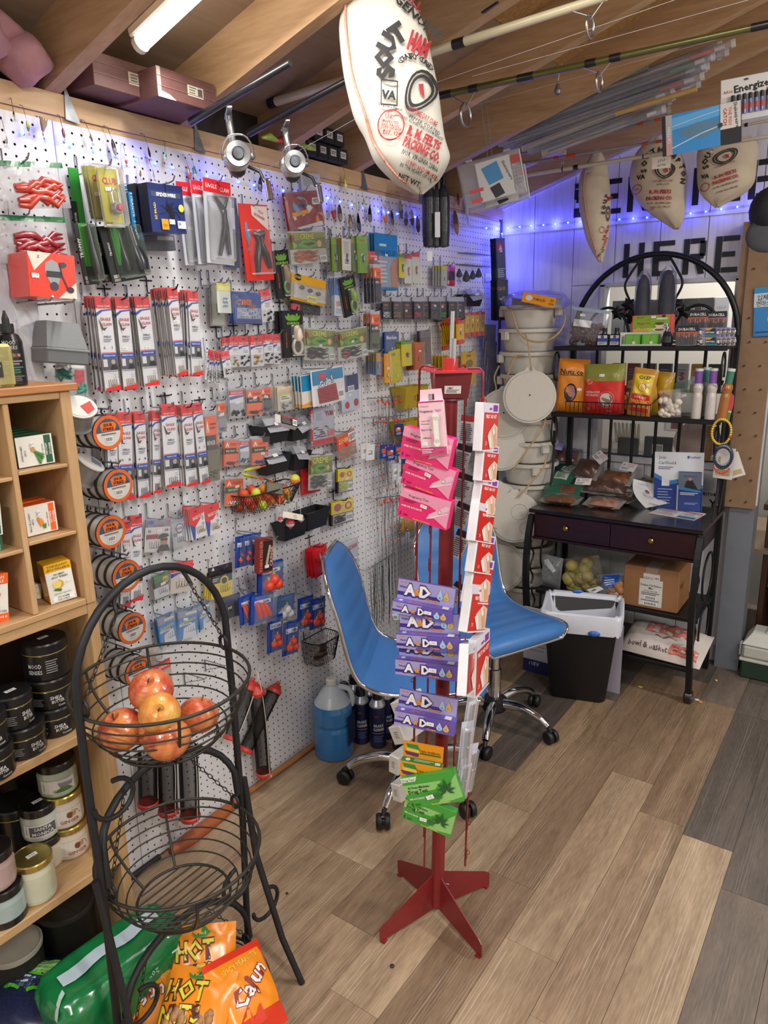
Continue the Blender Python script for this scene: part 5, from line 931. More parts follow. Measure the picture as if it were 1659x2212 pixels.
def vac(label,px,py,z,rz,w,h,t,col,lab=None,rx=0.,ry=0.,fw=1.35):
 p=Fl(px,py,z);mw=Matrix.Translation(p)@Matrix.Rotation(rz,4,'Z')@Matrix.Rotation(rx,4,'X')@Matrix.Rotation(ry,4,'Y');P=Pillow(w,h,t,2.0,0,seed=px*.1,wr=.35);m=M();P.mesh(m,col,None,12,10);o=m.build('smoked_meat_pack');o.matrix_world=mw;tag(o,label,'meat pack')
 F=Pillow(w*fw,h*fw,t*1.15,2.4,0,seed=px*.1,wr=.2);m=M();F.mesh(m,film('#d6d2cc',.03,.12),None,12,12);m.build('vacuum_film',o)
 if lab:m=M();m.T=Matrix.Translation((lab[0],lab[1],t*.62+.004))@Matrix.Rotation(lab[2],4,'Z')@Matrix.Rotation(lab[3]if len(lab)>3 else 0,4,'X');A=Art(m,.075,.05);A.R(0,0,1,1,'#e6e4e4');A.lines(.35,.1,.95,.55,4,'#d08a84');A.lines(.06,.62,.6,.92,2,'#555');A.bar(.08,.12,.28,.55);m.build('price_label',o)
 return o
D0=DZ
vac('smoked meat pack lowest at the left end of the desk',1212,1078,D0+.02,.1,.14,.08,.035,MEAT[1],None,.1)
vac('pale pink bacon pack at the front centre of the desk',1305,1086,D0+.02,.0,.13,.08,.035,MEAT[2],None,.15)
vac('dark meat pack in front, beside the folded card',1350,1070,D0+.03,-.5,.12,.09,.03,MEAT[0],(0,.02,.3),.3)
vac('big glossy brown meat pack in the middle of the heap',1310,1048,D0+.07,.05,.20,.10,.05,MEAT[0],(-.10,-.03,.1),.5)
vac('meat slab with a pale fat rim on top of the big pack',1330,1030,D0+.11,-.1,.13,.07,.03,MEAT[1],(.05,.05,-.1),.7)
vac('upright smoked meat pack with a white label at the top of the heap',1268,1010,D0+.14,-.2,.12,.10,.04,MEAT[0],(.06,.05,-.6),.8)
vac('smoked meat pack with a big label, highest at the left',1225,985,D0+.17,.2,.11,.08,.04,MEAT[1],(-.06,.04,-.2),.6)
vac('meat pack standing at the back with a folded white tag',1385,1045,D0+.09,-.9,.10,.08,.03,MEAT[0],None,.6)
JG=gl('#2d5b4a')
for i,(px,py,z,rz)in enumerate(((1215,1060,.05,.2),(1205,1030,.085,-.1),(1222,1015,.11,-.45))):
 p=Fl(px,py,D0+z);o=bag('jerky_bag','dark green glossy jerky bag at the left of the meat heap, %s'%['lowest','middle','topmost with pale print'][i],'snack bag',(Matrix.Translation(p)@Matrix.Rotation(rz,4,'Z')@Matrix.Rotation(.55,4,'X'),.17,.10),.03,JG,lambda a:(a.R(.45,.2,.85,.75,'#7a3a2c' if i==0 else '#a9b8a9'),a.lines(.5,.25,.8,.7,4,'#2d3b34')),seed=i+20)
def cs(a):
 a.R(0,0,1,1,'#dfe2ea');a.P([(0,.40),(.30,.52),(.55,.50),(1,.58),(1,1),(0,1)],gl('#24407e'));a.P([(0,.36),(.3,.49),(.55,.45),(1,.55),(1,.60),(.55,.52),(.3,.56),(0,.43)],'#3a86c4');a.T('Join',.16,.09,.055,'#39445c',.2,b=.0);a.T('CarShield',.26,.18,.055,'#39445c',.36,b=.0);a.lines(.08,.25,.4,.31,2,'#6a7285');a.T('CarShield',.82,.08,.032,'#2f5a9a',.2,b=.02);a.P([(.67,.06),(.71,.055),(.71,.09),(.69,.11),(.67,.09)],'#2f5a9a')
 a.R(.16,.42,.32,.58,'#e6e8ee');a.lines(.08,.63,.4,.92,6,'#9fb0d6',.3,.4)
f=fz((1416,962),(1523,964),(1408,1086),3.36,-84,D0);box_pack('leaflet_stand','clear acrylic leaflet stand with a blue and white poster at the back of the desk','sign',f,.006,film('#dfe6ee',.3,.06),cs);o=bpy.context.scene.objects['leaflet_stand'];w,h=f[1],f[2]
m=M();m.T=Matrix.Translation((w*.24,-h*.16,.012));m.box((-w*.23,-h*.32,-.006),(w*.23,h*.34,0),'#24407e');A=Art(m,w*.46,h*.66);A.R(0,0,1,.42,'#6a7482');A.T('CarShield',.5,.09,.06,'#2a4f94',.7,b=.02);A.P([(.25,.42),(.35,.22),(.6,.18),(.85,.42)],'#20242c');A.D(.52,.17,.08,'#b98f78');A.P([(0,.36),(1,.46),(1,.52),(0,.44)],'#3a86c4');A.R(0,.5,1,1,'#29478a');A.lines(.1,.52,.9,.60,2,'#e9edf5');A.lines(.3,.78,.9,.84,2,'#9fb0d6');m.build('leaflet',o)
m=M();m.tube([(w*.0,-h*.48,.016),(w*.0,-h*.05,.016)],.003,film('#f2f5fa',.4,.05),8);m.build('leaflet_pocket_edge',o)
p=Fl(1395,1098,D0+.002);t=thing('folded_card','white folded card leaning on its curved side between meat packs and leaflet stand','card',(p.x,p.y+.02,D0));m=M();N=8;a0=Vector((-.075,.02,.125));a1=Vector((.0,.0,.0))
def tent(d,mt):
 vs=[]
 for k in range(N+1):u=k/N;c=a0.lerp(a1+Vector((.0,-.02,.003)),u);bow=math.sin(u*PI)*d;vs+=[tuple(c+Vector((-bow,-bow*.5,0))),tuple(c+Vector((.085,.03,-.02+.045*u))+Vector((bow*.2,0,0)))]
 m.add(vs,[(2*k,2*k+2,2*k+3,2*k+1)for k in range(N)],mt,True)
tent(.022,'#cfcfd2');tent(-.002,'#e3e4e6');m.build('card',t);m=M();R3=(Vector((.085,.03,-.02))).normalized();dn=(a1-a0).normalized();nn=R3.cross(dn).normalized();nn=nn if nn.y<0 else-nn;m.T=Matrix.Translation((.004,-.006,.062))@Matrix((R3,-dn,nn)).transposed().to_4x4();A=Art(m,.075,.13);A.z=.004;A.T('CarShield',.45,.1,.07,'#2f6aa8',.6,b=.02);A.D(.5,.38,.14,'#6a2a32',n=6);A.lines(.15,.55,.9,.62,2,'#777');A.lines(.3,.84,.9,.9,1,'#777');m.build('card_print',t)
mw=Matrix.Translation((lambda q:(q.x,q.y,D0+.001))(Fl(1463,1110,D0)))@Matrix.Rotation(math.radians(-8),4,'Z');m=M();m.box((-.10,-.07,0),(.10,.07,.0012),'#e6e3e4');o=m.build('paper_sheet');o.matrix_world=mw;tag(o,'white and red printed instruction sheet lying at the right of the desk','paper');m=M();A=Art(m,.2,.14,.0012);A.R(.0,.0,1,.16,'#e3dfe2');A.R(.03,.14,.97,.19,'#b8323c');A.T('easyclaims',.45,.07,.1,'#3a3a44',.5,b=.02);A.L([(.03,.2),(.03,.97),(.60,.97),(.60,.22)],.012,'#c0404a');A.L([(.62,.22),(.97,.22),(.97,.72),(.62,.72)],.012,'#c0404a');A.T('STEP 1',.3,.25,.07,'#c03a44',.2);A.T('STEP 2',.3,.58,.07,'#c03a44',.2);A.T('STEP 3',.82,.28,.07,'#c03a44',.2);A.lines(.06,.32,.57,.52,4,'#85858c');A.lines(.06,.64,.57,.92,4,'#85858c');A.lines(.66,.38,.94,.68,4,'#85858c');A.R(.62,.8,1,.98,'#2f7ab0');m.build('printed_front',o)
hk=B(1562,905,3.235)
t=thing('bead_bracelet','yellow bead bracelet hanging from the corner of the middle shelf','bracelet',(hk.x,3.225,hk.z));
for k in range(34):a=2*PI*k/34;m=M();m.sph((.036*math.cos(a),.004*math.sin(3*a),-.052+.052*math.sin(a)),.0056,mat('#c94a34',.4)if k==32 else mat('#d9b53a',.4,coat=.3),8,(1,1,1),5);m.build('bead',t)
c=B(1563,985,3.20);t=thing('bead_bracelet','bundle of navy and grey bead bracelets hanging below the yellow one','bracelet',(c.x,3.20,c.z))
for q,(col,rr,oz)in enumerate((('#2a3650',.040,0),('#8d97a5',.034,.002),('#1f2a3e',.038,-.006),('#c9523a',.041,-.02))):
 for k in range(30):
  if q==3 and not 17<k<28:continue
  a=2*PI*k/30;m=M();m.sph((rr*math.cos(a)*.85,-.006*q,oz+rr*1.15*math.sin(a)),.005,mat(col,.4,coat=.3),7,(1,1,1),5);m.build('bead',t)
for i,(a,b,c_,yw_)in enumerate((((1548,965),(1590,970),(1530,1030),-95),((1560,985),(1594,975),(1552,1042),-80))):
 f=fz(a,b,c_,3.24+.02*i,yw_);box_pack('earring_card','white jewellery card with gold print behind the bracelets, %s'%('left' if i==0 else 'right'),'card',f,.0015,'#d6d2cf',lambda A:(A.R(.1,.7,.85,.9,'#b9a57a'),A.R(.2,.3,.3,.55,'#c9a44a')))
f=fz((1350,1205),(1470,1223),(1348,1292),3.17,-90,ZC);w,h=f[1],f[2]
o=box_pack('carton_box','brown cardboard carton with a white shipping label on the lower shelf','box',f,.22,mat('#9a6d45',.7,var=.08,scale=14),lambda a:(a.R(.36,.14,.66,.30,'#dcdad6'),a.T('AZZ111',.45,.25,.05,'#444',.2),a.bar(.56,.2,.65,.28),a.R(.30,.28,.72,.93,'#dcdad6'),a.T('Deluxe Old Fashion',.51,.42,.055,'#333',.38,b=.02),a.T('Mix',.51,.49,.05,'#333',.2,b=.02),a.T('27 Lbs. Net Wt.',.51,.56,.035,'#444',.3),a.lines(.34,.6,.68,.68,2,'#666'),a.bar(.4,.68,.62,.77),a.lines(.34,.78,.68,.82,1,'#666'),a.bar(.38,.83,.64,.91)),bevel=.003)
m=M();m.box((-w*.1,h/2-.03,-.10),(w*.12,h/2+.0012,.0012),film('#e9e4d6',.3,.1));m.build('tape',o)
m=M();m.T=Matrix.Translation((w/2+.0005,0,0))@Matrix.Rotation(PI/2,4,'Y');m.text('MIX',.06,.02,.03,'#9a3a30');m.build('side_print',o)
def pot_fill(m,w,h,t):
 q=random.Random(9)
 for k in range(20):m.sph((q.uniform(-.36,.36)*w,q.uniform(-.40,.34)*h,q.uniform(-.1,.35)*t),.030,mat('#b3a45a',.5,var=.12,scale=40),12,(1,q.uniform(1,1.25),.95),8)
bag('potato_bag','clear bag of yellow potatoes on the lower shelf','bag',fz((1215,1178),(1295,1168),(1212,1250),3.26,-92,ZC),.12,film('#d9d4c0',.12,.1),None,fill=pot_fill,seed=31)
def on_fill(m,w,h,t):
 q=random.Random(4)
 for k in range(16):m.sph((q.uniform(-.36,.36)*w,q.uniform(-.44,.2)*h,q.uniform(0,.4)*t),.020,mat('#c08a55',.5,var=.12),10,(1,q.uniform(1,1.3),1),6)
bag('onion_bag','orange and blue netted bag of snacks between potatoes and carton','bag',fz((1290,1212),(1352,1205),(1282,1268),3.21,-88,ZC),.09,film('#cfd6e6',.14,.12),lambda a:(a.P([(.2,.02),(.8,.05),(.85,.4),(.3,.42)],gl('#2c5aa8')),a.lines(.3,.08,.75,.36,4,'#dfe6f2'),a.P([(.3,.72),(1,.55),(1,.68),(.4,.84)],'#e6e4e2')),fill=on_fill,seed=32)
bag('plastic_bag','crumpled clear and black plastic bag at the left end of the lower shelf','bag',fz((1176,1180),(1218,1190),(1172,1248),3.20,-90,ZC),.08,film('#b9bcc2',.35,.12),lambda a:a.P([(.1,.15),(.3,.1),(.8,.35),(.7,.42),(.2,.25)],'#d9dade'),seed=33)
bag('plastic_bag','black and white plastic bag end hanging in front of the onion bag','bag',(Matrix.Translation(B(1290,1280,3.12))@Matrix.Rotation(PI/2,4,'X')@Matrix.Rotation(.4,4,'Z'),.10,.06),.03,film('#6a6c72',.5,.12),lambda a:a.P([(.05,.1),(.7,.05),(.9,.3),(.3,.5)],'#d6d8dc'),seed=34)
for k in range(5):
 p=Vector((.535+.004*k,3.24,.1562+.012*k));m=M();m.box((-.085,-.08,0),(.085,.13,.0115),'#c4c9c2' if k%2 else '#a9b0a6',.002);o=m.build('magazine',None,p);tag(o,'magazine in the stack at the left of the bottom shelf' if k<4 else 'top grey magazine of the stack on the bottom shelf','magazine','magazines on the bottom shelf')
bag('flour_sack','white and pink paper sack lying on the bottom shelf','sack',(Matrix.Translation(B(1438,1383,3.22).xy.to_3d()+Vector((0,.0,ZD+.052)))@Matrix.Rotation(math.radians(-4),4,'Z')@Matrix.Rotation(.35,4,'X'),.36,.22),.095,mat('#cfc5be',.6,var=.05),lambda a:(a.R(.25,.05,.85,.5,gl('#bb7a76',.5)),a.P([(.45,.2),(.6,.12),(.75,.3),(.6,.42),(.48,.36)],'#b5793f'),a.lines(.4,.56,.66,.62,1,'#6a4a4c'),a.T('bowl & basket',.36,.86,.10,'#5a3a44',.5,b=.01),a.R(.62,.72,.95,.95,gl('#c07a70',.5)),a.lines(.66,.78,.9,.9,2,'#8a3a3a')),seed=40,k=5)
TB=Vector((.735,2.955,0));ta=math.radians(16)
t=thing('trash_bin','black plastic trash bin with a white liner bag in front of the bakers rack','trash can',TB);t.rotation_euler.z=ta
def rr(w,d,c,n=5):
 out=[]
 for sx,sy,a0 in((1,1,0),(-1,1,PI/2),(-1,-1,PI),(1,-1,3*PI/2)):
  for k in range(n+1):a=a0+PI/2*k/n;out.append((sx*(w-c)+c*math.cos(a),sy*(d-c)+c*math.sin(a)))
 return out
def loft(m,rings,mt,sm=True):
 N=len(rings[0]);vs=[p for r in rings for p in r];fs=[]
 for i in range(len(rings)-1):
  for k in range(N):fs.append((i*N+k,i*N+(k+1)%N,(i+1)*N+(k+1)%N,(i+1)*N+k))
 m.add(vs,fs,mt,sm);return m
m=M();loft(m,[[(x,y,z)for x,y in rr(a,b,.03)]for a,b,z in((.115,.085,.0),(.12,.09,.006),(.158,.118,.40),(.163,.123,.41),(.155,.115,.405),(.118,.088,.012))],mat('#17171a',.5,var=.08,bump=.08,scale=300));m.add([(x,y,.0)for x,y in rr(.115,.085,.03)],[tuple(range(24))[::-1]],BLKM);m.build('bin_body',t)
rg=random.Random(8);base_r=rr(.168,.128,.03,7);N=len(base_r);m=M();LIN=mat('#d3d7e2',.35,var=.04,coat=.2)
def wob(sc,z,am,se):q=random.Random(se);ph=[q.uniform(0,6)for _ in range(4)];return[(x*sc*(1+am*math.sin(5*2*PI*i/N+ph[0])+am*.7*math.sin(11*2*PI*i/N+ph[1])),y*sc*(1+am*math.sin(7*2*PI*i/N+ph[2])),z+am*.5*math.sin(9*2*PI*i/N+ph[3]))for i,(x,y)in enumerate(base_r)]
loft(m,[wob(1.01,.335,.012,1),wob(1.035,.37,.014,2),wob(1.03,.41,.02,3),wob(1.0,.428,.012,4),wob(.92,.415,.012,5),wob(.84,.33,.02,6),wob(.74,.2,.02,7),wob(.6,.08,.02,8)],LIN);m.build('liner_bag',t)
TAPE=mat('#2d62b8',.35,coat=.2)
for(x,y,z,rz)in((.06,-.136,.345,0),(-.03,.128,.43,.1)):m=M();m.T=Matrix.Translation((x,y,z))@Matrix.Rotation(rz,4,'Z');m.sph((0,0,0),.022,TAPE,10,(1.2,.35,.6));m.build('drawstring',t)
for i,(x0,x1,y,label,up)in enumerate(((.435,.60,3.02,'white and navy cardboard sheet leaning behind the bin, printed upside down',1),(.80,.90,3.03,'plain lilac cardboard edge to the right of the bin',0))):
 m=M();m.box((-(x1-x0)/2,-.004,0),((x1-x0)/2,0,.33),'#c9c9d4' if i==0 else '#a79fb0');o=m.build('cardboard_sheet',None,((x0+x1)/2,y,0));tag(o,label,'cardboard')
 if up:m=M();m.T=Matrix.Translation((0,-.0045,.165))@Matrix.Rotation(PI/2,4,'X');A=Art(m,x1-x0,.33);A.R(0,.8,1,1,'#2a2f66');A.T('ABU',.35,.86,.06,'#c9cbe0',.5,rot=PI);A.lines(.1,.2,.8,.7,8,'#8f90a5',.2,.3);m.build('printed_front',o)
 # == stacked grain buckets with rope-hung lids
BK=mat('#c9c4ba',.55,var=.06,scale=260,name='speckled_plastic');ROPE=mat('#b79c72',.8,var=.15,scale=200,bump=.3);BC=Vector((.272,3.37,0))
NB=16;bs=None
for k in range(NB):
 z=.085+.107*k;h=.16 if k==NB-1 or True else .16;c=BC+Vector((.02*math.sin(k*.8)*.4+.010*(1 if k<9 else 0),-.004*math.cos(k*1.3),z-.085));lab='speckled white bait bucket at the top of the stack' if k==NB-1 else 'speckled white bait bucket second from the top' if k==NB-2 else 'speckled white bait bucket third from the top' if k==NB-3 else 'speckled white bait bucket, %s from the top of the stack'%ORD[NB-1-k]
 if bs is None:
  t=thing('bait_bucket',lab,'bucket',c,'nested bait buckets');m=M();r=.136;m.lathe([(0,.0),(r*.80,0),(r*.82,.005),(r*.95,.085),(r*.955,.088),(r*1.06,.088),(r*1.07,.092),(r*1.07,.104),(r*1.03,.106),(r*.985,.106),(r*.95,.09),(r*.80,.015),(0,.012)],BK,30);m.build('bucket_body',t)
  for a in(-.6,2.5):m=M();m.T=Matrix.Rotation(a-PI/2+.0,4,'Z');m.box((-.018,-.158,.055),(.018,-.132,.094),BK,.003);m.build('handle_lug',t)
  bs=t
 else:t=dup(bs,Matrix.Translation(c)@Matrix.Rotation(.35*k if k!=NB-1 else .6,4,'Z'),lab)
top=BC.z+.085+.107*(NB-1)
ts=[o for o in COL.objects if o.name.startswith('bait_bucket')]
def ropeo(label,pts,r=.0042):
 m=M();m.tube(smooth_path(pts,6),r,ROPE,6);o=m.build('rope');tag(o,label,'rope');return o
Bq=lambda x,y,Y:B(x,y,Y)
ropeo('jute rope handle looping down the front of the top bucket',[Bq(1092,662,3.25),Bq(1105,672,3.215),Bq(1118,712,3.2),Bq(1140,734,3.195),Bq(1175,738,3.195),Bq(1206,720,3.22),Bq(1221,690,3.28),Bq(1216,665,3.33)])
ropeo('jute rope tying the front lid to the second bucket',[Bq(1135,722,3.21),Bq(1141,742,3.19),Bq(1144,770,3.175),Bq(1149,800,3.165)])
ropeo('jute rope arching over to the second lid',[Bq(1091,845,3.16),Bq(1098,808,3.19),Bq(1112,772,3.2),Bq(1132,768,3.21)]);ropeo('jute rope crossing the lower buckets from right to left',[Bq(1178,905,3.25),Bq(1170,930,3.21),Bq(1140,970,3.17),Bq(1105,1020,3.15)]);ropeo('jute rope hanging in a loop beside the meat packs',[Bq(1180,985,3.24),Bq(1174,1010,3.2),Bq(1145,1045,3.17),Bq(1118,1075,3.15)]);ropeo('jute rope at the left edge of the bucket stack',[Bq(1078,790,3.25),Bq(1068,815,3.22),Bq(1072,840,3.2),Bq(1064,852,3.19)])
def lid(px,py,Y,r,label,tiltx=0.,tz=0.,art=None,hole=True,face=-60):
 p=B(px,py,Y);a=math.radians(face);n=Vector((math.cos(a),math.sin(a),.12+tiltx)).normalized();rgt=Vector((-math.sin(a),math.cos(a),0));up=n.cross(rgt);mw=Matrix(((rgt.x,up.x,n.x,p.x),(rgt.y,up.y,n.y,p.y),(rgt.z,up.z,n.z,p.z),(0,0,0,1)))@Matrix.Rotation(tz,4,'Z')
 m=M();m.lathe([(0,-.010),(r*.98,-.010),(r,-.007),(r,-.002),(r*.985,0),(r*.93,.0),(r*.92,.004),(r*.90,.006),(0,.006)],BK,36);m.prism([(-.035,r*.9),(.035,r*.9),(.012,r*1.1),(-.012,r*1.1)],-.008,-.001,BK);o=m.build('bucket_lid');o.matrix_world=mw;tag(o,label,'lid')
 if hole:m=M();m.lathe([(.004,.0062),(0,.0055)],'#141414',10,(0,r*.06,.0006));m.build('pin_hole',o)
 if art:art(o,r)
 return o
lid(1144,857,3.155,.122,'round speckled bucket lid hanging in front, the highest of the lids',face=-62);lid(1088,895,3.20,.122,'speckled bucket lid second from the top, behind the first aid kits',face=-62);lid(1082,965,3.185,.118,'speckled bucket lid third from the top',face=-60,hole=False)
lid(1079,1095,3.12,.115,'speckled bucket lid turned edge-on with a raised rim, above the cup-holder lid',face=-35,hole=False)
def cup(o,r):
 for(x,y,q)in((.02,.03,.035),(.05,-.05,.026)):m=M();m.lathe([(q,.0062),(q*1.1,.009),(q*1.2,.0062)],BK,18,(x,y,0));m.build('moulded_ring',o)
lid(1112,1118,3.15,.125,'lid with moulded cup rings near the desk corner',face=-58,hole=False,art=cup);lid(1078,1225,3.17,.13,'lowest bucket lid, behind the blue chair',face=-60)
t=bag('foam_plate_bag','clear bag of foam plates with an orange label on top of the bucket stack','bag',(Matrix.Translation(BC+Vector((.03,-.01,1.73)))@Matrix.Rotation(math.radians(28),4,'Z')@Matrix.Rotation(.12,4,'X'),.31,.29),.085,film('#d6d2ea',.07,.1),lambda a:None,seed=50,k=3)
m=M();m.T=Matrix.Translation((0,0,-.028));
for k in range(8):m.lathe([(0,.005*k),(.075,.005*k),(.118,.005*k+.010),(.118,.005*k+.012),(.074,.005*k+.002),(0,.005*k+.002)],mat('#e0dedd',.6),24)
o=m.build('foam_plates',t);o['kind']='stuff'
f=frame((1132,630),(1202,644),(1130,652),Y=3.21,n=(.35,-.85,.35));box_pack('paper_band','orange paper band of the foam plates reading FOAM PLATES','label',f,.0015,gl('#d99a3c'),lambda a:(a.T('FOAM PLATES',.52,.5,.26,'#4a2f14',.36,b=.02),a.D(.2,.5,.10,'#d8d4e0',sy=.9),a.T('50',.9,.35,.28,'#4a2f14',.1),a.T('PLATES',.9,.7,.2,'#4a2f14',.16)))
bpy.data.objects['paper_band'].parent=None
# == stock seen through the window behind the rack
ZS=1.5325;q=random.Random(6)
for i in range(8):
 x=.585+.067*i;c1=['#16171c','#16171c','#1a1a22','#1b1b20','#16171c','#16171c','#2a2230','#d8d9dc'][i];c2=['#8f9196','#7d8088','#3a2a3a','#8a3a30','#6a4a3a','#5a3a5a','#a8927a','#b9bcc4'][i]
 f=(Matrix(((1,0,0,x),(0,0,-1,3.70),(0,1,0,ZS+.098),(0,0,0,1))),.062,.19);box_pack('cigar_box','black-topped cigar box behind the window, %s from the left on the upper shelf'%['first','second','third','fourth','fifth','sixth','seventh','eighth'][i],'box',f,.05,c1,lambda a:(a.R(0,.38,1,1,c2),a.T('game' if i<6 else 'LEAF',.5,.24,.07,'#b9bac0',.8,b=.02),a.R(.05,.86,.95,.96,'#c9a834')if i<3 else a.lines(.1,.6,.9,.8,3,'#444')))
for nm,z in(('mid',1.30),):m=M();m.box((WX0-.02,3.67,z-.006),(WX1+.02,3.80,z),'#5a5048');m.build('far_shelf',window_1)
for i,c in enumerate(('#3a1f2a','#8a3a34','#4a4a50','#27304f','#c9ccd4','#d8922c','#2a2c30')):
 x=.60+.075*i;f=(Matrix(((1,0,0,x),(0,0,-1,3.70),(0,1,0,1.30+.063),(0,0,0,1))),.06,.125);box_pack('snack_pouch','%s packet behind the window on the middle shelf'%['maroon','brick red','grey','navy','white and blue','orange','black'][i],'package',f,.03,c,lambda a:(a.R(.12,.68,.88,.92,'#c9c9cc' if i<4 else '#2f4f94'),a.lines(.15,.2,.85,.5,3,'#8a8a90'),a.T('S',.6,.45,.3,'#c8363c',.4,b=.05)if i==4 else 0))
f=(Matrix(((1,0,0,1.00),(0,0,-1,3.69),(0,1,0,1.30+.035),(0,0,0,1))),.09,.07);f[0].translation.y=3.665;box_pack('snack_box','white box with a blue oval logo behind the window near the bottles','box',f,.004,'#d9dee4',lambda a:(a.D(.5,.5,.3,'#2f5fae',sy=.8),a.D(.5,.5,.24,'#e8ecf2',sy=.8),a.T('F',.5,.5,.4,'#2f5fae',.3,b=.05)))
m=M();m.lathe([(0,.0),(.07,.002),(.105,.02),(.106,.022),(.07,.005),(0,.004)],mat('#c9aea2',.35,coat=.4),32,(0,0,0),sq=(1,1));o=m.build('platter',None,(1.0,3.70,WZ0+.075));o.rotation_euler=(1.0,.1,0);tag(o,'pale pink oval platter behind the window above the leaflet stand','plate')
for k in range(7):m=M();m.tube([(.62+.017*k,3.69,WZ0+.05),(.60+.02*k,3.70,WZ0+.15)],[.010,.006],mat('#d6d0bd',.4),8);o=m.build('plastic_fork');tag(o,'cream plastic cutlery handle in the clear tray behind the window','cutlery','cutlery behind the window')
m=M();m.box((.585,3.66,WZ0+.001),(.76,3.74,WZ0+.06),film('#d6dade',.2,.1),.004);o=m.build('cutlery_tray');tag(o,'clear tray of cream cutlery behind the window, left side','tray')
for i,(x0,x1,h,c)in enumerate(((.64,.74,.085,'#26262a'),(.77,.90,.10,'#1c1c20'),(1.05,1.075,.17,'#b07a3a'))):m=M();m.box((x0,3.632,WZ0+.001),(x1,3.655,WZ0+h),c,.002);o=m.build('counter_box');tag(o,['low black box on the window ledge behind the meat packs','taller black box with a white barcode on the window ledge','upright wooden strip on the window ledge right of the platter'][i],'box');
a=M();a.T=Matrix.Translation((.835,3.6315,WZ0+.04))@Matrix.Rotation(PI/2,4,'X');Art(a,.05,.05).bar(0,0,1,1);a.build('barcode',bpy.data.objects['counter_box.001'])
f=(Matrix(((1,0,0,.90),(0,0,-1,3.68),(0,1,0,WZ0+.155),(0,0,0,1))),.11,.06);box_pack('clear_tub','clear tub with a pink label behind the window above the black box','tub',f,.04,film('#d8dde2',.25,.1),lambda a:a.R(.3,.2,.8,.8,'#a86a72'))
for i,(TL,TR,BL,t1,t2)in enumerate((((1330,1030),(1395,1033),(1328,1085),'HISTORICAL','VH'),((1500,1052),(1585,1060),(1497,1100),'HISTORICAL','YSI'))):
 f=frame(TL,TR,BL,Y=3.592,yaw=-90);f=(f[0],.16,.09);box_pack('licence_plate','white licence plate with black letters behind the rack, %s'%('left one reading HISTORICAL' if i==0 else 'right one behind the leaflet stand'),'licence plate',f,.0015,'#d2d4d8',lambda a:(a.T(t1,.5,.2,.16,'#26262a',.8,b=.03),a.T(t2,.6,.68,.42,'#1e1f24',.6,b=.03)))
t=thing('tube_lamp','tube lamp over the counter behind the window, out of view','lamp',(1.0,3.95,2.27));m=M();m.tube([(-.5,0,0),(.5,0,0)],.018,EM,10);m.build('glowing_tube',t)
l=area('tube_light',(1.0,3.95,2.24),(1.0,3.95,0),.9,.06,40,(1,.95,.88))
# == overhead: hams, rods, reels, floats, boxes on the plate, LED strips
NV_=Vector((.5704,-.8214,0));NV_=Vector((.5,-.866,0)).normalized()
CLOTH=mat('#c8c5ba',.75,var=.05,scale=18,bump=.15,name='muslin');CLOTH2=mat('#c3b5a0',.75,var=.12,scale=12,bump=.2,name='stained_muslin');INK=mat('#2a2829',.8,var=.1);RINK=mat('#a8323a',.8,var=.1)
def ham(label,A,rows,d,cl,tx,yaw,stitch=None):
 n=Vector((math.cos(yaw),math.sin(yaw),0));r=Vector((-n.y,n.x,0));c0=B(rows[len(rows)//2][1],rows[len(rows)//2][0],A);inv=lambda q:((q-c0).dot(r),(q-c0).z)
 R=[(inv(PLN(xl,y,c0,n)),inv(PLN(xr,y,c0,n)))for y,xl,xr in rows];Z=[((a[0]+b[0])/2,(b[0]-a[0])/2,(a[1]+b[1])/2)for a,b in R]
 mx=max(z[1]for z in Z);rings=[]
 fine=[]
 for i in range(len(Z)-1):
  for k in range(4):
   t=k/4;p0=Z[max(0,i-1)];p1=Z[i];p2=Z[i+1];p3=Z[min(len(Z)-1,i+2)];fine.append([.5*(2*p1[j]+(p2[j]-p0[j])*t+(2*p0[j]-5*p1[j]+4*p2[j]-p3[j])*t*t+(3*p1[j]-p0[j]-3*p2[j]+p3[j])*t**3)for j in range(3)])
 fine.append(list(Z[-1]))
 for c,hw_,z in fine:
  dd=d*min(1,(hw_/mx)**.7);rings.append([(c+hw_*math.cos(2*PI*k/28),z+.004*math.sin(5*2*PI*k/28+z*40),dd*math.sin(2*PI*k/28)*(1+.05*math.sin(3*k+z*60)))for k in range(28)])
 m=M();loft(m,rings[::-1],cl);N=len(rings);m.add(rings[0],[tuple(range(28))],cl);m.add(rings[-1],[tuple(range(28))[::-1]],cl);o=m.build('ham');o.matrix_world=Matrix(((r.x,0,n.x,c0.x),(r.y,0,n.y,c0.y),(r.z,1,n.z,c0.z),(0,0,0,1)));tag(o,label,'ham')
 def zf(x,y):
  b=min(fine,key=lambda q:abs(q[2]-y));i=fine.index(b);hw_=b[1];u=max(-.97,min(.97,(x-b[0])/max(hw_,.001)));return d*min(1,(hw_/mx)**.7)*math.sqrt(1-u*u)*1.06+.002
 P=Pillow(1,1,1);P.zf=zf;a=M()
 def loc(px,py):return inv(PLN(px,py,c0,n))
 tx(a,loc);P.drape(a,.0015);a.build('printed_front',o)
 if stitch:
  q=M();pts=[loc(*s)for s in stitch];vs=smooth_path([(x,y,0)for x,y in pts],10);q.tube([(v.x,v.y,zf(v.x,v.y)+.0015)for v in vs],.0035,mat('#c08a78',.8,var=.3,scale=300),5);q.build('stitched_seam',o)
 return o
def tt(a,loc,s,px,py,h,c,rot=0.,b=.02,w=None):x,y=loc(px,py);a.text(s,x,y,h,c,0,'C',w,b,rot)
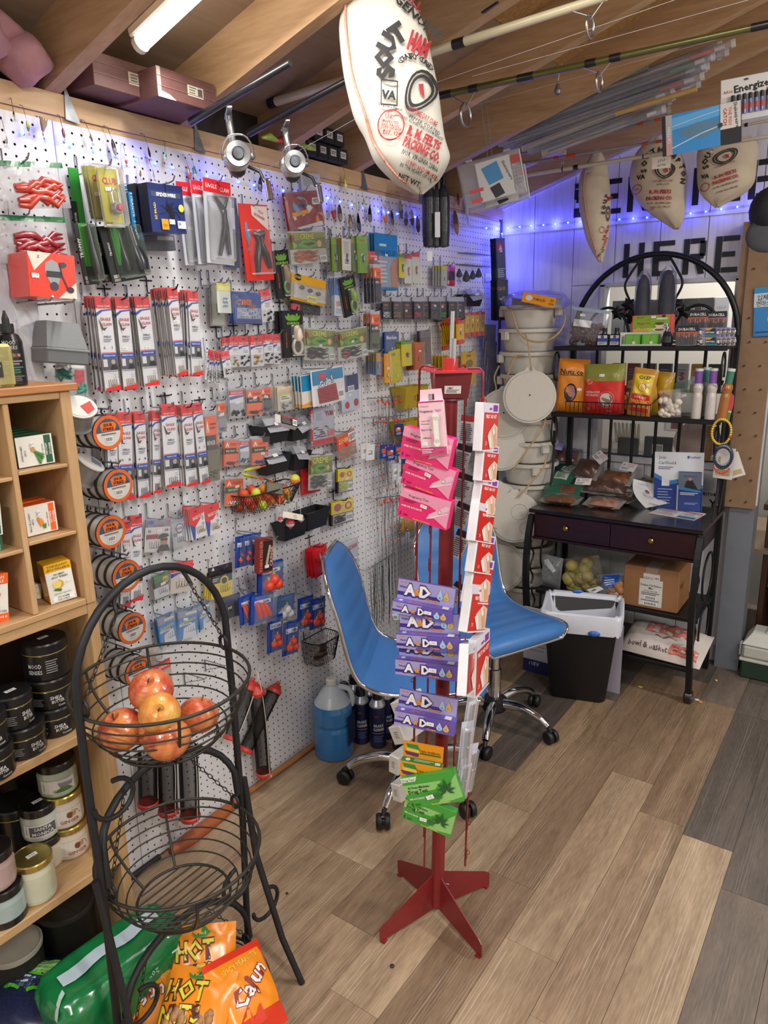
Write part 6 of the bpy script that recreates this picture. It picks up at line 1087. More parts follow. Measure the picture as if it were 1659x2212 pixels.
def arctext(a,loc,s,pts,h,c,b=.05):
 P=smooth_path([(*loc(*p),0)for p in pts],8);L=[0]
 for i in range(1,len(P)):L.append(L[-1]+(P[i]-P[i-1]).length)
 for k,ch in enumerate(s):
  t=L[-1]*(k+.5)/len(s);i=max(j for j in range(len(L))if L[j]<=t);i=min(i,len(P)-2);f=(t-L[i])/max(1e-6,L[i+1]-L[i]);p=P[i].lerp(P[i+1],f);d_=P[i+1]-P[i];a.text(ch,p.x,p.y,h,c,0,'C',None,b,math.atan2(d_.y,d_.x))
def hamicon(a,loc,cx,cy,w,h,rot):
 x,y=loc(cx,cy);q=[];
 def E(rw,rh,n=20,sh=0):return[(x+(rw*math.cos(t)*(1+.25*math.sin(t)))*math.cos(rot)-(rh*math.sin(t)+sh)*math.sin(rot),y+(rw*math.cos(t)*(1+.25*math.sin(t)))*math.sin(rot)+(rh*math.sin(t)+sh)*math.cos(rot))for t in[2*PI*k/n for k in range(n)]]
 for(r0,r1,c)in((1,.86,INK),(.78,.62,INK)):
  A_,B_=E(w*r0,h*r0),E(w*r1,h*r1);n=len(A_);a.add([(*p,0)for p in A_]+[(*p,0)for p in B_],[(k,(k+1)%n,n+(k+1)%n,n+k)for k in range(n)],c)
 a.poly([(x-.004,y+h*.3),(x+w*.22,y+h*.35),(x+w*.3,y-h*.25),(x+w*.02,y-h*.1)],RINK,.0003)
def ham_big(a,loc):
 tt(a,loc,'BILL',893,14,.02,RINK,-.5);tt(a,loc,'GENUINE',905,52,.022,INK,-.6,.03);arctext(a,loc,'SOUT',[(838,196),(832,150),(842,115),(872,88)],.04,INK,.06);tt(a,loc,'HAM',906,112,.042,RINK,-.3,.07,.048);arctext(a,loc,'COUNTRY CURED',[(864,158),(880,146),(905,144),(934,158)],.013,INK,.02)
 hamicon(a,loc,908,216,.034,.052,-.6);x,y=loc(843,222);a.add([(x+u,y+v,0)for u,v in((-.02,-.024),(.02,-.03),(.022,.024),(-.018,.03))]+[(x+u*.88,y+v*.88,0)for u,v in((-.02,-.024),(.02,-.03),(.022,.024),(-.018,.03))],[(0,1,5,4),(1,2,6,5),(2,3,7,6),(3,0,4,7)],INK);tt(a,loc,'VA',843,226,.018,INK,-.15,.05);tt(a,loc,"Virginia's Finest",846,250,.007,INK,-.3,.01)
 q=loc(847,287);a.ringf(q[0],q[1],.030,.033,RINK,0,28);tt(a,loc,'U.S.',844,270,.009,RINK,-.2);tt(a,loc,'INSPECTED',847,281,.006,RINK,-.2,.01);tt(a,loc,'AND PASSED',847,288,.006,RINK,-.2,.01);tt(a,loc,'DEPT OF AGR',848,294,.006,RINK,-.2,.01);tt(a,loc,'EST. 124',849,303,.009,RINK,-.2)
 tt(a,loc,'OLDTIME-DRY CURE',914,266,.012,RINK,-.42,.015,.075);tt(a,loc,'PEPPER COATED',918,284,.008,INK,-.42,.01);tt(a,loc,'CURED WITH SALT AND SODIUM NITRATE',912,290,.008,INK,-.42,.005,.11);tt(a,loc,'R. M. FELTS',917,312,.021,RINK,-.42,.05,.085);tt(a,loc,'PACKING CO.',912,336,.021,RINK,-.42,.05,.095);tt(a,loc,'IVOR, VIRGINIA 23866',908,358,.011,INK,-.42,.01,.095);tt(a,loc,'CURED AND SMOKED',912,376,.010,RINK,-.42,.01,.085);tt(a,loc,'IN THE HEART OF VA.',900,381,.009,INK,-.42,.01,.085);tt(a,loc,'NET WT.',886,396,.011,INK,-.42,.015)
HB=[(-30,800,840),(-24,772,862),(-8,750,885),(40,733,908),(100,735,926),(160,742,940),(210,754,948),(260,768,955),(300,788,962),(340,806,972),(365,826,966),(390,852,948),(408,882,925),(417,902,914)]
ham('big white muslin ham bag hanging in the foreground under the rafters',1.6,HB,.075,CLOTH,ham_big,math.radians(-58),[(752,5),(750,60),(757,130),(768,190),(790,255),(806,310),(830,352),(856,384),(880,402)])
def ham_mid(a,loc):
 arctext(a,loc,'SOUTHAMPTON',[(1384,385),(1388,352),(1412,332),(1442,340),(1470,368),(1468,405)],.020,INK,.05);hamicon(a,loc,1428,378,.040,.030,.0);tt(a,loc,'VA',1379,389,.016,INK,0,.05);q=loc(1372,413);a.ringf(q[0],q[1],.015,.0175,RINK,0,20);tt(a,loc,'U.S.',1372,413,.008,RINK);tt(a,loc,'OLDTIME-DRY CURE',1423,399,.008,RINK,.0,.01,.08);tt(a,loc,'PEPPER COATED',1424,406,.005,INK,.0,.01);tt(a,loc,'R. M. FELTS',1419,421,.013,RINK,-.05,.05,.085);tt(a,loc,'PACKING CO.',1418,434,.013,RINK,-.05,.05,.1);tt(a,loc,'IVOR, VIRGINIA 23866',1418,444,.007,INK,-.05,.01,.09);tt(a,loc,'CURED AND SMOKED',1420,452,.006,RINK,-.05,.01,.08);tt(a,loc,'NET WT.',1400,456,.006,INK)
ham('stained ham bag hanging over the E of the painted word, centre of the back wall',3.3,[(300,1402,1424),(318,1382,1445),(345,1366,1474),(385,1360,1484),(420,1370,1482),(455,1398,1480),(480,1436,1475),(493,1455,1468)],.085,CLOTH2,ham_mid,math.radians(-66))
def ham_side(a,loc):arctext(a,loc,'SOUT',[(1297,470),(1300,450),(1304,434),(1310,424)],.016,INK,.05);tt(a,loc,'HAM',1313,432,.012,RINK,.6,.05);hamicon(a,loc,1310,465,.012,.03,0);q=loc(1296,500);a.ringf(q[0],q[1],.011,.013,RINK,0,18);tt(a,loc,'R.M. FELTS',1306,505,.010,RINK,1.2,.04);tt(a,loc,'PACKING',1303,528,.009,RINK,1.2,.03);tt(a,loc,'NET WT.',1296,548,.008,INK,.8)
ham('narrow stained ham bag seen side-on, left of the other hams',3.22,[(325,1282,1296),(345,1270,1306),(375,1254,1314),(410,1250,1318),(450,1252,1319),(500,1262,1317),(540,1278,1309),(565,1293,1302)],.06,CLOTH2,ham_side,math.radians(-62),[(1262,370),(1257,410),(1262,460),(1272,505),(1285,545)])
def ham_r(a,loc):arctext(a,loc,'SOU',[(1522,372),(1520,352),(1530,336)],.020,INK,.05);hamicon(a,loc,1562,346,.045,.026,.3);tt(a,loc,'VA',1520,385,.015,INK,0,.05);q=loc(1520,408);a.ringf(q[0],q[1],.013,.0155,RINK,0,18);tt(a,loc,'OLDTIME-DRY CURE',1560,362,.007,RINK,.25,.01,.075);tt(a,loc,'R. M. FELTS',1562,382,.012,RINK,.25,.05,.08);tt(a,loc,'PACKING CO.',1563,393,.012,RINK,.25,.05,.095);tt(a,loc,'IVOR, VIRGINIA 23866',1563,404,.007,INK,.25,.01,.09);tt(a,loc,'CURED AND SMOKED',1566,414,.006,INK,.25,.01,.08)
ham('squarish ham bag at the right, next to the cap',3.32,[(300,1535,1620),(320,1508,1637),(365,1506,1634),(400,1508,1628),(424,1518,1600),(440,1536,1566),(447,1545,1555)],.06,CLOTH2,ham_r,math.radians(-72))
def rod(name,label,p0,p1,Y0,Y1,r0,r1,mt,bands=(),guides=(),lines=None):
 a=B(p0[0],p0[1],Y0);b=B(p1[0],p1[1],Y1);q=M(a);q.tube([a,b],[r0,r1],mt,10);o=q.build(name,None,a);tag(o,label,'fishing rod');d=(b-a)
 for t,L,c in bands:q=M(a);rr=r0+(r1-r0)*t+.0012;q.tube([a+d*t,a+d*t+d.normalized()*L],rr,c,10);q.build('thread_wrap',o)
 for t,s in guides:
  q=M(a);c=a+d*t;c2=c+Vector((.012,0,-s*2.2));dn=d.normalized();side=Vector((0,1,0));up=Vector((0,0,1));q.tube([c2+side*(s*math.cos(k*PI/9))+up*(s*math.sin(k*PI/9))for k in range(18)],s*.14,STEEL,6,True)
  q.tube([c-dn*.05,c2+up*s*.9],s*.07,STEEL,5);q.tube([c+dn*.05,c2+up*s*.6],s*.07,STEEL,5);q.build('line_guide',o)
 return o
RB_=mat('#17181c',.35,coat=.4);CREAM=mat('#d8cfae',.35,var=.04,coat=.5);OLV=mat('#6a6a38',.3,.4,var=.05,coat=.5);GREY_=mat('#8f9096',.3,.2,coat=.4);ORW=mat('#c4502e',.4);CRM2=mat('#c9bfae',.4,coat=.3)
rod('fishing_rod','thick cream white fishing rod running behind the big ham bag',(582,224),(1310,-8),1.9,1.9,.0145,.010,CREAM,[(.0,.02,RB_),(.02,.008,RB_),(.46,.03,RB_),(.62,.035,RB_)],[(.47,.028),(.955,.024)])
rod('fishing_rod','olive green fishing rod crossing above the plastic tube bundle',(940,209),(1690,46),2.2,2.2,.0105,.0085,OLV,[(.02,.04,RB_),(.125,.03,RB_),(.29,.05,RB_),(.50,.03,RB_),(.57,.03,RB_),(.93,.05,RB_)],[(.10,.032),(.53,.024)])
rod('fishing_rod','grey fishing rod with orange wraps, upper of the pair by the blue card',(1125,332),(1432,256),2.9,2.9,.006,.004,GREY_,[(.25,.02,ORW),(.34,.05,ORW),(.84,.02,ORW),(.95,.02,ORW)],[(.30,.010)]);rod('fishing_rod','grey fishing rod with orange wraps, lower of the pair by the blue card',(1130,353),(1434,304),2.95,2.95,.006,.004,GREY_,[(.24,.02,ORW),(.33,.04,ORW),(.86,.02,ORW),(.95,.02,ORW)],[(.28,.010)])
rod('fishing_rod','long cream fishing rod passing in front of the hanging hams',(1140,378),(1690,290),3.05,3.05,.0085,.006,CRM2,[(.16,.004,RB_),(.21,.02,RB_),(.5,.004,RB_),(.73,.02,ORW)],[(.26,.010),(.75,.010)]);rod('fishing_rod','slim cream rod tip at the right edge under the battery card',(1600,272),(1690,255),3.0,3.0,.005,.005,CRM2,[(.1,.01,RB_)])
rod('fishing_rod','thin dark fishing rod high between the rafters, left of the cream rod tip',(925,105),(1075,5),2.1,1.9,.004,.0035,RB_,[(.5,.02,GREY_)])
for i,(p0,p1,Y)in enumerate((((815,222),(1659,-70),1.95),((1020,165),(1659,-12),2.0),((980,240),(1659,55),2.5),((575,365),(780,250),1.75))):
 a=B(*p0,Y);b=B(*p1,Y);m=M(a);m.tube([a,b],.0006,mat('#d8dade',.3),4);o=m.build('fishing_line',None,a);tag(o,'thin fishing line strung under the rafters, %s'%['highest, crossing the cream rod','below the cream rod','above the tube bundle','from the second reel towards the ham'][i],'line')
def reel(px,py,X,s,label,rp):
 c=W(px,py,X);t=thing('spinning_reel',label,'reel',c);ax=Vector((.72,-.58,.05)).normalized();r=Vector((.57,.72,.1));r=(r-ax*r.dot(ax)).normalized();u=ax.cross(r)*-1;u=u if u.z>0 else-u;base_=Matrix((r,u,ax)).transposed().to_4x4();SIL=mat('#a9abae',.25,.85,var=.06);SLD=mat('#4d5055',.35,.6)
 def b(nm,f):m=M();m.T=base_;f(m);return m.build(nm,t)
 b('spool',lambda m:m.lathe([(0,.030*s),(.016*s,.030*s),(.017*s,.034*s),(.029*s,.036*s),(.031*s,.033*s),(.029*s,.028*s),(.024*s,.026*s),(.024*s,.004*s),(.032*s,.0),(.032*s,-.022*s),(.022*s,-.026*s),(0,-.026*s)],SIL,26));b('wound_line',lambda m:m.lathe([(.0255*s,.003*s),(.026*s,.012*s),(.0255*s,.025*s)],mat('#d5d5cf',.5,var=.1,scale=400),26));b('drag_knob',lambda m:m.lathe([(0,.037*s),(.012*s,.036*s),(.015*s,.031*s)],SLD,18))
 b('reel_body',lambda m:(m.lathe([(0,-.085*s),(.014*s,-.08*s),(.024*s,-.06*s),(.026*s,-.03*s),(.02*s,-.02*s)],SIL,18,sq=(.8,1.1)),m.sph((0,-.022*s,-.03*s),.022*s,SLD,10,(1,.8,1.2))));b('rear_cap',lambda m:m.lathe([(0,-.098*s),(.013*s,-.095*s),(.015*s,-.08*s)],SLD,14));b('reel_foot',lambda m:(m.tube(smooth_path([(0,.02*s,-.045*s),(0,.055*s,-.03*s),(0,.09*s,-.03*s),(0,.105*s,-.02*s)],5),[.009*s]*16,SIL,8),m.box((-.007*s,.103*s,-.06*s),(.007*s,.110*s,.025*s),SIL,.002)))
 b('bail_arm',lambda m:(m.tube(smooth_path([(.034*s,0,-.01*s),(.04*s,.01*s,.02*s),(.02*s,.036*s,.045*s),(-.02*s,.036*s,.042*s),(-.038*s,.012*s,.015*s),(-.035*s,0,-.012*s)],5),.0022*s,CHROME,6),m.sph((.036*s,0,.0),.010*s,SIL,8)))
 b('crank_handle',lambda m:(m.tube([(.02*s,-.01*s,-.035*s),(.055*s,-.03*s,-.03*s),(.06*s,-.055*s,-.02*s)],.0045*s,SLD,7),m.tube([(.06*s,-.055*s,-.02*s),(.075*s,-.055*s,-.015*s)],.0035*s,CHROME,7),m.tube([(.068*s,-.050*s,-.02*s),(.068*s,-.10*s,-.018*s)],.008*s,CHROME,10)))
 f=c+base_.to_3x3()@Vector((0,.118*s,-.02*s));a=M(f);a.tube([f+Vector((-.14,0,-.01)),f+Vector((.22,0,.06))],[.011,.008],RB_,10);o=a.build('fishing_rod',None,f);tag(o,rp,'fishing rod');return t
reel(512,340,.28,1.05,'silver spinning reel hanging above the red plier packs','black rod handle holding the reel nearer the ceiling tube');reel(633,356,.30,1.0,'silver spinning reel with a wire bail, right one of the two reels','black rod handle holding the right-hand reel')
for i,(a,b,c,Y)in enumerate((((986,358),(1122,318),(1008,452),2.62),((1000,388),(1134,352),(1018,462),2.70))):
 f=frame(a,b,c,Y=Y,n=(.5,-.86,-.12));mw,w,h=f;m=M();m.box((-w/2,-h/2,-.03),(w/2,h/2,0),film('#c9cbd2',.34,.15),.004);o=m.build('tackle_tray');o.matrix_world=mw;tag(o,'translucent tackle tray hanging under the roof, %s'%('front upper one with blue picture' if i==0 else 'lower one behind'),'tackle box')
 for k in range(5):m=M();m.box((-w*.46+k*w*.2,-h*.42,-.026),(-w*.455+k*w*.2,h*.42,-.004),film('#d9dbe2',.3,.15));m.build('divider',o)
 m=M();A=Art(m,w,h);A.R(.28,.08,.82,.95,'#c3c3c2');A.P([(.36,.22),(.62,.14),(.68,.55),(.44,.62)],'#3f86b8');A.T('Shakespeare',.76,.4,.07,'#2c2c30',.5,rot=-1.25);A.P([(.44,.68),(.60,.62),(.66,.88),(.50,.94)],'#24262c');A.R(.12,.62,.34,.70,'#d2404e');A.R(.12,.84,.30,.92,'#d2404e')if i==0 else 0;A.R(.84,.12,.97,.3,'#b83a3c');A.lines(.85,.4,.97,.8,5,'#8a8a8a');m.build('label',o)
 m=M();m.tube([(0,h/2-.01,-.015),(.02,h/2+.28,-.015)],.0012,'#8a8a90',4);m.build('hanging_cord',o)
 for k in(-.3,.3):m=M();m.box((k*w-.012,h/2-.002,-.022),(k*w+.012,h/2+.008,-.004),film('#dfe1e6',.4,.15),.002);m.build('latch',o)
t0=W(942,470,.22);cord=True;t=thing('umbrella_bundle','bundle of black plastic-wrapped umbrellas with a white tag hanging below the big ham','umbrella',t0)
for k in range(3):m=M();cx=-.028+.028*k;m.T=Matrix.Rotation(math.radians(40),4,'Z');m.lathe([(0,-.11),(.022,-.105),(.026,-.05),(.025,.07),(.018,.10),(.008,.115)],mat('#20222a',.35,var=.3,scale=60,bump=.5),12,(cx,.008*(k%2),0));m.build('wrapped_umbrella',t)
for k in range(4):m=M();m.T=Matrix.Rotation(math.radians(40),4,'Z');m.tube([(-.03+.02*k,0,.10),(-.03+.02*k,0,.155)],[.009,.007],BLK,8);m.build('handle',t)
m=M();m.tube([(0,0,.15),(0,0,.29)],.0015,BLKM,4);m.build('hanging_cord',t)
for k,(x,z,h)in enumerate(((.0,-.075,.09),(-.03,-.16,.035))):m=M();m.T=Matrix.Rotation(math.radians(40),4,'Z');m.box((x-.010,-.034,z-.0),(x+.010,-.033,z+h),'#dcdde4');m.build('paper_tag',t)
a=B(1000,272,2.85);b_=B(1205,340,3.35);m=M();
def plank(p,q,w_,h_,mt):
 m=M(p);d=(q-p).normalized();s=d.cross(Vector((0,0,1))).normalized()*w_/2;u=Vector((0,0,h_));vs=[p-s,p+s,p+s+u,p-s+u,q-s,q+s,q+s+u,q-s+u];m.add(vs,[(3,2,1,0),(4,5,6,7),(0,1,5,4),(1,2,6,5),(2,3,7,6),(3,0,4,7)],mt);return m
o=plank(a,b_,.10,.02,PINE).build('bracket_board',None,a);o.parent=None;tag(o,'pine board under the left end of the clear tube bundle','board')
TUBES=film('#dfe2ee',.26,.1);rgt=random.Random(12);COLS=['#d9d9de','#c9482e','#2b2c33','#d9d9de','#4f8f5a','#b08a5a','#8f9098']
for i in range(17):
 t_=i/16;p0=B(1012+150*t_+rgt.uniform(-10,10),292+40*t_,2.82+.02*(i%4));p1=B(1585-150*t_*1.0+rgt.uniform(-25,5),92+148*t_+rgt.uniform(-8,8),2.86+.03*(i%4));m=M(p0);m.tube([p0,p1],.0125,TUBES,8);o=m.build('float_tube',None,p0);tag(o,'clear float tube in the bundle under the rafters, %s from the top'%ORD[i]if i not in(0,3,16)else{0:'clear float tube with orange and white tip, topmost of the bundle',3:'clear float tube with a red and white tip beside the topmost',16:'lowest clear float tube, nearest the hams'}[i],'float tube','clear float tubes in the bundle');d=(p1-p0);dn=d.normalized()
 c=COLS[i%7];m=M(p0);m.tube([p0+d*.05,p1-dn*.07],.0028,mat('#2c2d34' if i%3 else '#bfae8a',.5),6);m.build('float_stem',o);m=M(p0);m.tube([p1-dn*.13,p1-dn*.11,p1-dn*.06,p1-dn*.05],[.003,.007,.007,.003],mat('#e4572e' if i in(0,3,9,14)else c,.4),8);m.build('float_body',o);m=M(p0);m.tube([p1-dn*.05,p1-dn*.02],.007,mat('#e3e3e6',.4),8);m.build('float_tip',o);m=M(p0);m.tube([p1,p1+dn*.012],.013,film('#f4f4f8',.5,.1),8);m.build('end_plug',o)
 if i in(9,11):m=M(p0);q=p1-dn*.20;m.T=Matrix.Translation(q-p0+Vector((0,-.0095,0)))@Matrix.Rotation(math.atan2(dn.z,dn.x),4,'Y').inverted()@Matrix.Rotation(PI/2,4,'X');m.text('KWIK STIK',0,0,.011,'#2a2a30');m.build('print',o)
p0,p1=B(1330,246,2.80),B(1505,192,2.80);m=M(p0);m.tube([p0,p1],.009,mat('#b99a63',.5,var=.1),8);o=m.build('bamboo_stick',None,p0);tag(o,'tan bamboo stick lying in front of the tube bundle','stick')
p0,p1=B(1010,285,2.78),B(1400,145,2.80);m=M(p0);m.tube([p0,p1],[.008,.012],mat('#6f7467',.35,.3,var=.2,scale=200,coat=.4),8);o=m.build('landing_net_pole',None,p0);tag(o,'ribbed grey-green pole along the top of the tube bundle','pole')
for(px,py,Y,s,lab)in((1205,190,2.6,.012,'teardrop lead weight hanging from a wire snap below the olive rod'),):
 p=B(px,py,Y);t=thing('lead_weight',lab,'weight',p);m=M();m.lathe([(0,-s*2),(s*.8,-s*1.5),(s,-s*.7),(s*.6,s*.5),(s*.2,s*1.6),(0,s*1.8)],mat('#8b8d90',.4,.7),14);m.build('lead',t);m=M();m.tube([(0,0,s*1.8),(.003,0,s*3.5),(.012,0,s*6)],.0009,STEEL,5);m.build('wire_snap',t)
f=frame((1557,174),(1690,148),(1553,268),Y=2.85,n=(.3,-.95,0));o=box_pack('battery_card','white AA battery blister card with black lettering at the upper right edge','battery pack',f,.003,'#e6e6e6',lambda a:(a.R(0,.42,1,1,'#d2d4d8'),a.T('Energizer',.54,.24,.17,'#222226',.78,b=.03,rot=.06),a.T('MAX',.84,.38,.08,'#c8402e',.2,b=.03),a.T('AA16',.12,.30,.07,'#c05a50',.16),a.D(.42,.08,.04,'#55565a',sy=.5)))
w,h=f[1],f[2]
for r_ in range(2):
 for k in range(8):m=M();x=-w*.30+w*.095*k;y=-h*.02-h*.22*r_;m.tube([(x,y-.016,.006),(x,y-.004,.006)],.0056,mat('#7a7fb4',.3,.6),8);m.tube([(x,y-.004,.006),(x,y+.014,.006)],.0056,BATK if r_==0 else mat('#b8404a',.3),8);m.build('battery',o)
f=frame((1429,253),(1602,216),(1437,338),Y=2.8,n=(.25,-.95,-.1));o=box_pack('rod_card','blue catfish picture card tied around the rod tips in front of the hams','card',f,.002,'#1d1d26',lambda a:(a.R(.08,.0,.74,1,gl('#3f8fc9')),a.P([(.08,.1),(.74,.0),(.74,.25),(.08,.4)],gl('#6aaee0')),a.P([(.2,.45),(.45,.3),(.72,.35),(.74,.6),(.5,.72),(.25,.6)],'#5a86a8'),a.L([(.1,.85),(.5,.6),(.74,.5)],.012,'#cfe6f5'),a.L([(.12,.3),(.5,.18),(.74,.12)],.008,'#bfe0f5'),a.R(.0,.0,.05,1,'#15151a'),a.R(.05,0,.13,.5,'#b0b5ba'),a.R(.05,.5,.13,1,'#c99a9a'),a.T('CATFISH',.09,.5,.08,'#e9e9e9',.4,rot=PI/2),a.R(.74,0,.99,.62,'#dcdad6'),a.T('CATCH',.80,.32,.09,'#b8403a',.3,rot=-PI/2,b=.03),a.T('THE FISH',.86,.32,.08,'#c96a5a',.3,rot=-PI/2,b=.02),a.T('Shakespeare',.94,.32,.09,'#26262a',.36,rot=-PI/2+.1,b=.01),a.D(.74,.5,.03,'#2a3440')))
f=frame((1409,341),(1450,337),(1407,366),Y=2.98,n=(.3,-.95,0));box_pack('price_tag','small white handwritten tag tied on above the middle ham','tag',f,.0008,'#d9d4c8',lambda a:(a.T('5763',.5,.3,.24,'#4a4a50',.7,b=0,rot=.2),a.T('409 Rig',.5,.7,.18,'#4a4a50',.6,b=0,rot=.15)))
c=B(1668,455,3.15);t=thing('baseball_cap','black and grey cap hanging at the right edge of the back wall','cap',c);m=M();m.T=Matrix.Rotation(-.3,4,'Z');m.sph((0,0,0),.085,mat('#1e1f26',.7,var=.1),20,(.9,1.0,1.0));m.build('crown',t);m=M();
m.sph((0,-.045,-.085),.075,mat('#4b4d52',.7,var=.1),18,(1,.22,.85));m.build('brim',t)
f=frame((1598,518),(1690,508),(1597,572),Y=3.597,yaw=-90);box_pack('paper_notice','white printed notice pinned to the back wall right of the painted word','notice',f,.0012,'#dadbe0',lambda a:(a.D(.12,.25,.05,'#3a3c44',sy=1),a.D(.12,.25,.035,'#dadbe0',sy=1),a.lines(.2,.1,.9,.3,3,'#8d8f98'),a.lines(.3,.38,.7,.5,2,'#6a6c74'),a.lines(.05,.6,.95,.9,5,'#a5a7ae')))
BRN=mat('#8d7157',.7,var=.08,scale=30,name='brown_hardboard');m=M();m.box((1.142,3.535,.805),(1.172,3.61,2.02),BRN);m.box((1.1725,3.525,.80),(1.30,3.537,2.03),BRN);o=m.build('trim_1');o['kind']='structure';o['label']='brown perforated hardboard covering the window post'
for k in range(12):
 for x in(1.20,1.262):m=M();m.lathe([(0,.0005),(.0042,.0005),(.0042,-.006)],'#2a211a',10,(x+(.012 if k%2 else 0),3.5248,.83+.1*k),'Y');m.build('hole',o)
m=M();m.box((1.195,3.545,0),(1.30,3.61,.80),mat('#70757e',.5,var=.06,scale=14));o=m.build('trim_2');o['kind']='structure';o['label']='grey painted post under the brown board'
f=frame((1630,622),(1690,616),(1626,728),Y=3.515,yaw=-92);box_pack('mask_pack','blue and white face mask packet at the right edge','package',f,.004,gl('#3a7fb8'),lambda a:(a.R(0,0,1,.12,'#2f8fc4'),a.R(0,.12,1,.40,'#c9d4dc'),a.T('입체형',.42,.21,.09,'#3a4450',.6),a.T('면마스크',.45,.33,.09,'#3a4450',.7),a.D(.8,.65,.28,'#dfe6ec',sy=1),a.lines(.1,.9,.6,.95,1,'#1d3a5a')))
DW=wood('#24130e','#41241a',8,'Z',.35,'dark_wood',.05);t=thing('counter_cabinet','dark brown wooden counter cabinet beyond the grey post at the right','cabinet',(1.6,3.95,0));O_=t.location
for nm,a,b in(('side_panel',(1.335,3.70,0),(1.36,4.2,.77)),('top',(1.32,3.66,.77),(2.2,4.22,.80)),('back_panel',(1.361,4.17,0),(2.2,4.2,.77)),('shelf',(1.361,3.72,.38),(2.2,4.169,.40))):m=M(O_);m.box(a,b,DW,.003);m.build(nm,t)
for k in range(5):m=M();m.box((-.1,-.07,0),(.1,.07,.003),['#dcdcd8','#c9d2c0','#e3e3e3','#b8c4b0','#e6e4e0'][k]);o=m.build('paper_sheet',None,(1.50+.02*k,3.76+.01*k,.8005+.0035*k));o.rotation_euler.z=.3*k;tag(o,'loose paper sheet in the pile on the dark counter at the right edge','paper','papers on the counter')
m=M();m.box((1.335,3.72,.801),(1.42,3.75,.98),mat('#8a3a22',.6));o=m.build('folder');tag(o,'rust-red folder standing on the dark counter beside the papers','folder')
TBX=Fl(1600,1458);t=thing('tackle_box','grey and dark green tackle box on the floor at the right edge','tackle box',(TBX.x+.13,TBX.y+.06,0));GB=mat('#b9b9b0',.45,var=.05);m=M();m.box((-.135,-.085,0),(.16,.085,.085),mat('#1f3527',.5,var=.06),.008);m.build('base',t);m=M();m.box((-.142,-.092,.086),(.167,.092,.10),GB,.004);m.box((-.135,-.085,.10),(.16,.085,.165),GB,.012);m.build('body',t)
m=M();m.add([(-.135,-.085,.168),(.16,-.085,.168),(.16,.085,.168),(-.135,.085,.168),(-.10,-.055,.22),(.13,-.055,.22),(.13,.06,.22),(-.10,.06,.22)],[(4,5,6,7),(0,1,5,4),(1,2,6,5),(2,3,7,6),(3,0,4,7)],GB);m.build('lid',t);m=M();m.box((-.05,-.04,.2195),(.02,.04,.226),mat('#a2a39c',.4),.002);m.build('lid_latch',t);m=M();m.tube([(.0,-.05,.222),(.0,-.045,.24),(.0,.045,.24),(.0,.05,.222)],.006,GB,7);m.build('carry_handle',t)
for x in(-.143,):m=M();m.box((x-.006,-.06,.10),(x+.004,-.02,.16),GB,.003);m.build('side_clip',t)
LEDM=mat('#3a55ff',.3,emit=14.,var=0,name='blue_led');LEDW=mat('#9fc4ff',.3,emit=22.,var=0,name='blue_led_core');SL=[(47,288),(100,302),(153,315),(203,325),(249,335),(293,344),(334,353),(372,362),(409,371),(446,380),(481,385),(514,393),(548,400),(580,406),(611,412),(641,417),(670,422),(707,428),(734,436),(759,443),(785,449),(817,456),(838,459),(858,462),(877,466),(896,469),(960,484),(988,489),(1050,493),(1072,494)]
st=thing('led_strip','clear strip of blue lights along the top of the white pegboard','light strip',(.006,2.2,2.085));O_=st.location;zs=[]
pts=[];
for i,q in enumerate(SL):p=W(*q,.004);pts.append(p)
m=M(O_);vs=[]
for p in pts:vs+=[(p.x-.0005,p.y,p.z-.005),(p.x-.0005,p.y,p.z+.005)]
m.add(vs,[(2*i,2*i+2,2*i+3,2*i+1)for i in range(len(pts)-1)],film('#e6e9f2',.25,.2));m.build('strip_tape',st)
def led(p,n,par,org):m=M(org);d=n*.003;m.sph(p+d*.5,.0042,LEDM,8,(1,1,1),4);m.sph(p+d,.0028,LEDW,6,(1,1,1),4);return m.build('diode',par)
for p in pts:led(p,Vector((1,0,0)),st,O_)
SB=[(1098,493),(1123,490),(1148,488),(1174,486),(1200,484),(1227,481),(1254,479),(1282,477),(1310,475),(1338,474),(1368,472),(1398,470),(1430,466),(1461,463),(1492,461),(1525,457),(1558,452),(1593,447),(1628,442)]
st=thing('led_strip','strip of blue lights along the back wall under the word above','light strip',(.6,3.592,2.09));O_=st.location;pb_=[B(x,y,3.594)for x,y in SB];m=M(O_);vs=[]
for p in pb_:vs+=[(p.x,3.5945,p.z-.005),(p.x,3.5945,p.z+.005)]
m.add(vs,[(2*i,2*i+2,2*i+3,2*i+1)for i in range(len(pb_)-1)],film('#e6e9f2',.25,.2));m.build('strip_tape',st)
for p in pb_:led(p,Vector((0,-1,0)),st,O_)
st=thing('led_strip','short blue light strip hanging down the corner beside the hook racks','light strip',W(1086,545,.02));O_=st.location;pv=[W(1084+2*math.sin(k*2),505+22*k,.03)for k in range(6)]
m=M(O_);m.tube(pv,.003,film('#e6e9f2',.3,.2),5);m.build('strip_tape',st)
for p in pv:led(p,Vector((.7,-.7,0)),st,O_)
def pl(p,e,r=.012):
 l=bpy.data.lights.new('led_glow','POINT');l.energy=e;l.color=(.06,.07,1);l.shadow_soft_size=r;o=bpy.data.objects.new('led_glow',l);COL.objects.link(o);o.location=p
for i,p in enumerate(pb_):
 if i%2==0:pl(p+Vector((0,-.022,0)),.34 if i<7 else .17)
for p in pv[::2]:pl(p+Vector((.02,-.02,0)),.5)
for p in pts[1::4]:pl(p+Vector((.02,0,0)),.11)
MAR=mat('#6d4a48',.55,var=.15,scale=30)
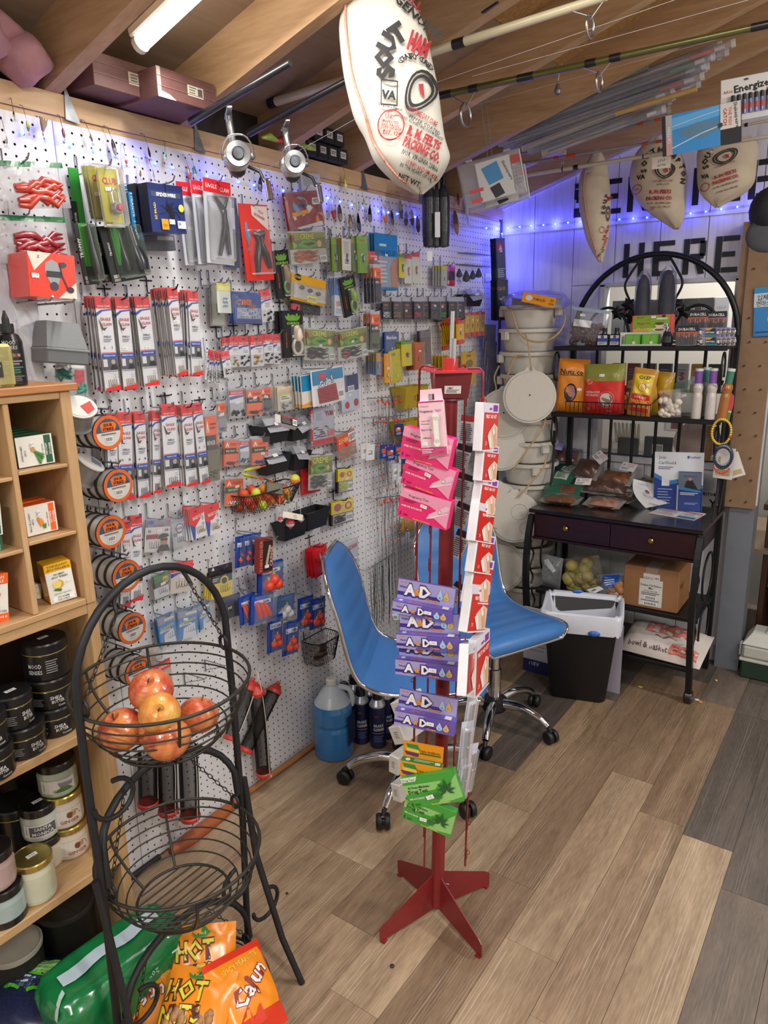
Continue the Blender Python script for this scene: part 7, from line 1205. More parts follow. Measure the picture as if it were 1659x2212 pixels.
for i,(a,b,c,X,dep)in enumerate((((248,160),(341,196),(214,176),.12,.20),((351,196),(467,234),(354,246),.13,.19))):
 if i==0:f=(Matrix(((0,0,1,.09),(1,0,0,1.30),(0,1,0,2.24),(0,0,0,1))),.20,.075)
 else:f=(Matrix(((0,0,1,.16),(1,0,0,1.425),(0,1,0,2.228),(0,0,0,1))),.19,.068)
 box_pack('game_box','worn maroon box with white label on the wall plate, %s'%('left one under the tube lamp' if i==0 else 'right one with scuffed corners'),'box',f,dep,MAR,lambda A:(A.R(.0,.0,.06,1,'#b9a598')if i else 0,A.P([(0,.75),(.2,.85),(.3,1),(0,1)],'#c9b8aa')if i else 0,A.R(.5,.3,.78,.68,'#cfc9b8'),A.lines(.53,.36,.66,.62,3,'#6a655c'),A.R(.68,.36,.76,.62,'#5a5650'),A.L([(0,.3),(1,.3)],.006,'#8a6662'),A.L([(0,.62),(1,.62)],.006,'#8a6662')))
INS=mat('#b98a92',.95,var=.15,scale=25,bump=.8,name='pink_fibreglass')
for i,(y,z,r,sc)in enumerate(((.93,2.25,.085,(1,1.1,.8)),(1.06,2.235,.062,(1,1,.8)),(1.0,2.28,.05,(1,1.3,.7)),(.80,2.26,.09,(1,1.2,.8)))):
 m=M();m.sph((0,0,0),r,INS,18,sc);m.v=[(x*(1+.10*math.sin(z_*90+y_*60)),y_*(1+.12*math.sin(x*80+z_*70)),z_*(1+.15*math.sin(y_*75+i)))for x,y_,z_ in m.v];o=m.build('insulation',ceiling,(.03,y,z))
for r_ in range(2):
 for k in range(5 if r_==0 else 4):
  p=[(692,354),(709,359),(726,364),(741,366),(757,371)][k]if r_==0 else[(690,327),(728,337),(748,341),(766,345)][k];q=W(*p,.03);f=(Matrix(((0,0,1,.03+.012*r_),(1,0,0,q.y),(0,1,0,2.219+.05*r_),(0,0,0,1))),.052,.048);f[0].translation.y=2.02+.056*k if r_==0 else[2.02,2.10,2.156,2.212][k]
  box_pack('small_black_box','small black box with white label, %s row on wall plate, %s from the left'%('lower' if r_==0 else 'upper',['first','second','third','fourth','fifth'][k]),'box',f,.07,'#1b1c22',lambda A:(A.R(.2,.22,.8,.68,'#c4c4c8'),A.lines(.25,.35,.75,.6,2,'#55565c')))
for i,(px,py,c)in enumerate(((585,318,'#a8c04a'),(612,326,'#c0453a'),(655,316,'#8fae4a'),(668,332,'#b7c95a'))):p=W(px,py,.02);p.z=2.21;m=M(p);m.tube([p+Vector((0,-.04,0)),p+Vector((.005,-.01,.008)),p+Vector((.0,.04,.002))],[.004,.012,.005],mat(c,.4,coat=.4),8);o=m.build('soft_lure',None,p);tag(o,'loose %s lure lying on the wall plate between the reels and the black boxes'%['lime','red','green','yellow-green'][i],'lure')
p=Vector((.105,1.965,0));t=thing('fluid_jug','jug of blue washer fluid on the floor against the pegboard','jug',p);JB=mat('#2f78b8',.22,var=.05,coat=.6,name='blue_fluid');JC=mat('#b9c3cc',.3,var=.03,coat=.5)
m=M();m.lathe([(0,0),(.070,.0),(.076,.006),(.078,.06),(.0765,.12),(.072,.135),(.0765,.15),(.077,.20),(.071,.222)],JB,32);m.build('filled_body',t);m=M();m.lathe([(.071,.222),(.05,.258),(.026,.288),(.019,.293),(.019,.298)],JC,28);m.build('clear_shoulder',t);m=M();m.lathe([(.021,.297),(.022,.318),(.018,.322),(0,.322)],'#d4d2cc',18);m.build('cap',t)
m=M();m.tube(smooth_path([(.02,.015,.285),(.05,.04,.272),(.06,.05,.235),(.055,.048,.20)],5),.011,JC,8);m.build('handle',t);m=M();m.T=Matrix.Rotation(CAZ(p)+1.15,4,'Z');m.box((.076,-.035,.06),(.0785,.035,.18),'#23284f');m.build('label',t)
CN=mat('#20274f',.3,.3,var=.05,coat=.4);ci=0
for j in range(3):
 for i in range(4):
  if j==2 and i>2:continue
  x,y=.055+.073*i+.01*j,2.23-.076*j+.012*i
  lab=['back row, %s','middle row, %s','front row, %s'][j]%['first from the wall','second from the wall','third from the wall','fourth from the wall'][i]
  if ci==0:
   t=thing('spray_can','dark blue spray can with black cap, '+lab,'spray can',(x,y,0),'brake cleaner cans');c0=t;m=M();m.lathe([(0,0),(.032,0),(.033,.004),(.033,.175),(.031,.18)],CN,22);m.build('can_body',t);m=M();m.lathe([(.033,.178),(.032,.184),(.020,.205),(.018,.207)],mat('#c5c9d2',.3,.6),22);m.build('shoulder',t);m=M();m.lathe([(.019,.203),(.020,.206),(.019,.238),(.012,.246),(0,.246)],BLK,16);m.build('cap',t);wrap_label(t,.033,.02,.15,CAZ(Vector((x,y,0))),.055,lambda a:(a.D(.4,.18,.14,'#7a2a35',sy=.6),a.T('BRAKE',.55,.45,.08,'#c9cfdc',.7,b=.02),a.T('CLEANER',.55,.56,.08,'#c9cfdc',.8,b=.02),a.R(.1,.66,.95,.68,'#a86a3a'),a.lines(.2,.75,.9,.95,4,'#5a6390')));ci=1
  else:dup(c0,Matrix.Translation((x,y,0)),'dark blue spray can with black cap, '+lab)
pd=[Fl(660,1626,.012),Fl(545,1713,.012)];m=M(pd[0]);m.tube([(.018,pd[0].y+.1,.012),(.016,pd[1].y,.012)],.011,TRIMW,8);bl=[(.016,pd[1].y,.012),(.03,1.42,.014),(.035,1.30,.014),(.03,1.22,.012)];m.tube(bl,[.012,.022,.024,.016],mat('#a3562f',.5,var=.12),8);o=m.build('wooden_paddle',None,pd[0]);tag(o,'orange-brown wooden paddle lying along the foot of the pegboard','paddle')
m=M();m.tube([(.012,1.19,.009),(.014,.93,.009)],.009,BLKM,8);o=m.build('rubber_strip');tag(o,'black rubber strip lying along the foot of the pegboard by the bookcase','strip')
for nm,lab,px,py,c,r,sc in(('crumb','yellow oval crumb on the floor in front of the rack',1383,1484,'#d6c94a',.009,(1.3,.8,.4)),('crumb','white and brown nut shell by the rack wheel',1505,1512,'#d9cfc2',.008,(1.6,.8,.6)),('crumb','tan nut shell piece beside the rack wheel',1513,1517,'#c08a52',.008,(1.3,.9,.7)),('crumb','pale crumb on the dark plank near the grey post',1547,1470,'#d9c29a',.006,(1.2,1,.7)),('pebble','dark pebble on the floor below the red rack foot',847,2087,'#2a2521',.006,(1,1,.7)),('crumb','dark crumb on the floor left of the red rack foot',620,1930,'#2a2521',.004,(1,1,.7))):p=Fl(px,py,.003);m=M();m.sph((0,0,.001),r,mat(c,.6),8,sc,5);o=m.build(nm,None,p);tag(o,lab,'crumb' if nm=='crumb' else 'pebble')
# == stock hanging on the pegboard
HOOKM=mat('#a6a8ac',.3,.9,var=.05);HOOKB=mat('#1f2024',.5)
CR_=mat('#e4e5ea',.5,var=.02);GOLDW=mat('#b8934a',.3,.9);DARKW=mat('#2a2a30',.35,.6)
def hook(p,X,short,dark=False,rise=.022):
 y,z=p.y,p.z;m=M((0,y,z));m.tube([(.002,y,z+rise+.02),(.006,y,z+rise+.02),(.006,y,z+.004),(.010,y,z),(X,y,z+.004),(X+.014,y,z+.007),(X+.022,y,z+.018)],.0021,HOOKB if dark else HOOKM,6);o=m.build('peg_hook',None,(0,y,z));tag(o,'peg hook holding the '+short,'hook','peg hooks on the white pegboard')
 if dark:b=M((0,y,z));b.tube([(.004,y-.02,z+rise+.012),(.004,y+.02,z+rise+.012)],.0022,HOOKB,6);b.build('cross_bar',o)
HASH=random.Random(77)
def P(label,kind,TL,TR,BL,X=None,n=1,yaw=0.,step=.0055,t='tackle_pack',cat='tackle pack',hk=True,jit=1.,dark=False,fan=0.,**kw):
 X=X if X is not None else .035+step*n
 mw,w,h=frame(TL,TR,BL,X=X,yaw=yaw);short=' '.join(label.split()[:12]).rstrip(',');m=M();art,body,extra=kind(w,h,**kw)
 body(m,w,h);o=m.build(t);o.matrix_world=mw;tag(o,label,cat,short if n>1 else None);a=M();A=Art(a,w,h,.0003);art(A)
 if 't' in body.__dict__:Pillow(w,h,body.t,3,.004,3,.3).drape(a,.0008)
 a.build('printed_front',o)
 for nm,f in extra:e=M();f(e,w,h);e.build(nm,o)
 if HASH.random()<.65:e=M();Art(e,w,h,.0022).price(HASH.uniform(.35,.65),HASH.uniform(.3,.62),min(.5,.017/w),min(.3,.008/h),'$'+HASH.choice(['2.79','3.99','1.79','5.49','4.29']),HASH.uniform(-.2,.2));e.build('price_sticker',o)
 for k in range(1,n):
  T=Matrix.Translation((HASH.uniform(-.002,.002)*jit,HASH.uniform(-.003,.003)*jit,-step*k))@Matrix.Translation((0,h/2,0))@Matrix.Rotation(HASH.uniform(-.02,.02)*jit-fan*k,4,'Z')@Matrix.Translation((0,-h/2,0));r=o.copy();COL.objects.link(r);r.matrix_world=mw@T;r['label']=ORD[k]+' pack back, behind the '+' '.join(label.split()[:11]).rstrip(',');r['group']='packs behind the '+short
  if k<n-1 or True:
   for ch in o.children:
    if ch.name.startswith('price'):continue
    c=ch.copy();COL.objects.link(c);c.parent=r
 if hk:hook(mw@Vector((0,h*.46,0)),X+.004,short,dark)
 return o
def card(c,th=.0012):return lambda m,w,h:m.box((-w/2,-h/2,-th),(w/2,h/2,0),c)
def cardp(c,side,th=.0012):return lambda m,w,h:m.box((-w/2,-h/2,-th),(w/2,h/2,0),side)
def softbag(c,t=.012):
 f=lambda m,w,h:Pillow(w,h,t,3,.004,3,.3).mesh(m,c,None,8,8)
 f.__dict__['t']=t;return f
def filmy(t=.004,a=.10):return lambda m,w,h:m.quad((-w/2,-h/2,t),(w/2,-h/2,t),(w/2,h/2,t),(-w/2,h/2,t),film('#eef0f4',a,.08))
def blis(u0,v0,u1,v1,d=.012,c='#e8eaf0',a=.12):return('blister',lambda m,w,h:m.box(((u0-.5)*w,(.5-v1)*h,.0006),((u1-.5)*w,(.5-v0)*h,d),film(c,a,.08),min(d*.4,.005)))
def jhooks(col,n,u,v,s,sp=.3):
 def f(m,w,h):
  r=random.Random(int(u*100+n))
  for k in range(n):
   x=(u-.5+(k/(max(1,n-1))-.5)*sp)*w;y=(.5-v)*h+r.uniform(-.1,.1)*s;q=[(x,y+s,.002+k*.0004),(x,y,.002)]+[(x+s*.28*(1-math.cos(a)),y-s*.28*math.sin(a),.002+k*.0004)for a in[PI*j/6 for j in range(1,7)]]+[(x+s*.5,y+s*.3,.002)];m.tube(q,max(.0005,s*.045),col,4)
 return('hooks',f)
def balls(col,n,u0,v0,u1,v1,r,z=.004,sc=(1,1,1),seed=1,nm='contents'):
 def f(m,w,h):
  q=random.Random(seed)
  for k in range(n):m.sph(((q.uniform(u0,u1)-.5)*w,(.5-q.uniform(v0,v1))*h,z+q.uniform(0,r*.5)),r*q.uniform(.85,1.1),col,7,sc,5)
 return(nm,f)
def worms(col,n,u0,v0,u1,v1,r,seed=1,nm='soft_baits',vert=False):
 def f(m,w,h):
  q=random.Random(seed)
  for k in range(n):
   v=v0+(v1-v0)*(k+.5)/n;y=(.5-v)*h;x0,x1=(u0-.5)*w,(u1-.5)*w;m.tube([(x0+(x1-x0)*j/5,y+q.uniform(-1,1)*r*1.4,.004+q.uniform(0,r))for j in range(6)],[r*.7,r,r,r,r*.8,r*.3],col,6)
 return(nm,f)
def lurebody(col,belly,u,v,L,r,rot=-PI/2,nm='lure'):
 def f(m,w,h):
  c=Vector(((u-.5)*w,(.5-v)*h,r*.9));d=Vector((math.cos(rot),math.sin(rot),0));m.tube([c-d*L/2,c-d*L*.3,c+d*L*.1,c+d*L*.4,c+d*L/2],[r*.3,r,r*.9,r*.45,r*.1],col,8);m.tube([c-d*L*.25+Vector((0,0,r*.3)),c+d*L*.2+Vector((0,0,r*.3))],r*.72,belly,6);m.sph(c-d*L*.36+Vector((0,0,r*.7)),r*.3,'#e8e4d0',6);m.tube([c+d*L*.5,c+d*L*.62,c+d*L*.62+Vector((r,r*.5,0))],.0006,STEEL,4)
 return(nm,f)
ECR=gl('#c8333a');ECB=gl('#2f4a94')
def k_snell(w,h,nums=None,hc=None):
 def art(a):
  a.R(0,0,1,1,CR_);a.R(0,0,1,.125,ECR);a.P([(.0,.17),(.3,.14),(1,.128),(1,.142),(.4,.155),(0,.205)],ECB);a.D(.5,.055,.16,'#6f6a68',sy=.35,n=10);a.T('EAGLE CLAW',.52,.10,.02,'#f1e2e2',.8);a.T('EAGLE',.55,.235,.032,'#bf3a44',.7,b=.02);a.T('CLAW',.6,.29,.032,'#bf3a44',.66,b=.02)
  a.P([(.08,.23),(.2,.27),(.34,.33),(.62,.32),(.45,.345),(.34,.37),(.22,.345)],'#5b4236');a.D(.3,.365,.07,'#efeae2',n=8);a.T('SNELLS',.52,.42,.022,'#2d2f37',.66,b=.02);a.lines(.25,.445,.8,.485,2,'#7a7d86')
  if nums:a.T(nums[0],.25,.535,.034,'#2d2f37',.2);a.T(nums[1],.75,.535,.034,'#2d2f37',.25)
  a.R(0,.588,1,.594,ECR);a.R(0,.60,1,.645,ECB);a.T('FISHHOOKS',.5,.622,.02,'#cfd6ea',.8,b=.02);a.R(0,.65,1,.775,'#55585f');a.R(.02,.66,.3,.74,'#c9cbd0');a.D(.68,.69,.14,'#a9a39c',n=10);a.P([(.45,.775),(.55,.72),(.85,.72),(.98,.775)],'#2f3138');a.R(0,.788,1,.792,'#4d5058');a.T('No. 6',.78,.83,.016,'#555',.3,b=0);a.T('Qty. 6',.78,.855,.016,'#555',.3,b=0);a.P([(0,.97),(1,.945),(1,1),(0,1)],ECR)
 return art,cardp(CR_,mat('#b9b2aa',.6)),[jhooks(hc or GOLDW,5,.55,.955,h*.075,.5),('film',filmy(.003,.05))]
def k_ec(w,h,col=None,n=10):
 def art(a):a.R(0,0,1,.30,ECR);a.D(.5,.12,.14,'#3a2426',sy=.35,n=10);a.T('EAGLE CLAW',.5,.24,.07,'#f0dede',.86);a.R(0,.30,1,.62,CR_);a.P([(0,.36),(.5,.31),(1,.31),(1,.35),(.4,.37),(0,.45)],ECB);a.lines(.4,.42,.9,.58,3,'#8d8f98')
 return art,card('#d5d6da'),[balls(col or DARKW,n,.15,.66,.85,.95,w*.07,seed=int(w*9999)%50,nm='swivels'),('film',filmy(.006,.10))]
def k_ecs(w,h):
 def art(a):a.R(0,0,1,.22,film('#dfe2e8',.4));a.R(.04,.10,.96,.24,ECR);a.R(.04,.24,.96,.50,CR_);a.P([(.06,.3),(.5,.26),(.96,.26),(.96,.3),(.06,.4)],ECB);a.T('EAGLE CLAW',.5,.17,.07,'#f2e2e2',.7);a.D(.85,.82,.06,'#d23a3a');a.R(.04,.5,.96,.95,'#b9bbc4')
 return art,card(film('#d5d8e0',.5)),[balls(mat('#4a4c54',.3,.8),16,.1,.75,.9,.94,w*.06,seed=4,nm='sinkers'),('film',filmy(.008,.10))]
def k_oz(w,h,title='SPLIT SHOT',mid='#45433f',low='#d8713a',ball='#5a5c66',n=14):
 O_=gl('#e0682c')
 def art(a):a.R(.02,.10,.98,.99,gl(low));a.R(.02,.10,.98,.36,O_);a.P([(.10,.32),(.22,.14),(.34,.32),(.27,.32),(.22,.24),(.17,.32)],'#f4ece6');a.lines(.4,.2,.92,.3,2,'#8a3a1c');a.R(.02,.36,.98,.56,gl(mid));a.T(title,.42,.46,.06,'#eee9e2',.66,b=.02);a.R(.82,.36,.96,.5,'#e2762f')
 return art,card(film('#d9dbe0',.4)),[balls(mat(ball,.3,.6),n,.12,.84,.9,.95,w*.045,seed=7,nm='sinkers'),('film',filmy(.007,.08))]
def k_gen(w,h,top='#c8333a',body='#d9d9da',text='',tc='#f2f2f2',hh=.25,clear=True,lure=None,low=None,lt='',ltc='#333',ex=None,side=None,bag=False,shp=None):
 T_,B_=gl(top),(gl(body)if isinstance(body,str)else body)
 def art(a):
  a.R(0,0,1,1,B_)
  if hh:a.R(0,0,1,hh,T_)
  if text:a.T(text,.5,max(.07,hh*.55),max(.06,min(.13,hh*.36)),tc,.86,b=.03)
  if low:a.R(0,.82,1,1,gl(low))
  if lt:a.T(lt,.5,.9 if low else .72,.07,ltc,.8,b=.02)
  if ex:ex(a)
 return art,(softbag(B_ if hh<.9 else T_)if bag else card(side or body)),([lure]if lure and not isinstance(lure,list)else(lure or[]))+([('film',filmy(.010,.08))]if clear else[])
FR_G='#6ba33a'
def k_frog(w,h,body='#caa27a',belly='#e9dcc6',skirt='#7fc06a'):
 def art(a):a.R(0,0,1,1,'#1e2023');a.P([(.18,.18),(.12,.10),(.28,.13),(.5,.08),(.72,.13),(.88,.10),(.82,.18),(.7,.215),(.3,.215)],FR_G);a.D(.3,.10,.06,FR_G,n=8);a.D(.7,.10,.06,FR_G,n=8);a.T('SCUM FROG',.5,.265,.052,'#9fc04a',.84,b=.04);a.T('TROPHY SERIES',.14,.62,.035 if w>.05 else .03,'#c8602e',None,rot=-PI/2,b=.02);a.D(.62,.88,.14,'#2d3034')
 return art,card('#1a1b1e',.012),[('lure',lambda m,w,h:(m.tube([(.10*w,.18*h,.006),(.12*w,.08*h,.010),(.12*w,-.06*h,.012),(.12*w,-.14*h,.010)],[w*.08,w*.13,w*.16,w*.11],mat(body,.4,coat=.3),10),m.tube([(.12*w+w*.22*math.cos(q),-.27*h+w*.24*math.sin(q),.006)for q in[2*PI*j/16 for j in range(16)]],w*.055,mat(skirt,.5,bump=.4),6,True))),blis(.35,.3,.92,.97,.02)]
def k_creme(w,h,worm='#2a2c30',wc2=None):
 def art(a):
  a.R(0,.05,1,.55,gl('#6d6f3a'));a.P([(.0,.05),(1,.05),(1,.2),(0,.3)],gl('#8a8c4a'));a.T('CREME',.48,.16,.17,'#3a4a1c',.86,b=.07);a.T('CREME',.48,.16,.17,'#c9cf3a',.84,b=.03)
  a.P([(.20,.42),(.35,.28),(.55,.26),(.72,.34),(.85,.30),(.80,.42),(.86,.52),(.70,.48),(.5,.55),(.32,.52)],gl('#6fa03a'));a.P([(.35,.38),(.6,.34),(.7,.40),(.5,.46)],'#2f4a24');a.D(.80,.40,.06,'#e8b080');a.P([(.2,.42),(.05,.30),(.1,.55)],'#7fae3e');a.D(.07,.22,.06,'#8a2a2c');a.bar(.78,.78,.97,.96)
 return art,card(film('#d2d4cc',.35)),[worms(mat(worm,.35,coat=.4),5,.08,.60,.74,.92,h*.03),worms(mat(wc2 or worm,.35,coat=.4),2,.1,.7,.4,.95,h*.035,5),('film',filmy(.012,.12))]
for i,(a,b,c,n,nm,hc,lab)in enumerate([((203,640),(236.5,640.6),(233,844.5),7,('6','1'),None,'first from the left, thick stack'),((247,642),(276,643),(272,841),5,None,None,'second from the left'),((289,641),(321,641),(309,835),4,None,None,'third from the left, with a diamond sticker'),((360,622),(382,622),(395,811),10,None,None,'fourth, the thickest stack'),((404.5,627),(427,629),(420,811),6,None,None,'fifth, at the right end')]):
 P('snelled hook pack, top row, '+lab,k_snell,a,b,c,n=n,step=.0075,nums=nm,hc=hc,t='snelled_hook_pack',cat='hook pack',dark=i in(1,3))
for i,(a,b,c,n,nm,lab)in enumerate([((230,893),(252,893),(256,1080),4,('6','2'),'first, half hidden by the line spools'),((253,891.5),(283,891),(279,1078),3,('6','8'),'second from the left'),((288,891.5),(312,890),(309,1075),3,('6','4'),'third from the left'),((328,887),(345,887),(344,1064),3,None,'fourth, mostly covered'),((347,876),(379,874),(361,1053),2,None,'fifth, standing highest'),((377,881),(395,879),(400,1047),5,None,'sixth, tucked behind its neighbour'),((391,877),(414,875),(420,1048),5,None,'seventh from the left'),((415,873),(435,870),(450,1042),4,('6','1'),'eighth, at the right end')]):
 P('snelled hook pack, second row, '+lab,k_snell,a,b,c,X=.045+.006*n+(.02 if i in(4,6)else 0),n=n,step=.007,nums=nm,hc=DARKW if i>0 else None,t='snelled_hook_pack',cat='hook pack',dark=i==6)
for i,(a,b,c,n,lab)in enumerate([((262,1126),(282,1124),(272,1310),6,'left stack'),((281,1115),(306,1112),(299,1296),3,'right stack')]):P('snelled hook pack low beside the line spools, '+lab,k_snell,a,b,c,n=n,step=.007,hc=DARKW,t='snelled_hook_pack',cat='hook pack')
for i,(a,b,c,n,col)in enumerate([((479,729),(496,728),(481,790),2,GOLDW),((492,726),(512.6,725),(495,794),3,GOLDW),((513,725),(537,724),(515,793),2,DARKW),((538.6,725),(566,723.5),(541,793),3,GOLDW),((568,720.6),(588,720.6),(570,786),2,DARKW),((589,722),(607.5,722),(591,787),2,DARKW)]):P('red-headed swivel pack, %s in the row left of the frog pack'%['first','second','third','fourth','fifth','sixth'][i],k_ec,a,b,c,n=n,col=col,t='swivel_pack',dark=i%2==0)
P('fan of red-headed swivel packs left of the swivel row',k_ec,(466,760),(484,757),(478,826),n=6,fan=.07,step=.006,t='swivel_pack');P('red-topped hook card swung aside at the end of the swivel fan',k_ec,(477,760),(494,757),(491,815),X=.09,t='swivel_pack',hk=False)
P('silver bait card at the left behind the blue translucent bag',k_gen,(455,609),(482,612),(460,702),X=.04,n=2,top='#a9aa9c',body='#b9bab0',hh=0,lure=lurebody(mat('#8f9a5a',.35),mat('#d9d4c0',.4),.5,.6,.04,.006),t='bait_card');P('small yellow and white lure card in front of the blue translucent bag',k_gen,(467,611),(496,613),(476,676),X=.10,top='#cdc95a',body='#d3d6d2',hh=.26,ex=lambda a:a.R(.05,.1,.95,.24,'#dfe09a'),lure=worms(mat('#5fa0b0',.35,coat=.4),3,.35,.45,.75,.8,.002),t='lure_pack');P('blue translucent bait bag lettered CYBER FLEX',k_gen,(500,629),(562,633),(509,699),X=.07,n=2,step=.012,top='#2f4478',body='#3a5088',hh=0,bag=True,ex=lambda a:(a.R(.1,.5,.95,.84,'#9aa4b8'),a.T('CYBER',.36,.32,.17,'#c8702c',.6,b=.05),a.T('FLEX',.62,.46,.1,'#b8602c',.3,b=.04),a.R(0,.88,1,1,'#23408a')),lure=worms(mat('#c3c8d2',.25,coat=.5),4,.15,.56,.85,.8,.003),t='bait_bag',cat='bait bag');P('red-headed hook pack to the right of the blue translucent bag',k_ec,(557,628),(581,624),(572,696),X=.05,n=1,t='swivel_pack')
P('orange sinker pack with dried-looking lure tail, left of the sinker rows',k_oz,(439,884),(466,881),(455,1042),title='BAITHOLDER',mid='#4a4a48',low='#6f6a52',ball='#5a5a3a',n=2,dark=True);P('grey bag with orange label hanging right of the long orange pack',k_oz,(467,866),(486,864),(474,935),title='BEADS',mid='#8d8f96',low='#9a9ca4',hk=True)
P('clear pack of sinkers with a red strip, upper sinker row',k_ecs,(492,838),(528,836),(493,905),n=2);P('orange split shot pack, second in the upper sinker row',k_oz,(531,838),(565,836),(536,898),n=4,mid='#3f4038',low='#e0722f');P('orange and dark sinker pack, third in the upper sinker row',k_oz,(562,832),(585,831),(568,890),n=3,mid='#45433f',low='#5a5c66',title='EGG SINK');P('beige jig head card with yellow label, upper sinker row',k_gen,(598,836),(634,832),(603,888),n=5,top='#d9c9b0',body='#c9c4ba',hh=.2,ex=lambda a:(a.R(.15,.3,.85,.62,'#e9e6d8'),a.R(.15,.3,.85,.38,'#e0cf3a'),a.lines(.2,.42,.8,.58,2,'#444')),lure=balls(mat('#9a9ca4',.25,.8),8,.2,.7,.85,.92,.004))
P('brown-backed card hanging behind the beige jig heads',k_gen,(625,822),(645,819),(633,885),X=.03,top='#d8bfa2',body='#7a3a44',hh=.4,text='HEADS',tc='#8a5a44')
P('orange split shot pack, first in the lower sinker row',k_oz,(484,946),(515,945),(488,1008),n=3,mid='#4a4632');P('clear red-strip sinker pack, second in the lower sinker row',k_ecs,(517,948),(539,947),(520,1004),n=2);P('orange split shot pack, third in the lower sinker row',k_oz,(543,945),(579,942),(548,1005),n=4,mid='#4a4a30',ball='#4a5a94');P('orange split shot pack hanging alone left of the wire basket',k_oz,(486,1030),(526,1027),(489,1094),mid='#2f5a3a',low='#e0703a',ball='#e6e6e6')
CRAW=mat('#c0402f',.35,var=.2,coat=.5);CRAW2=mat('#8f1f2c',.35,var=.2,coat=.5)
for i,(a,b,c,cr,lab)in enumerate([((-40,345),(132,352),(-36,452),CRAW,'upper zip bag of bright red soft craws with a green zip strip'),((-40,462),(138,470),(-36,566),CRAW2,'lower zip bag of dark red soft craws with a green zip strip')]):
 P(lab,k_gen,a,b,c,X=.09-.02*i,top='#1f6b42',body=film('#d9d9dc',.25,.12),hh=.12,clear=False,bag=True,lure=worms(cr,7,.30,.45,.92,.88,.008,4+i,'soft_craws'),t='bait_bag',cat='bait bag')
P('clear bag holding white folded paper at the left edge behind the bottles',k_gen,(-30,565),(72,575),(-20,840),X=.05,top='#d4d6de',body='#d8dae2',hh=.05,clear=True,bag=True,ex=lambda a:(a.P([(.3,.05),(.8,.1),(1,.45),(.5,.5)],'#eceef2'),a.P([(.45,.5),(.7,.5),(1,1),(.75,1)],'#e6e7ec'),a.lines(.75,.2,.9,.3,4,'#6a5a4a')),t='paper_bag',cat='bag',hk=False)
f=frame((57,541),(160,553),(74,640),X=.17,yaw=-6);o=box_pack('reel_box','red and white reel box standing on a wire bracket','box',f,.10,gl('#c9402f'),lambda a:(a.R(0,0,1,1,gl('#d8432f')),a.P([(0,0),(.5,0),(.12,.42)],'#e6dfd0'),a.P([(1,.62),(1,1),(.6,1)],'#e6dfd0'),a.P([(.36,.22),(.5,.14),(.62,.2),(.68,.42),(.62,.68),(.5,.78),(.4,.6),(.34,.4)],'#9ea0a4'),a.R(.37,.40,.68,.54,'#34363b'),a.D(.52,.74,.09,'#3f4250'),a.D(.74,.24,.07,'#4a4450',sy=.8),a.L([(.66,.2),(.70,.5),(.82,.8)],.03,'#3a3640'),a.D(.86,.80,.08,'#3a3440',sy=.8),a.T('Z',.22,.1,.06,'#333',.1),a.price(.13,.53,.15,.1,'29.99')))
for y in(-.025,.03):p=f[0]@Vector((y,-f[2]/2-.004,0));m=M(p);m.tube([(.003,p.y,p.z-.05),(.006,p.y,p.z-.05),(.006,p.y,p.z-.006),(.19,p.y,p.z-.004),(.205,p.y,p.z+.004)],.0028,HOOKM,6);o=m.build('peg_hook',None,p);tag(o,'bracket wire under the red reel box, %s one'%('left' if y<0 else 'right'),'hook')
f=frame((100,690),(190,700),(112,784),X=.16,yaw=-10);mw,w,h=f;m=M();m.add([(-w/2*.98,-h*.12,-.11),(w/2,-h*.12,-.11),(w/2,-h*.12,0),(-w/2*.98,-h*.12,0),(-w*.40,h/2,-.09),(w*.38,h/2,-.09),(w*.38,h/2,-.025),(-w*.40,h/2,-.025)],[(3,2,1,0),(4,5,6,7),(0,1,5,4),(1,2,6,5),(2,3,7,6),(3,0,4,7)],mat('#75797c',.55,var=.05,bump=.05,scale=200));o=m.build('bait_box');o.matrix_world=mw;tag(o,'grey plastic box hanging on the pegboard above the bookcase','box');m=M();m.box((-w/2,-h/2,-.112),(w/2+.002,-h*.13,.002),mat('#696d70',.55,var=.05),.003);m.build('lid',o);m=M();m.box((-w/2-.002,-h*.2,-.114),(w/2+.004,-h*.13,.005),mat('#7d8184',.55),.002);m.build('rim',o)
P('clear bag with green tassel lure and red tag under the grey box',k_gen,(118,786),(182,790),(128,858),X=.05,top='#d6d2d4',body=film('#cfcdd2',.3,.12),hh=.1,bag=True,ex=lambda a:a.R(.6,.15,.95,.7,gl('#b8434a')),lure=[worms(mat('#1d6b5a',.5),4,.05,.15,.5,.45,.006,3,'tassel'),worms(mat('#3f8f7a',.5),3,.7,.6,1.,.8,.006,8,'tassel_end')],t='lure_bag')
def k_lock(w,h):
 def art(a):a.R(.04,.04,.96,.96,gl('#a8a23a'));a.T('CLUB',.55,.24,.11,'#a8303a',.7,b=.05);a.T('Secure',.3,.92,.05,'#3a3a20',.4)
 return art,card(film('#d8dad8',.35)),[('padlock',lambda m,w,h:(m.lathe([(0,.004),(w*.24,.004),(w*.25,.012),(w*.2,.018),(0,.018)],mat('#8f9196',.25,.8),18,(.12*w,-.18*h,0)),m.lathe([(0,.018),(w*.15,.018),(w*.12,.026),(0,.027)],mat('#c0323c',.35),14,(.14*w,-.18*h,0)),m.tube([(.12*w-w*.15,-.14*h,.010)]+[(.12*w-w*.15*math.cos(q),.06*h+w*.16*math.sin(q),.010)for q in[PI*j/8 for j in range(9)]]+[(.12*w+w*.15,-.14*h,.010)],w*.045,CHROME,7))),blis(.02,.02,.98,.98,.028,a=.08)]
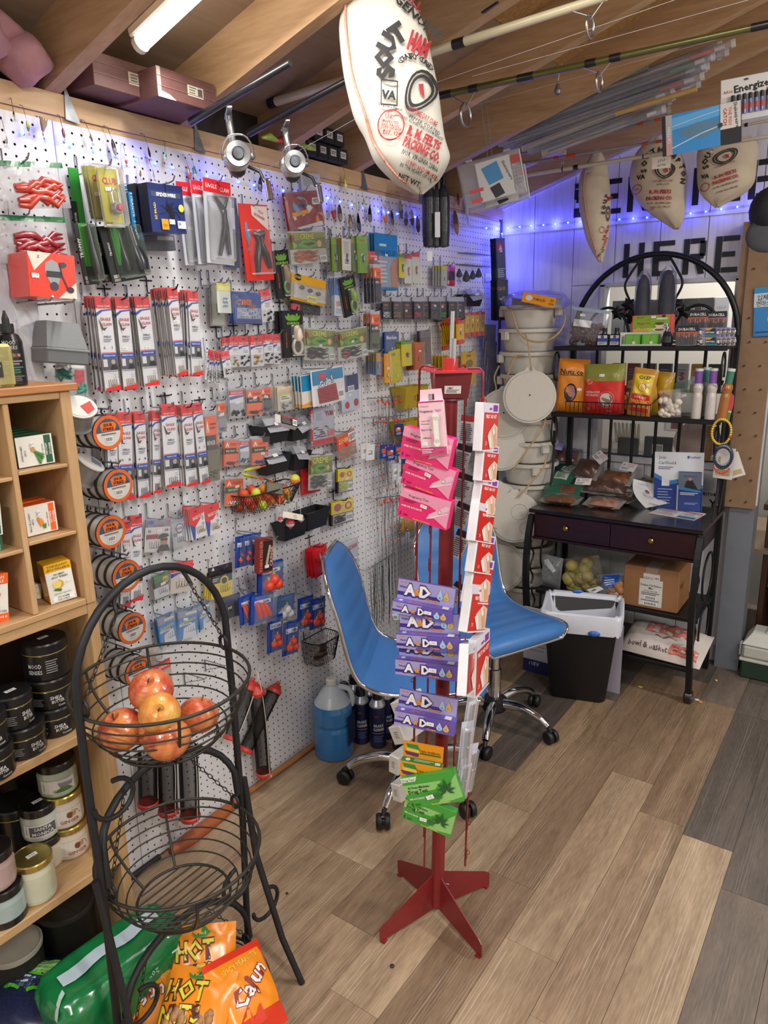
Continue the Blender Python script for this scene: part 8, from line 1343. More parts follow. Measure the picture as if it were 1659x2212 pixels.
P('yellow padlock card in clear plastic, front one of three',k_lock,(204,356),(251,361),(233,491),X=.12,t='padlock_pack',cat='padlock');P('yellow padlock card in clear plastic, middle one of three',k_lock,(182,352),(228,356),(208,480),X=.085,t='padlock_pack',cat='padlock',hk=False);P('yellow padlock card in clear plastic, rear one at the left',k_lock,(172,352),(214,355),(190,478),X=.055,t='padlock_pack',cat='padlock',hk=False)
def k_grunt(w,h,txt='TROPHY'):
 def art(a):a.R(0,0,.28,1,'#1c1f1e');a.R(.28,0,1,.7,gl('#3f8f2f'));a.R(.28,.7,1,1,'#17201b');a.T(txt,.14,.4,.045 if w>.05 else .06,'#d8dcd8',None,rot=PI/2,b=.03);a.R(.06,.86,.22,.92,'#9a9c98');a.R(.06,.93,.24,.98,'#83857f')
 return art,card('#17201b',.004),[('grunt_tube',lambda m,w,h:(m.tube([(.2*w,.45*h,.014),(.22*w,.1*h,.016)],[w*.15,w*.17],mat('#26272f',.3,coat=.4),12),m.tube([(.22*w,.1*h,.016),(.25*w,-.18*h,.018),(.25*w,-.34*h,.018)],[w*.17,w*.25,w*.23],mat('#1d1e25',.3,coat=.4),12))),blis(.3,.03,.98,.95,.034,'#9fb0a4',.08)]
P('black and green deer grunt call pack, front right one',k_grunt,(213,490),(288,482),(234,614),X=.085,t='game_call_pack',cat='game call');P('black deer grunt call pack just left of the front one',k_grunt,(196,490),(262,486),(214,612),X=.06,t='game_call_pack',cat='game call',hk=False);P('black deer grunt call pack with a dark bell, left one',k_grunt,(158,482),(190,482),(168,617),X=.075,t='game_call_pack',cat='game call',hk=False)
P('tall green card lettered GRUNTER behind the padlocks',k_gen,(146,361),(168,364),(136,540),X=.02,top='#3f9440',body='#3f8a38',hh=.4,clear=False,ex=lambda a:(a.R(-.25,.4,.35,1,'#1c211f'),a.T('TROPHY GRUNTER',.06,.70,.028,'#d8dcd8',None,rot=PI/2,b=.03)),t='game_call_pack',cat='game call',hk=False)
def spider(a):
 a.R(0,0,1,1,gl('#23305f'));a.R(0,0,1,.12,gl('#1d2850'));a.R(.08,.16,.92,.27,'#3a4258');a.T('SPIDERWIRE',.5,.215,.075,'#dfe2ea',.8,b=.03);a.T('EZ BRAID',.14,.56,.06,'#d8c23a',None,rot=PI/2,b=.02);a.D(.55,.48,.09,'#14161c',sy=1);a.D(.63,.62,.07,'#14161c')
 for k in range(8):an=k*PI/4+.3;a.L([(.58,.55),(.58+.18*math.cos(an),.52+.13*math.sin(an)),(.58+.30*math.cos(an+.2),.56+.24*math.sin(an+.25))],.016,'#14161c')
 a.D(.88,.47,.08,'#e2d43a');a.R(.26,.72,.46,.94,gl('#e09a2e'));a.T('300',.36,.85,.06,'#5a3a10',.16);a.R(.72,.74,.96,.90,'#e6e6ea');a.T('20',.78,.80,.06,'#222',.1,b=.03);a.price(.56,.77,.16,.1)
f=frame((316,393),(392,403),(316,500),X=.15,yaw=3);box_pack('line_box','dark blue braided line box with a black spider, on a long hook','box',f,.035,gl('#1f2440'),spider);f2=(f[0]@Matrix.Translation((-.004,.002,-.04)),f[1],f[2]);box_pack('line_box','second dark blue line box behind the spider one','box',f2,.03,gl('#191c2c'),None);hook(f[0]@Vector((0,f[2]*.48,0)),.17,'dark blue braided line boxes')
for i,(a,b,c)in enumerate((((266,396),(286,397),(282,520)),((276,414),(298,416),(290,518)))):f=frame(a,b,c,X=.07+.03*i,yaw=0);box_pack('line_box','blue fluorocarbon line box left of the spider one, %s'%('rear taller' if i==0 else 'front shorter'),'box',f,.03,gl('#2f6f9c'),lambda A:(A.R(0,0,1,1,gl('#3579a8')),A.T('Flexible Tough',.4,.5,.12,'#bcd3e3',None,rot=-PI/2,b=.01)))
f=frame((298,505),(377,508),(310,540),X=.05);box_pack('grey_box','dim grey carton hanging under the dark blue line boxes','box',f,.03,'#5a5c68',lambda a:a.R(.5,.1,.95,.35,'#9a9ca6'))
def k_plier(w,h):
 def art(a):a.R(0,0,1,.16,ECR);a.T('EAGLE',.28,.08,.05,'#f1dfe0',.4);a.T('CLAW',.76,.10,.05,'#f1dfe0',.35);a.R(0,.16,1,1,'#c3c6cf')
 return art,card('#c3c6cf'),[('pliers',lambda m,w,h:(m.tube([(-.15*w,.30*h,.008),(.12*w,.14*h,.012),(.12*w,-.05*h,.012),(-.10*w,-.40*h,.010)],[w*.03,w*.075,w*.08,w*.055],mat('#1c1d22',.4,coat=.3),8),m.tube([(.30*w,.30*h,.008),(.10*w,.16*h,.012),(.16*w,-.05*h,.012),(.26*w,-.38*h,.010)],[w*.03,w*.06,w*.08,w*.055],mat('#1c1d22',.4,coat=.3),8),m.tube([(-.24*w,.31*h,.008),(.02*w,.31*h,.010),(.32*w,.32*h,.008)],w*.045,CHROME,8),m.sph((.10*w,.14*h,.012),w*.09,mat('#8f9196',.25,.9),8,(1,1.3,.6)))),blis(.08,.18,.92,.96,.026,a=.1)]
P('pliers on a red and grey card, front one of three',k_plier,(437,382),(497,396),(435,566),X=.12,t='plier_pack',cat='pliers');P('pliers on a red and grey card, middle one of three',k_plier,(411,388),(462,396),(412,570),X=.085,t='plier_pack',cat='pliers',hk=False);P('pliers on a red and grey card, rear left one of three',k_plier,(379,391),(428,397),(387,573),X=.055,t='plier_pack',cat='pliers',hk=False);P('navy card with a black tool behind the front pliers, right side',k_gen,(480,422),(510,428),(482,575),X=.03,top='#2a3a78',body='#2c3f85',hh=.3,ex=lambda a:(a.R(.2,.15,.8,.45,'#c9cede'),a.R(.15,.5,.9,.98,'#1c1d26')),t='plier_pack',cat='pliers',hk=False)
def k_skin(w,h):
 def art(a):a.R(0,0,1,1,gl('#cf3f33'));a.P([(.42,.02),(.98,.02),(.98,.34),(.42,.14)],'#e4dad6');a.T('FISH',.74,.10,.038,'#b8303a',.4,b=.02,rot=-.35);a.T('SKINNER',.68,.155,.04,'#b8303a',.52,b=.02,rot=-.35);a.P([(.14,.24),(.20,.22),(.26,.42),(.2,.56),(.13,.42)],'#5aa0c4');a.P([(.2,.54),(.13,.6),(.24,.6)],'#5aa0c4');a.price(.76,.60,.18,.04)
 return art,card('#b8352c'),[('pliers',lambda m,w,h:(m.tube([(-.05*w,.10*h,.008),(.02*w,0,.010),(-.10*w,-.2*h,.010),(-.12*w,-.40*h,.008)],[w*.04,w*.08,w*.09,w*.06],BLK,8),m.tube([(.20*w,.12*h,.008),(.06*w,.0,.010),(.22*w,-.18*h,.010),(.34*w,-.34*h,.008)],[w*.05,w*.08,w*.09,w*.06],BLK,8),m.tube([(-.16*w,.13*h,.006),(.0,.10*h,.010),(.22*w,.14*h,.006)],w*.07,STEEL,8),m.sph((.06*w,.0,.01),w*.09,STEEL,8,(1,1.4,.6)))),blis(.15,.33,.95,.92,.022,a=.06)]
P('black pliers on a bright red FISH SKINNER card',k_skin,(514,439),(576,443),(523.5,607.5),X=.05,t='plier_pack',cat='pliers')
P('dark frog lure pack with a green skirted frog, upper one',k_frog,(588,542),(621,539),(595,647),X=.045,body='#9a7a3a',skirt='#6fb04a',t='frog_lure_pack',dark=True);P('dark frog lure pack with a white frog, lower one',k_frog,(608,671),(653,671),(610,774),X=.06,body='#e3cdb8',skirt='#d8cbb4',t='frog_lure_pack',dark=True);P('dark frog pack mostly hidden behind the white frog',k_frog,(598,672),(640,672),(604,772),X=.035,t='frog_lure_pack',hk=False);P('frog lure pack hanging askew over the pale blue cards',k_frog,(733,603),(764,592),(768,678),X=.10,body='#7fae3e',skirt='#8fb85a',t='frog_lure_pack')
P('maroon and white bait strip bag with a blue fish logo',k_gen,(611,417),(690,410),(629,498),X=.05,n=2,top='#7a2f3f',body='#8d3f48',hh=.0,bag=True,ex=lambda a:(a.P([(0,.1),(.6,.05),(.75,.4),(.55,.6),(.15,.75)],'#dcdde2'),a.D(.36,.36,.2,'#7fa6cf',sy=.7),a.T('Fishbites',.38,.36,.11,'#2f4f94',.5,b=.03),a.P([(.1,.55),(.6,.48),(.62,.58),(.15,.66)],'#e09a3a'),a.D(.88,.78,.14,'#e0963a',sy=.8),a.bar(.7,.2,.92,.38),a.P([(.2,.95),(.9,.85),(.95,.98),(.25,1)],'#d9dbe6')),t='bait_bag',cat='bait bag')
P('green and orange worm bag under the maroon one',k_creme,(622,500),(701,498),(629,572),X=.06,worm='#b5562f',wc2='#c8733a',t='bait_bag',cat='bait bag');P('white printed card hanging by the right-hand reel',k_gen,(648,372),(690,376),(653,432),X=.012,top='#c9ccda',body='#cfd1dc',hh=.1,clear=False,ex=lambda a:(a.lines(.1,.15,.9,.5,6,'#8d90a2'),a.bar(.1,.62,.5,.92)),t='instruction_card',cat='card',hk=False)
P('yellow lure card with three dark panfish baits',k_gen,(629.5,588),(703.6,607.5),(628,646),X=.06,n=1,top='#d8a83a',body='#d2a23a',hh=.3,text='',clear=False,ex=lambda a:(a.R(.02,.36,.98,.9,'#b8b6b4'),a.D(.18,.12,.1,'#1d1d1d',sy=.6),a.T('STORM',.18,.12,.09,'#e0c13a',.18,b=.03),a.P([(.45,.72),(.75,.72),(.75,.98),(.45,.98)],'#e6dc3a'),a.T('STORM',.6,.84,.1,'#22221c',.26,b=.03)),lure=[('lure_a',lambda m,w,h:[m.sph(((-.22+.24*k)*w,(.02-.05*k)*h,.006),.0085,mat('#4a5058',.35,var=.2,coat=.3),10,(1.5,.8,.5))for k in range(3)]),blis(.04,.34,.96,.92,.016,a=.12)],t='lure_pack')
P('pink and black worm bag under the yellow lure card',k_gen,(628,650),(692,662),(630,672),X=.03,top='#3a3038',body='#2c2a30',hh=0,ex=lambda a:a.R(0,.2,.3,.8,'#d24a5a'),lure=worms('#1e1e22',3,.3,.2,.95,.8,.003),t='bait_bag',cat='bait bag',hk=False)
P('green worm bag lettered CREME, left of two side by side',k_creme,(656,707),(724,712),(660,778),X=.05,worm='#22242a',t='bait_bag',cat='bait bag');P('green worm bag lettered CREME, right of two, with a pink bait',k_creme,(727,714),(791,704),(735,780),X=.07,worm='#1e2026',wc2='#d0405a',t='bait_bag',cat='bait bag')
def bluecard(a):a.R(0,0,1,.45,gl('#3f78b8'));a.D(.5,.2,.32,'#d9e2ee',sy=.6);a.O(.5,.2,.22,.26,'#7a9cc8');a.R(0,.45,1,1,'#c9d0dc');a.P([(.1,.62),(.9,.52),(.95,.66),(.15,.76)],'#c08a84');a.D(.75,.85,.12,'#b8404a');a.lines(.1,.8,.6,.95,3,'#8a94a8')
P('pale blue rounded card of soft baits, fanned stack',k_gen,(722,600),(752,605),(742,684),X=.085,n=5,fan=-.06,step=.008,body='#c9d0dc',hh=0,clear=True,ex=bluecard,t='bait_card')
def gulp(a):a.R(0,0,1,1,'#e2e2e6');a.R(.03,.03,.97,.42,gl('#2f7fa6'));a.R(.55,.35,.97,.6,'#d9d9de');a.T('Gulp!',.42,.38,.22,'#1d3a4a',.56,b=.09,rot=.25);a.T('Gulp!',.42,.38,.22,'#e9edf0',.54,b=.03,rot=.25);a.D(.33,.19,.12,'#d0404e',sy=.5);a.P([(.15,.52),(.72,.45),(.78,.95),(.18,.95)],gl('#9a3a44'));a.bar(.78,.68,.95,.9)
P('blue and white bag of red worms lettered Gulp, front of a stack',k_gen,(670,802),(741,789),(692,876),X=.12,n=1,body='#e2e2e6',hh=0,clear=True,ex=gulp,lure=worms(mat('#a84450',.35,var=.15,coat=.4),6,.2,.5,.72,.94,.0022,9),t='bait_bag',cat='bait bag')
P('blue and white worm bag behind the front Gulp one',k_gen,(648,812),(700,803),(664,880),X=.105,n=4,step=.014,body='#ddd6cc',hh=0,clear=False,ex=lambda a:(a.R(.02,.02,.98,.5,gl('#2f7fa6')),a.P([(.0,.9),(.5,.82),(.5,.95),(0,1)],'#d89a3a')),t='bait_bag',cat='bait bag',hk=False)
P('navy and white bait bag to the right of the Gulp stack',k_gen,(733,815),(772,806),(741,892),X=.03,top='#2c3a68',body='#c3cad8',hh=.45,ex=lambda a:(a.bar(.4,.3,.75,.46),a.D(.3,.82,.12,'#b8323c'),a.D(.8,.8,.13,'#b8323c')),t='bait_bag',cat='bait bag')
P('silver and red worm bag lettered YUM',k_gen,(668,884),(720,876),(676,964),X=.045,n=2,top='#c5c7d2',body='#b9bbc8',hh=0,bag=True,ex=lambda a:(a.P([(0,0),(.12,0),(.05,1),(0,1)],'#c0343e'),a.T('YUM',.74,.17,.13,'#8a2a44',.5,b=.06),a.lines(.2,.15,.5,.35,4,'#9a9cb0'),a.R(.05,.84,1,1,gl('#b8323e')),a.R(.62,.62,.95,.8,'#c4757a')),lure=worms(mat('#5f4a48',.4,coat=.4),6,.1,.5,.9,.8,.003),t='bait_bag',cat='bait bag',hk=False)
P('red and yellow worm bag lettered ZOOM',k_gen,(724,942),(764,923),(736,996),X=.06,body=film('#c8a890',.4,.12),hh=0,bag=True,ex=lambda a:(a.P([(0,.08),(1,.08),(1,.5),(0,.55)],gl('#c8352e')),a.T('ZOOM',.3,.27,.17,'#e2c93a',.48,b=.05),a.bar(.58,.1,.95,.42)),lure=worms(mat('#a8785a',.45,var=.1,coat=.4),6,.08,.58,.92,.95,.003,4),t='bait_bag',cat='bait bag')
P('green worm bag lettered CREME below the black bins',k_creme,(667,984),(718,979),(679,1058),X=.07,worm='#2f4038',wc2='#3a4a44',t='bait_bag',cat='bait bag');P('red bag hanging behind the lower CREME bag',k_gen,(648,1000),(690,992),(668,1066),X=.03,top='#b8303a',body='#b8303a',hh=0,clear=False,bag=True,t='bait_bag',cat='bait bag',hk=False)
for i,(a,b,c,lw)in enumerate((((729,1014),(762,1009),(730,1066),'#a9b84a'),((715,1087),(763,1076),(722,1136),'#2a2c34'))):P('yellow-topped bag of %s grubs, %s one of two'%(('light green','upper')if i==0 else('black','lower')),k_gen,a,b,c,X=.05,n=3,top='#d9c92f',body='#3a2a30',hh=.52,ex=lambda A:(A.T('by',.5,.2,.08,'#7a3a20',.12),A.D(.28,.25,.16,'#a83a2c',sy=.7),A.D(.76,.25,.16,'#a8452c',sy=.7),A.D(.76,.25,.09,'#d9c92f',sy=.7),A.R(.08,.55,.95,.95,'#b9bac0'),A.bar(.66,.62,.96,.9)),lure=worms(mat(lw,.35,coat=.4),5,.1,.58,.62,.92,.0035,3),t='bait_bag',cat='bait bag',dark=True)
P('red foil bag with a clear window, left of the chair back',k_gen,(672,1190),(704,1172),(672,1255),X=.05,n=3,step=.014,top='#c8343a',body='#c23038',hh=0,clear=False,bag=True,fan=.03,ex=lambda a:(a.D(.8,.35,.4,'#c9c4c8',sy=1.2),a.lines(.5,.5,.95,.7,3,'#7a5a44')),t='bait_bag',cat='bait bag',dark=True);P('clear and red bait bag lettered JIGSAW behind the chair',k_gen,(722,1180),(772,1160),(736,1248),X=.03,top='#d0d0d6',body='#b9bbc2',hh=0,bag=True,ex=lambda a:(a.T('JIGSAW',.68,.2,.12,'#a82f3a',.5,b=.04),a.R(0,.86,1,1,'#7a2430'),a.bar(.7,.55,.9,.75)),lure=worms(mat('#3a3f34',.4),5,.1,.5,.9,.8,.003),t='bait_bag',cat='bait bag',hk=False)
def k_hk(w,h,top='#c8343a',title='EAGLE CLAW',sw=True):
 def art(a):a.R(0,0,1,1,CR_);a.P([(0,0),(1,0),(1,.25),(.35,.62),(0,.5)],gl(top));a.P([(0,.5),(.35,.62),(.25,1),(.12,1)],ECB);a.T(title,.6,.32,.1,'#f2e6e4',.76,b=.03,rot=.15);a.D(.45,.14,.08,'#4a3a34',sy=.6);a.T('2',.85,.4,.1,'#333',.1);a.T('10',.85,.58,.08,'#333',.14)
 return art,card(CR_),[jhooks(GOLDW,5,.62,.80,h*.16,.4),('film',filmy(.004,.06))]
P('red and white hook card fan at the left of the pair by the catch corner',k_hk,(405,1100),(438,1089),(424,1164),n=5,fan=.05,t='hook_card',cat='hook pack');P('red and white hook card, right one of the pair',k_hk,(440,1091),(472,1083),(457,1156),X=.06,n=3,t='hook_card',cat='hook pack')
P('grey hook card with a man in a cap and sunglasses',k_gen,(315,1123),(369,1120),(318,1193),X=.055,n=2,top='#8a8c98',body='#d8d8da',hh=.24,clear=True,ex=lambda a:(a.T('PRO SERIES',.5,.2,.06,'#a8303a',.94,b=.03),a.D(.2,.09,.12,'#3a5ab0',sy=.6),a.R(.86,.04,.98,.12,'#b85a64'),a.T('15',.16,.36,.08,'#222',.2,b=.03),a.T('1/0',.84,.34,.08,'#222',.24,b=.03),a.R(.04,.46,.5,.6,'#b83a44'),a.T('JASON',.27,.53,.09,'#2a2a34',.42,b=.03),a.P([(.5,.62),(.52,.5),(.68,.44),(.88,.46),(.94,.54),(.8,.58),(.62,.6)],'#1e2028'),a.P([(.62,.6),(.86,.57),(.88,.78),(.76,.86),(.62,.76)],'#b88a70'),a.R(.6,.60,.88,.67,'#1a1b20'),a.P([(.45,1),(.6,.8),(.9,.8),(1,1)],'#24262e')),lure=jhooks(DARKW,5,.36,.84,.014,.35),t='hook_card',cat='hook pack')
P('grey hook card beside the man in the cap, partly turned',k_gen,(368,1124),(399,1115),(369,1187),X=.045,n=3,top='#9a9ca8',body='#b9bbc4',hh=.14,ex=lambda a:(a.D(.55,.35,.26,'#d9dae0',sy=.8),a.O(.55,.35,.22,.27,'#3f56a0'),a.T('LAZER',.5,.35,.08,'#a8303a',.5,b=.03),a.lines(.1,.5,.6,.62,3,'#55565e')),lure=jhooks(DARKW,4,.55,.8,.012,.4),t='hook_card',cat='hook pack')
P('green and black hook pack numbered two, under the grey cards',k_gen,(328,1246),(360,1234),(334,1299),X=.045,n=2,top='#2f6f3f',body='#cdd0d4',hh=.3,ex=lambda a:(a.R(0,.3,1,.52,'#3a4a44'),a.R(.68,.16,.98,.4,'#d6c93a'),a.T('#2',.83,.28,.12,'#222',.26,b=.02),a.R(0,.95,1,1,'#2a5a38')),lure=jhooks(DARKW,4,.55,.74,.012,.4),t='hook_card',cat='hook pack')
P('red-headed hook pack hanging behind the arch of the basket stand',k_gen,(370,1216),(417,1209),(371,1283),X=.045,n=1,top='#c8353c',body='#cfc8c2',hh=.32,ex=lambda a:(a.T('EAGLE CLAW',.6,.24,.07,'#f1dede',.7,b=.02),a.P([(0,.36),(.6,.32),(0,.5)],ECB)),lure=jhooks(mat('#5a4a3a',.4,.6),5,.5,.78,.016,.5),t='hook_card',cat='hook pack')
for i,(a,b,c)in enumerate((((338,1338),(375,1322),(350,1398)),((382.5,1323),(426,1311),(394,1381)),((426,1310),(452,1298),(434,1361)))):P('blue and grey hook pack with yellow script, %s of three'%['left','middle','right'][i],k_gen,a,b,c,X=.055,n=3,top='#8a8f9c',body='#3f7fb8',hh=.24,ex=lambda A:(A.R(.4,.1,.95,.18,'#c9cdd8'),A.T('Gamakatsu',.5,.38,.12,'#d9cf3a',.8,b=.02,rot=.15),A.R(.08,.47,.7,.53,'#d9dee8'),A.T('OCTOPUS',.4,.5,.05,'#334',.5),A.P([(.3,.62),(.85,.5),(.95,1),(.25,1)],'#d0d6e0')),lure=jhooks(DARKW,4,.6,.76,.013,.35),t='hook_card',cat='hook pack')
P('yellow and black hook pack with a bull emblem',k_gen,(455,1246),(501,1234),(464,1294),X=.06,n=4,fan=.05,top='#22252c',body='#d9c633',hh=.36,clear=True,ex=lambda a:(a.D(.62,.3,.2,'#d9c633',sy=.9),a.D(.62,.3,.13,'#22252c',sy=.9),a.lines(.08,.14,.36,.3,2,'#c9cbd0')),lure=jhooks(DARKW,4,.6,.72,.018,.3),t='hook_card',cat='hook pack');P('black crumpled pouch top above the yellow hook packs',k_gen,(449,1228),(500,1214),(453,1248),X=.09,top='#22242a',body='#202228',hh=0,clear=False,bag=True,t='pouch',cat='pouch',hk=False);P('dark lure pack under the yellow hook packs lettered CATFISH',k_gen,(472,1292),(518,1280),(480,1340),X=.03,top='#5a5f74',body='#4a4c58',hh=.3,ex=lambda a:(a.T('CATFISH',.5,.25,.12,'#26307a',.8,b=.03),),lure=balls(mat('#2a2a30',.4),5,.2,.5,.8,.8,.005),t='lure_pack',hk=False)
P('red-labelled clear lure bag behind the top basket',k_gen,(327,1440),(366,1420),(334,1488),X=.03,top='#c8433a',body='#b9b2aa',hh=.4,ex=lambda a:a.T('Southbend',.5,.22,.13,'#f0dad6',.8,b=.02),lure=jhooks(DARKW,3,.5,.8,.012),t='lure_pack');P('clear empty bag above the red-labelled lure bag',k_gen,(318,1400),(352,1392),(326,1430),X=.05,body=film('#c9beb0',.35,.12),top='#c9beb0',hh=0,bag=True,t='lure_pack',hk=False)
def k_float(w,h,fk='ball',n=3,col='#e8452c'):
 FM=mat(col,.4,var=.03)
 def fl(m,w,h):
  q=random.Random(int(w*1e5)%97);pos=[(-.18,-.25),(.16,-.26),(.02,-.08),(.26,-.05)][:n]
  for i,(u,v)in enumerate(pos):
   if fk=='ball':m.sph((u*w,v*h,.012),w*.17,FM,12);m.tube([(u*w,v*h+w*.15,.012),(u*w,v*h+w*.24,.012)],w*.04,'#c9c95a',6)
   else:a=-.9+.1*i;c=Vector(((-.22+.19*i)*w,-.06*h,.012));d=Vector((math.cos(a-.3),math.sin(a-.3),0));m.tube([c-d*h*.34,c-d*h*.15,c+d*h*.18,c+d*h*.30],[w*.03,w*.07,w*.075,w*.03],FM,9)
 def art(a):a.R(0,0,1,1,gl('#22408c'));a.R(.12,.20,.85,.34,'#dfe5f0');a.T('Comal Tackle',.48,.27,.08,'#22408c',.66,b=.04);a.D(.86,.16,.1,'#3f8f5a',sy=.6);a.R(.2,.40,.75,.95,gl('#2d4f9a'))
 return art,softbag(gl('#22408c'),.008),[('floats',fl),('film',filmy(.022,.06))]
for i,(a,b,c,n,kd,X,lab)in enumerate([((508,1160),(530,1156),(514,1226),3,'ball',.06,'rear left of the three thin hanging ones'),((524,1156),(546,1152),(530,1222),3,'ball',.075,'middle of the three thin hanging ones'),((541,1153),(562,1149),(547,1220),3,'ball',.09,'right of the three thin hanging ones'),((557,1222),(611,1208),(560,1284),3,'ball',.10,'big one with three orange balls'),((514,1292),(548,1278),(524,1350),3,'tor',.08,'left torpedo one'),((542,1288),(590,1276),(556,1346),3,'tor',.11,'right torpedo one with long orange floats'),((578,1334),(610,1324),(584,1410),4,'ball',.10,'low one with four orange balls'),((612,1346),(646,1336),(618,1416),4,'ball',.11,'lowest one with four orange balls'),((643,1294),(676,1284),(652,1358),3,'ball',.09,'right cluster, left one'),((670,1296),(702,1286),(680,1358),3,'ball',.11,'right cluster, right one')]):P('blue bag of orange floats, '+lab,k_float,a,b,c,X=X,n=2 if i in(3,5)else 1,fk=kd,t='float_bag',cat='float bag',hk=i in(2,3,5,7,9))
def k_white(w,h):
 ar,bd,ex=k_float(w,h,'ball',3,'#d9dade');return(lambda a:(a.R(0,0,1,1,gl('#5a78a8')),a.lines(.1,.2,.6,.5,4,'#33507f'))),softbag(gl('#4a6a9c')),ex
P('pale blue bag of white floats between the orange ones',k_white,(592,1290),(636,1280),(600,1340),X=.07,t='float_bag',cat='float bag',hk=False)
f=frame((560,1166),(590,1160),(562,1240),X=.14,yaw=0);box_pack('lure_box','red and black lure box with a window, hanging on a long hook','box',f,.022,'#8a2a28',lambda a:(a.R(0,0,1,1,'#7a2a26'),a.R(.28,.08,.95,.95,'#2a1a1a'),a.T('THIN FISHER',.14,.5,.12,'#c9705a',None,rot=PI/2,b=.02),a.P([(.45,.75),(.7,.2),(.82,.22),(.62,.8)],'#b9a78c'),a.T('CRINGE',.86,.55,.12,'#d9b0a0',None,rot=PI/2,b=.02),a.price(.55,.82,.3,.09)));hook(f[0]@Vector((0,f[2]*.48,0)),.17,'red and black lure box')
P('blue PAIN RELIEF patch packet with a bare back picture',k_gen,(808,502),(857,509),(824,626),X=.06,n=3,step=.012,top='#2f7fb8',body='#9fa6b4',hh=.40,clear=False,ex=lambda a:(a.T('PAIN RELIEF',.52,.33,.09,'#173a5a',.84,b=.0),a.R(.2,.18,.5,.22,'#d4dae2'),a.P([(.72,.95),(.66,.6),(.85,.42),(1,.42),(1,.95)],'#b58a78'),a.lines(.1,.48,.55,.9,6,'#c9cdd6'),a.R(0,.95,1,1,gl('#2f7fb8'))),t='pain_patch_pack',cat='package')
for i,(a,b,c,kw)in enumerate([((714,512),(731,514),(716,586),dict(top='#8fae3a',body='#7a9a44')),((731,513),(745,515),(733,584),dict(top='#c87a3a',body='#8f9a44')),((738,514),(757,517),(738,583),dict(top='#d9d9d2',body='#dedcd4',ex=lambda A:(A.lines(.15,.1,.85,.5,8,'#9a9a94'),A.bar(.2,.6,.8,.85)))),((757,510),(770,511),(760,588),dict(top='#8a9a3a',body='#6f8044')),((769,509),(793,511),(772,590),dict(top='#86b04a',body='#7fa048',text='kicker',tc='#c83a34'))]):P('green lure card %s'%['at the left of the row under the dangling lures','second in the row, with an orange corner','turned backwards showing white print','fourth in the row','lettered kicker, right end of the row'][i],k_gen,a,b,c,X=.05+.012*(i%3),hh=.2,lure=lurebody(mat('#4a6a6a',.3,.4),mat('#c9ccd0',.3),.5,.6,.03,.005),t='lure_pack',n=2 if i in(0,3)else 1,**kw)
P('red ROOSTER TAIL lure card',k_gen,(794,543),(819,545),(796,575),X=.06,top='#c03a38',body='#8a2a2a',hh=.55,text='ROOSTER',lt='TAIL',ltc='#f0e2e0',t='lure_pack');P('narrow orange-topped spinner pack under the red lure card',k_oz,(806,570),(822,571),(808,655),X=.09,n=4,step=.016,title='SPIN',mid='#3a3c44',low='#3f4250',t='lure_pack',hk=False)
P('orange-topped spoon pack lower down, over the worm bags',k_oz,(800,670),(820,671),(804,756),X=.09,n=3,step=.016,title='SPOON',mid='#4a4c54',low='#6a6f60',t='lure_pack',dark=True);
for i,(a,b,c,tp,bd,lc)in enumerate([((861,548),(876,550),(863,600),'#8fae3a','#d9cf4a','#3a5a3a'),((873,549),(889,551),(875,612),'#c84a44','#d9dad0','#d8506a'),((889,545),(906,546),(890,611),'#c84a44','#d9d9cf','#8a6a3a')]):P('white and green lure card, right panel, %s'%['left with yellow front','middle with a pink lure','right with a brown lure'][i],k_gen,a,b,c,X=.05,top=tp,body=bd,hh=.14,lure=lurebody(mat(lc,.3,coat=.4),mat('#d8d4c8',.4),.5,.58,.034,.005),t='lure_pack')
for i in range(4):P('small grey jig card, %s of four on the right panel'%['first','second','third','fourth'][i],k_gen,(935+6*i,573),(948+6*i,575),(937+6*i,618),X=.03+.01*i,top='#c9c34a',body='#b4b6b2',hh=.18,lure=lurebody(mat('#3a4a3a',.4),mat('#9fae9a',.4),.5,.65,.015,.003),t='lure_pack',hk=i==3)
P('maroon and red pouch of jigs beside the lead weights',k_gen,(957,572),(982,574),(962,616),X=.05,n=2,top='#8f2434',body='#a83444',hh=0,clear=False,bag=True,ex=lambda a:(a.R(.1,.3,.9,.75,'#3a2a32'),a.T('G',.35,.85,.16,'#eee',.2,b=.05)),t='lure_pack')
for i,px in enumerate((833,856,879,901,921,937,957,976,993)):c_=['#c9cbd4','#9a7a3a','#8a2a34','#c0303a','#7a5a3a','#5a5c64','#4f9a4a','#33343c','#4a4c58'][i];P('dark skirted jig pack on the right panel, %s in the row of nine'%['first','second','third','fourth','fifth','sixth','seventh','eighth','ninth'][i],k_gen,(px-11,641),(px+11,642),(px-8,690),X=.05+.01*(i%2),top='#b9bac6',body='#26282f',hh=.2,clear=True,ex=lambda a:(a.P([(.2,.36),(.5,.3),(.8,.36),(.5,.42)],'#a8623a'),a.lines(.2,.46,.8,.56,2,'#6a6c78')),lure=worms(mat(c_,.4,coat=.4),4,.15,.66,.85,.92,.0022,i,'jig_skirt'),t='jig_pack')
YL='#d9b52f'
for i in range(4):P('yellow lure card at the top right by the corner, %s of four'%['first','second','third','fourth'][i],k_gen,(1005+11*i,676-i),(1014+11*i,676-i),(1006+11*i,728-i),X=.05,top='#c03a34',body=YL,hh=.12,low='#c03a34',lure=lurebody(mat('#7a6a34',.4),mat('#c9b23a',.4),.5,.55,.02,.004),t='lure_pack',n=2 if i==0 else 1,hk=i%2==0)
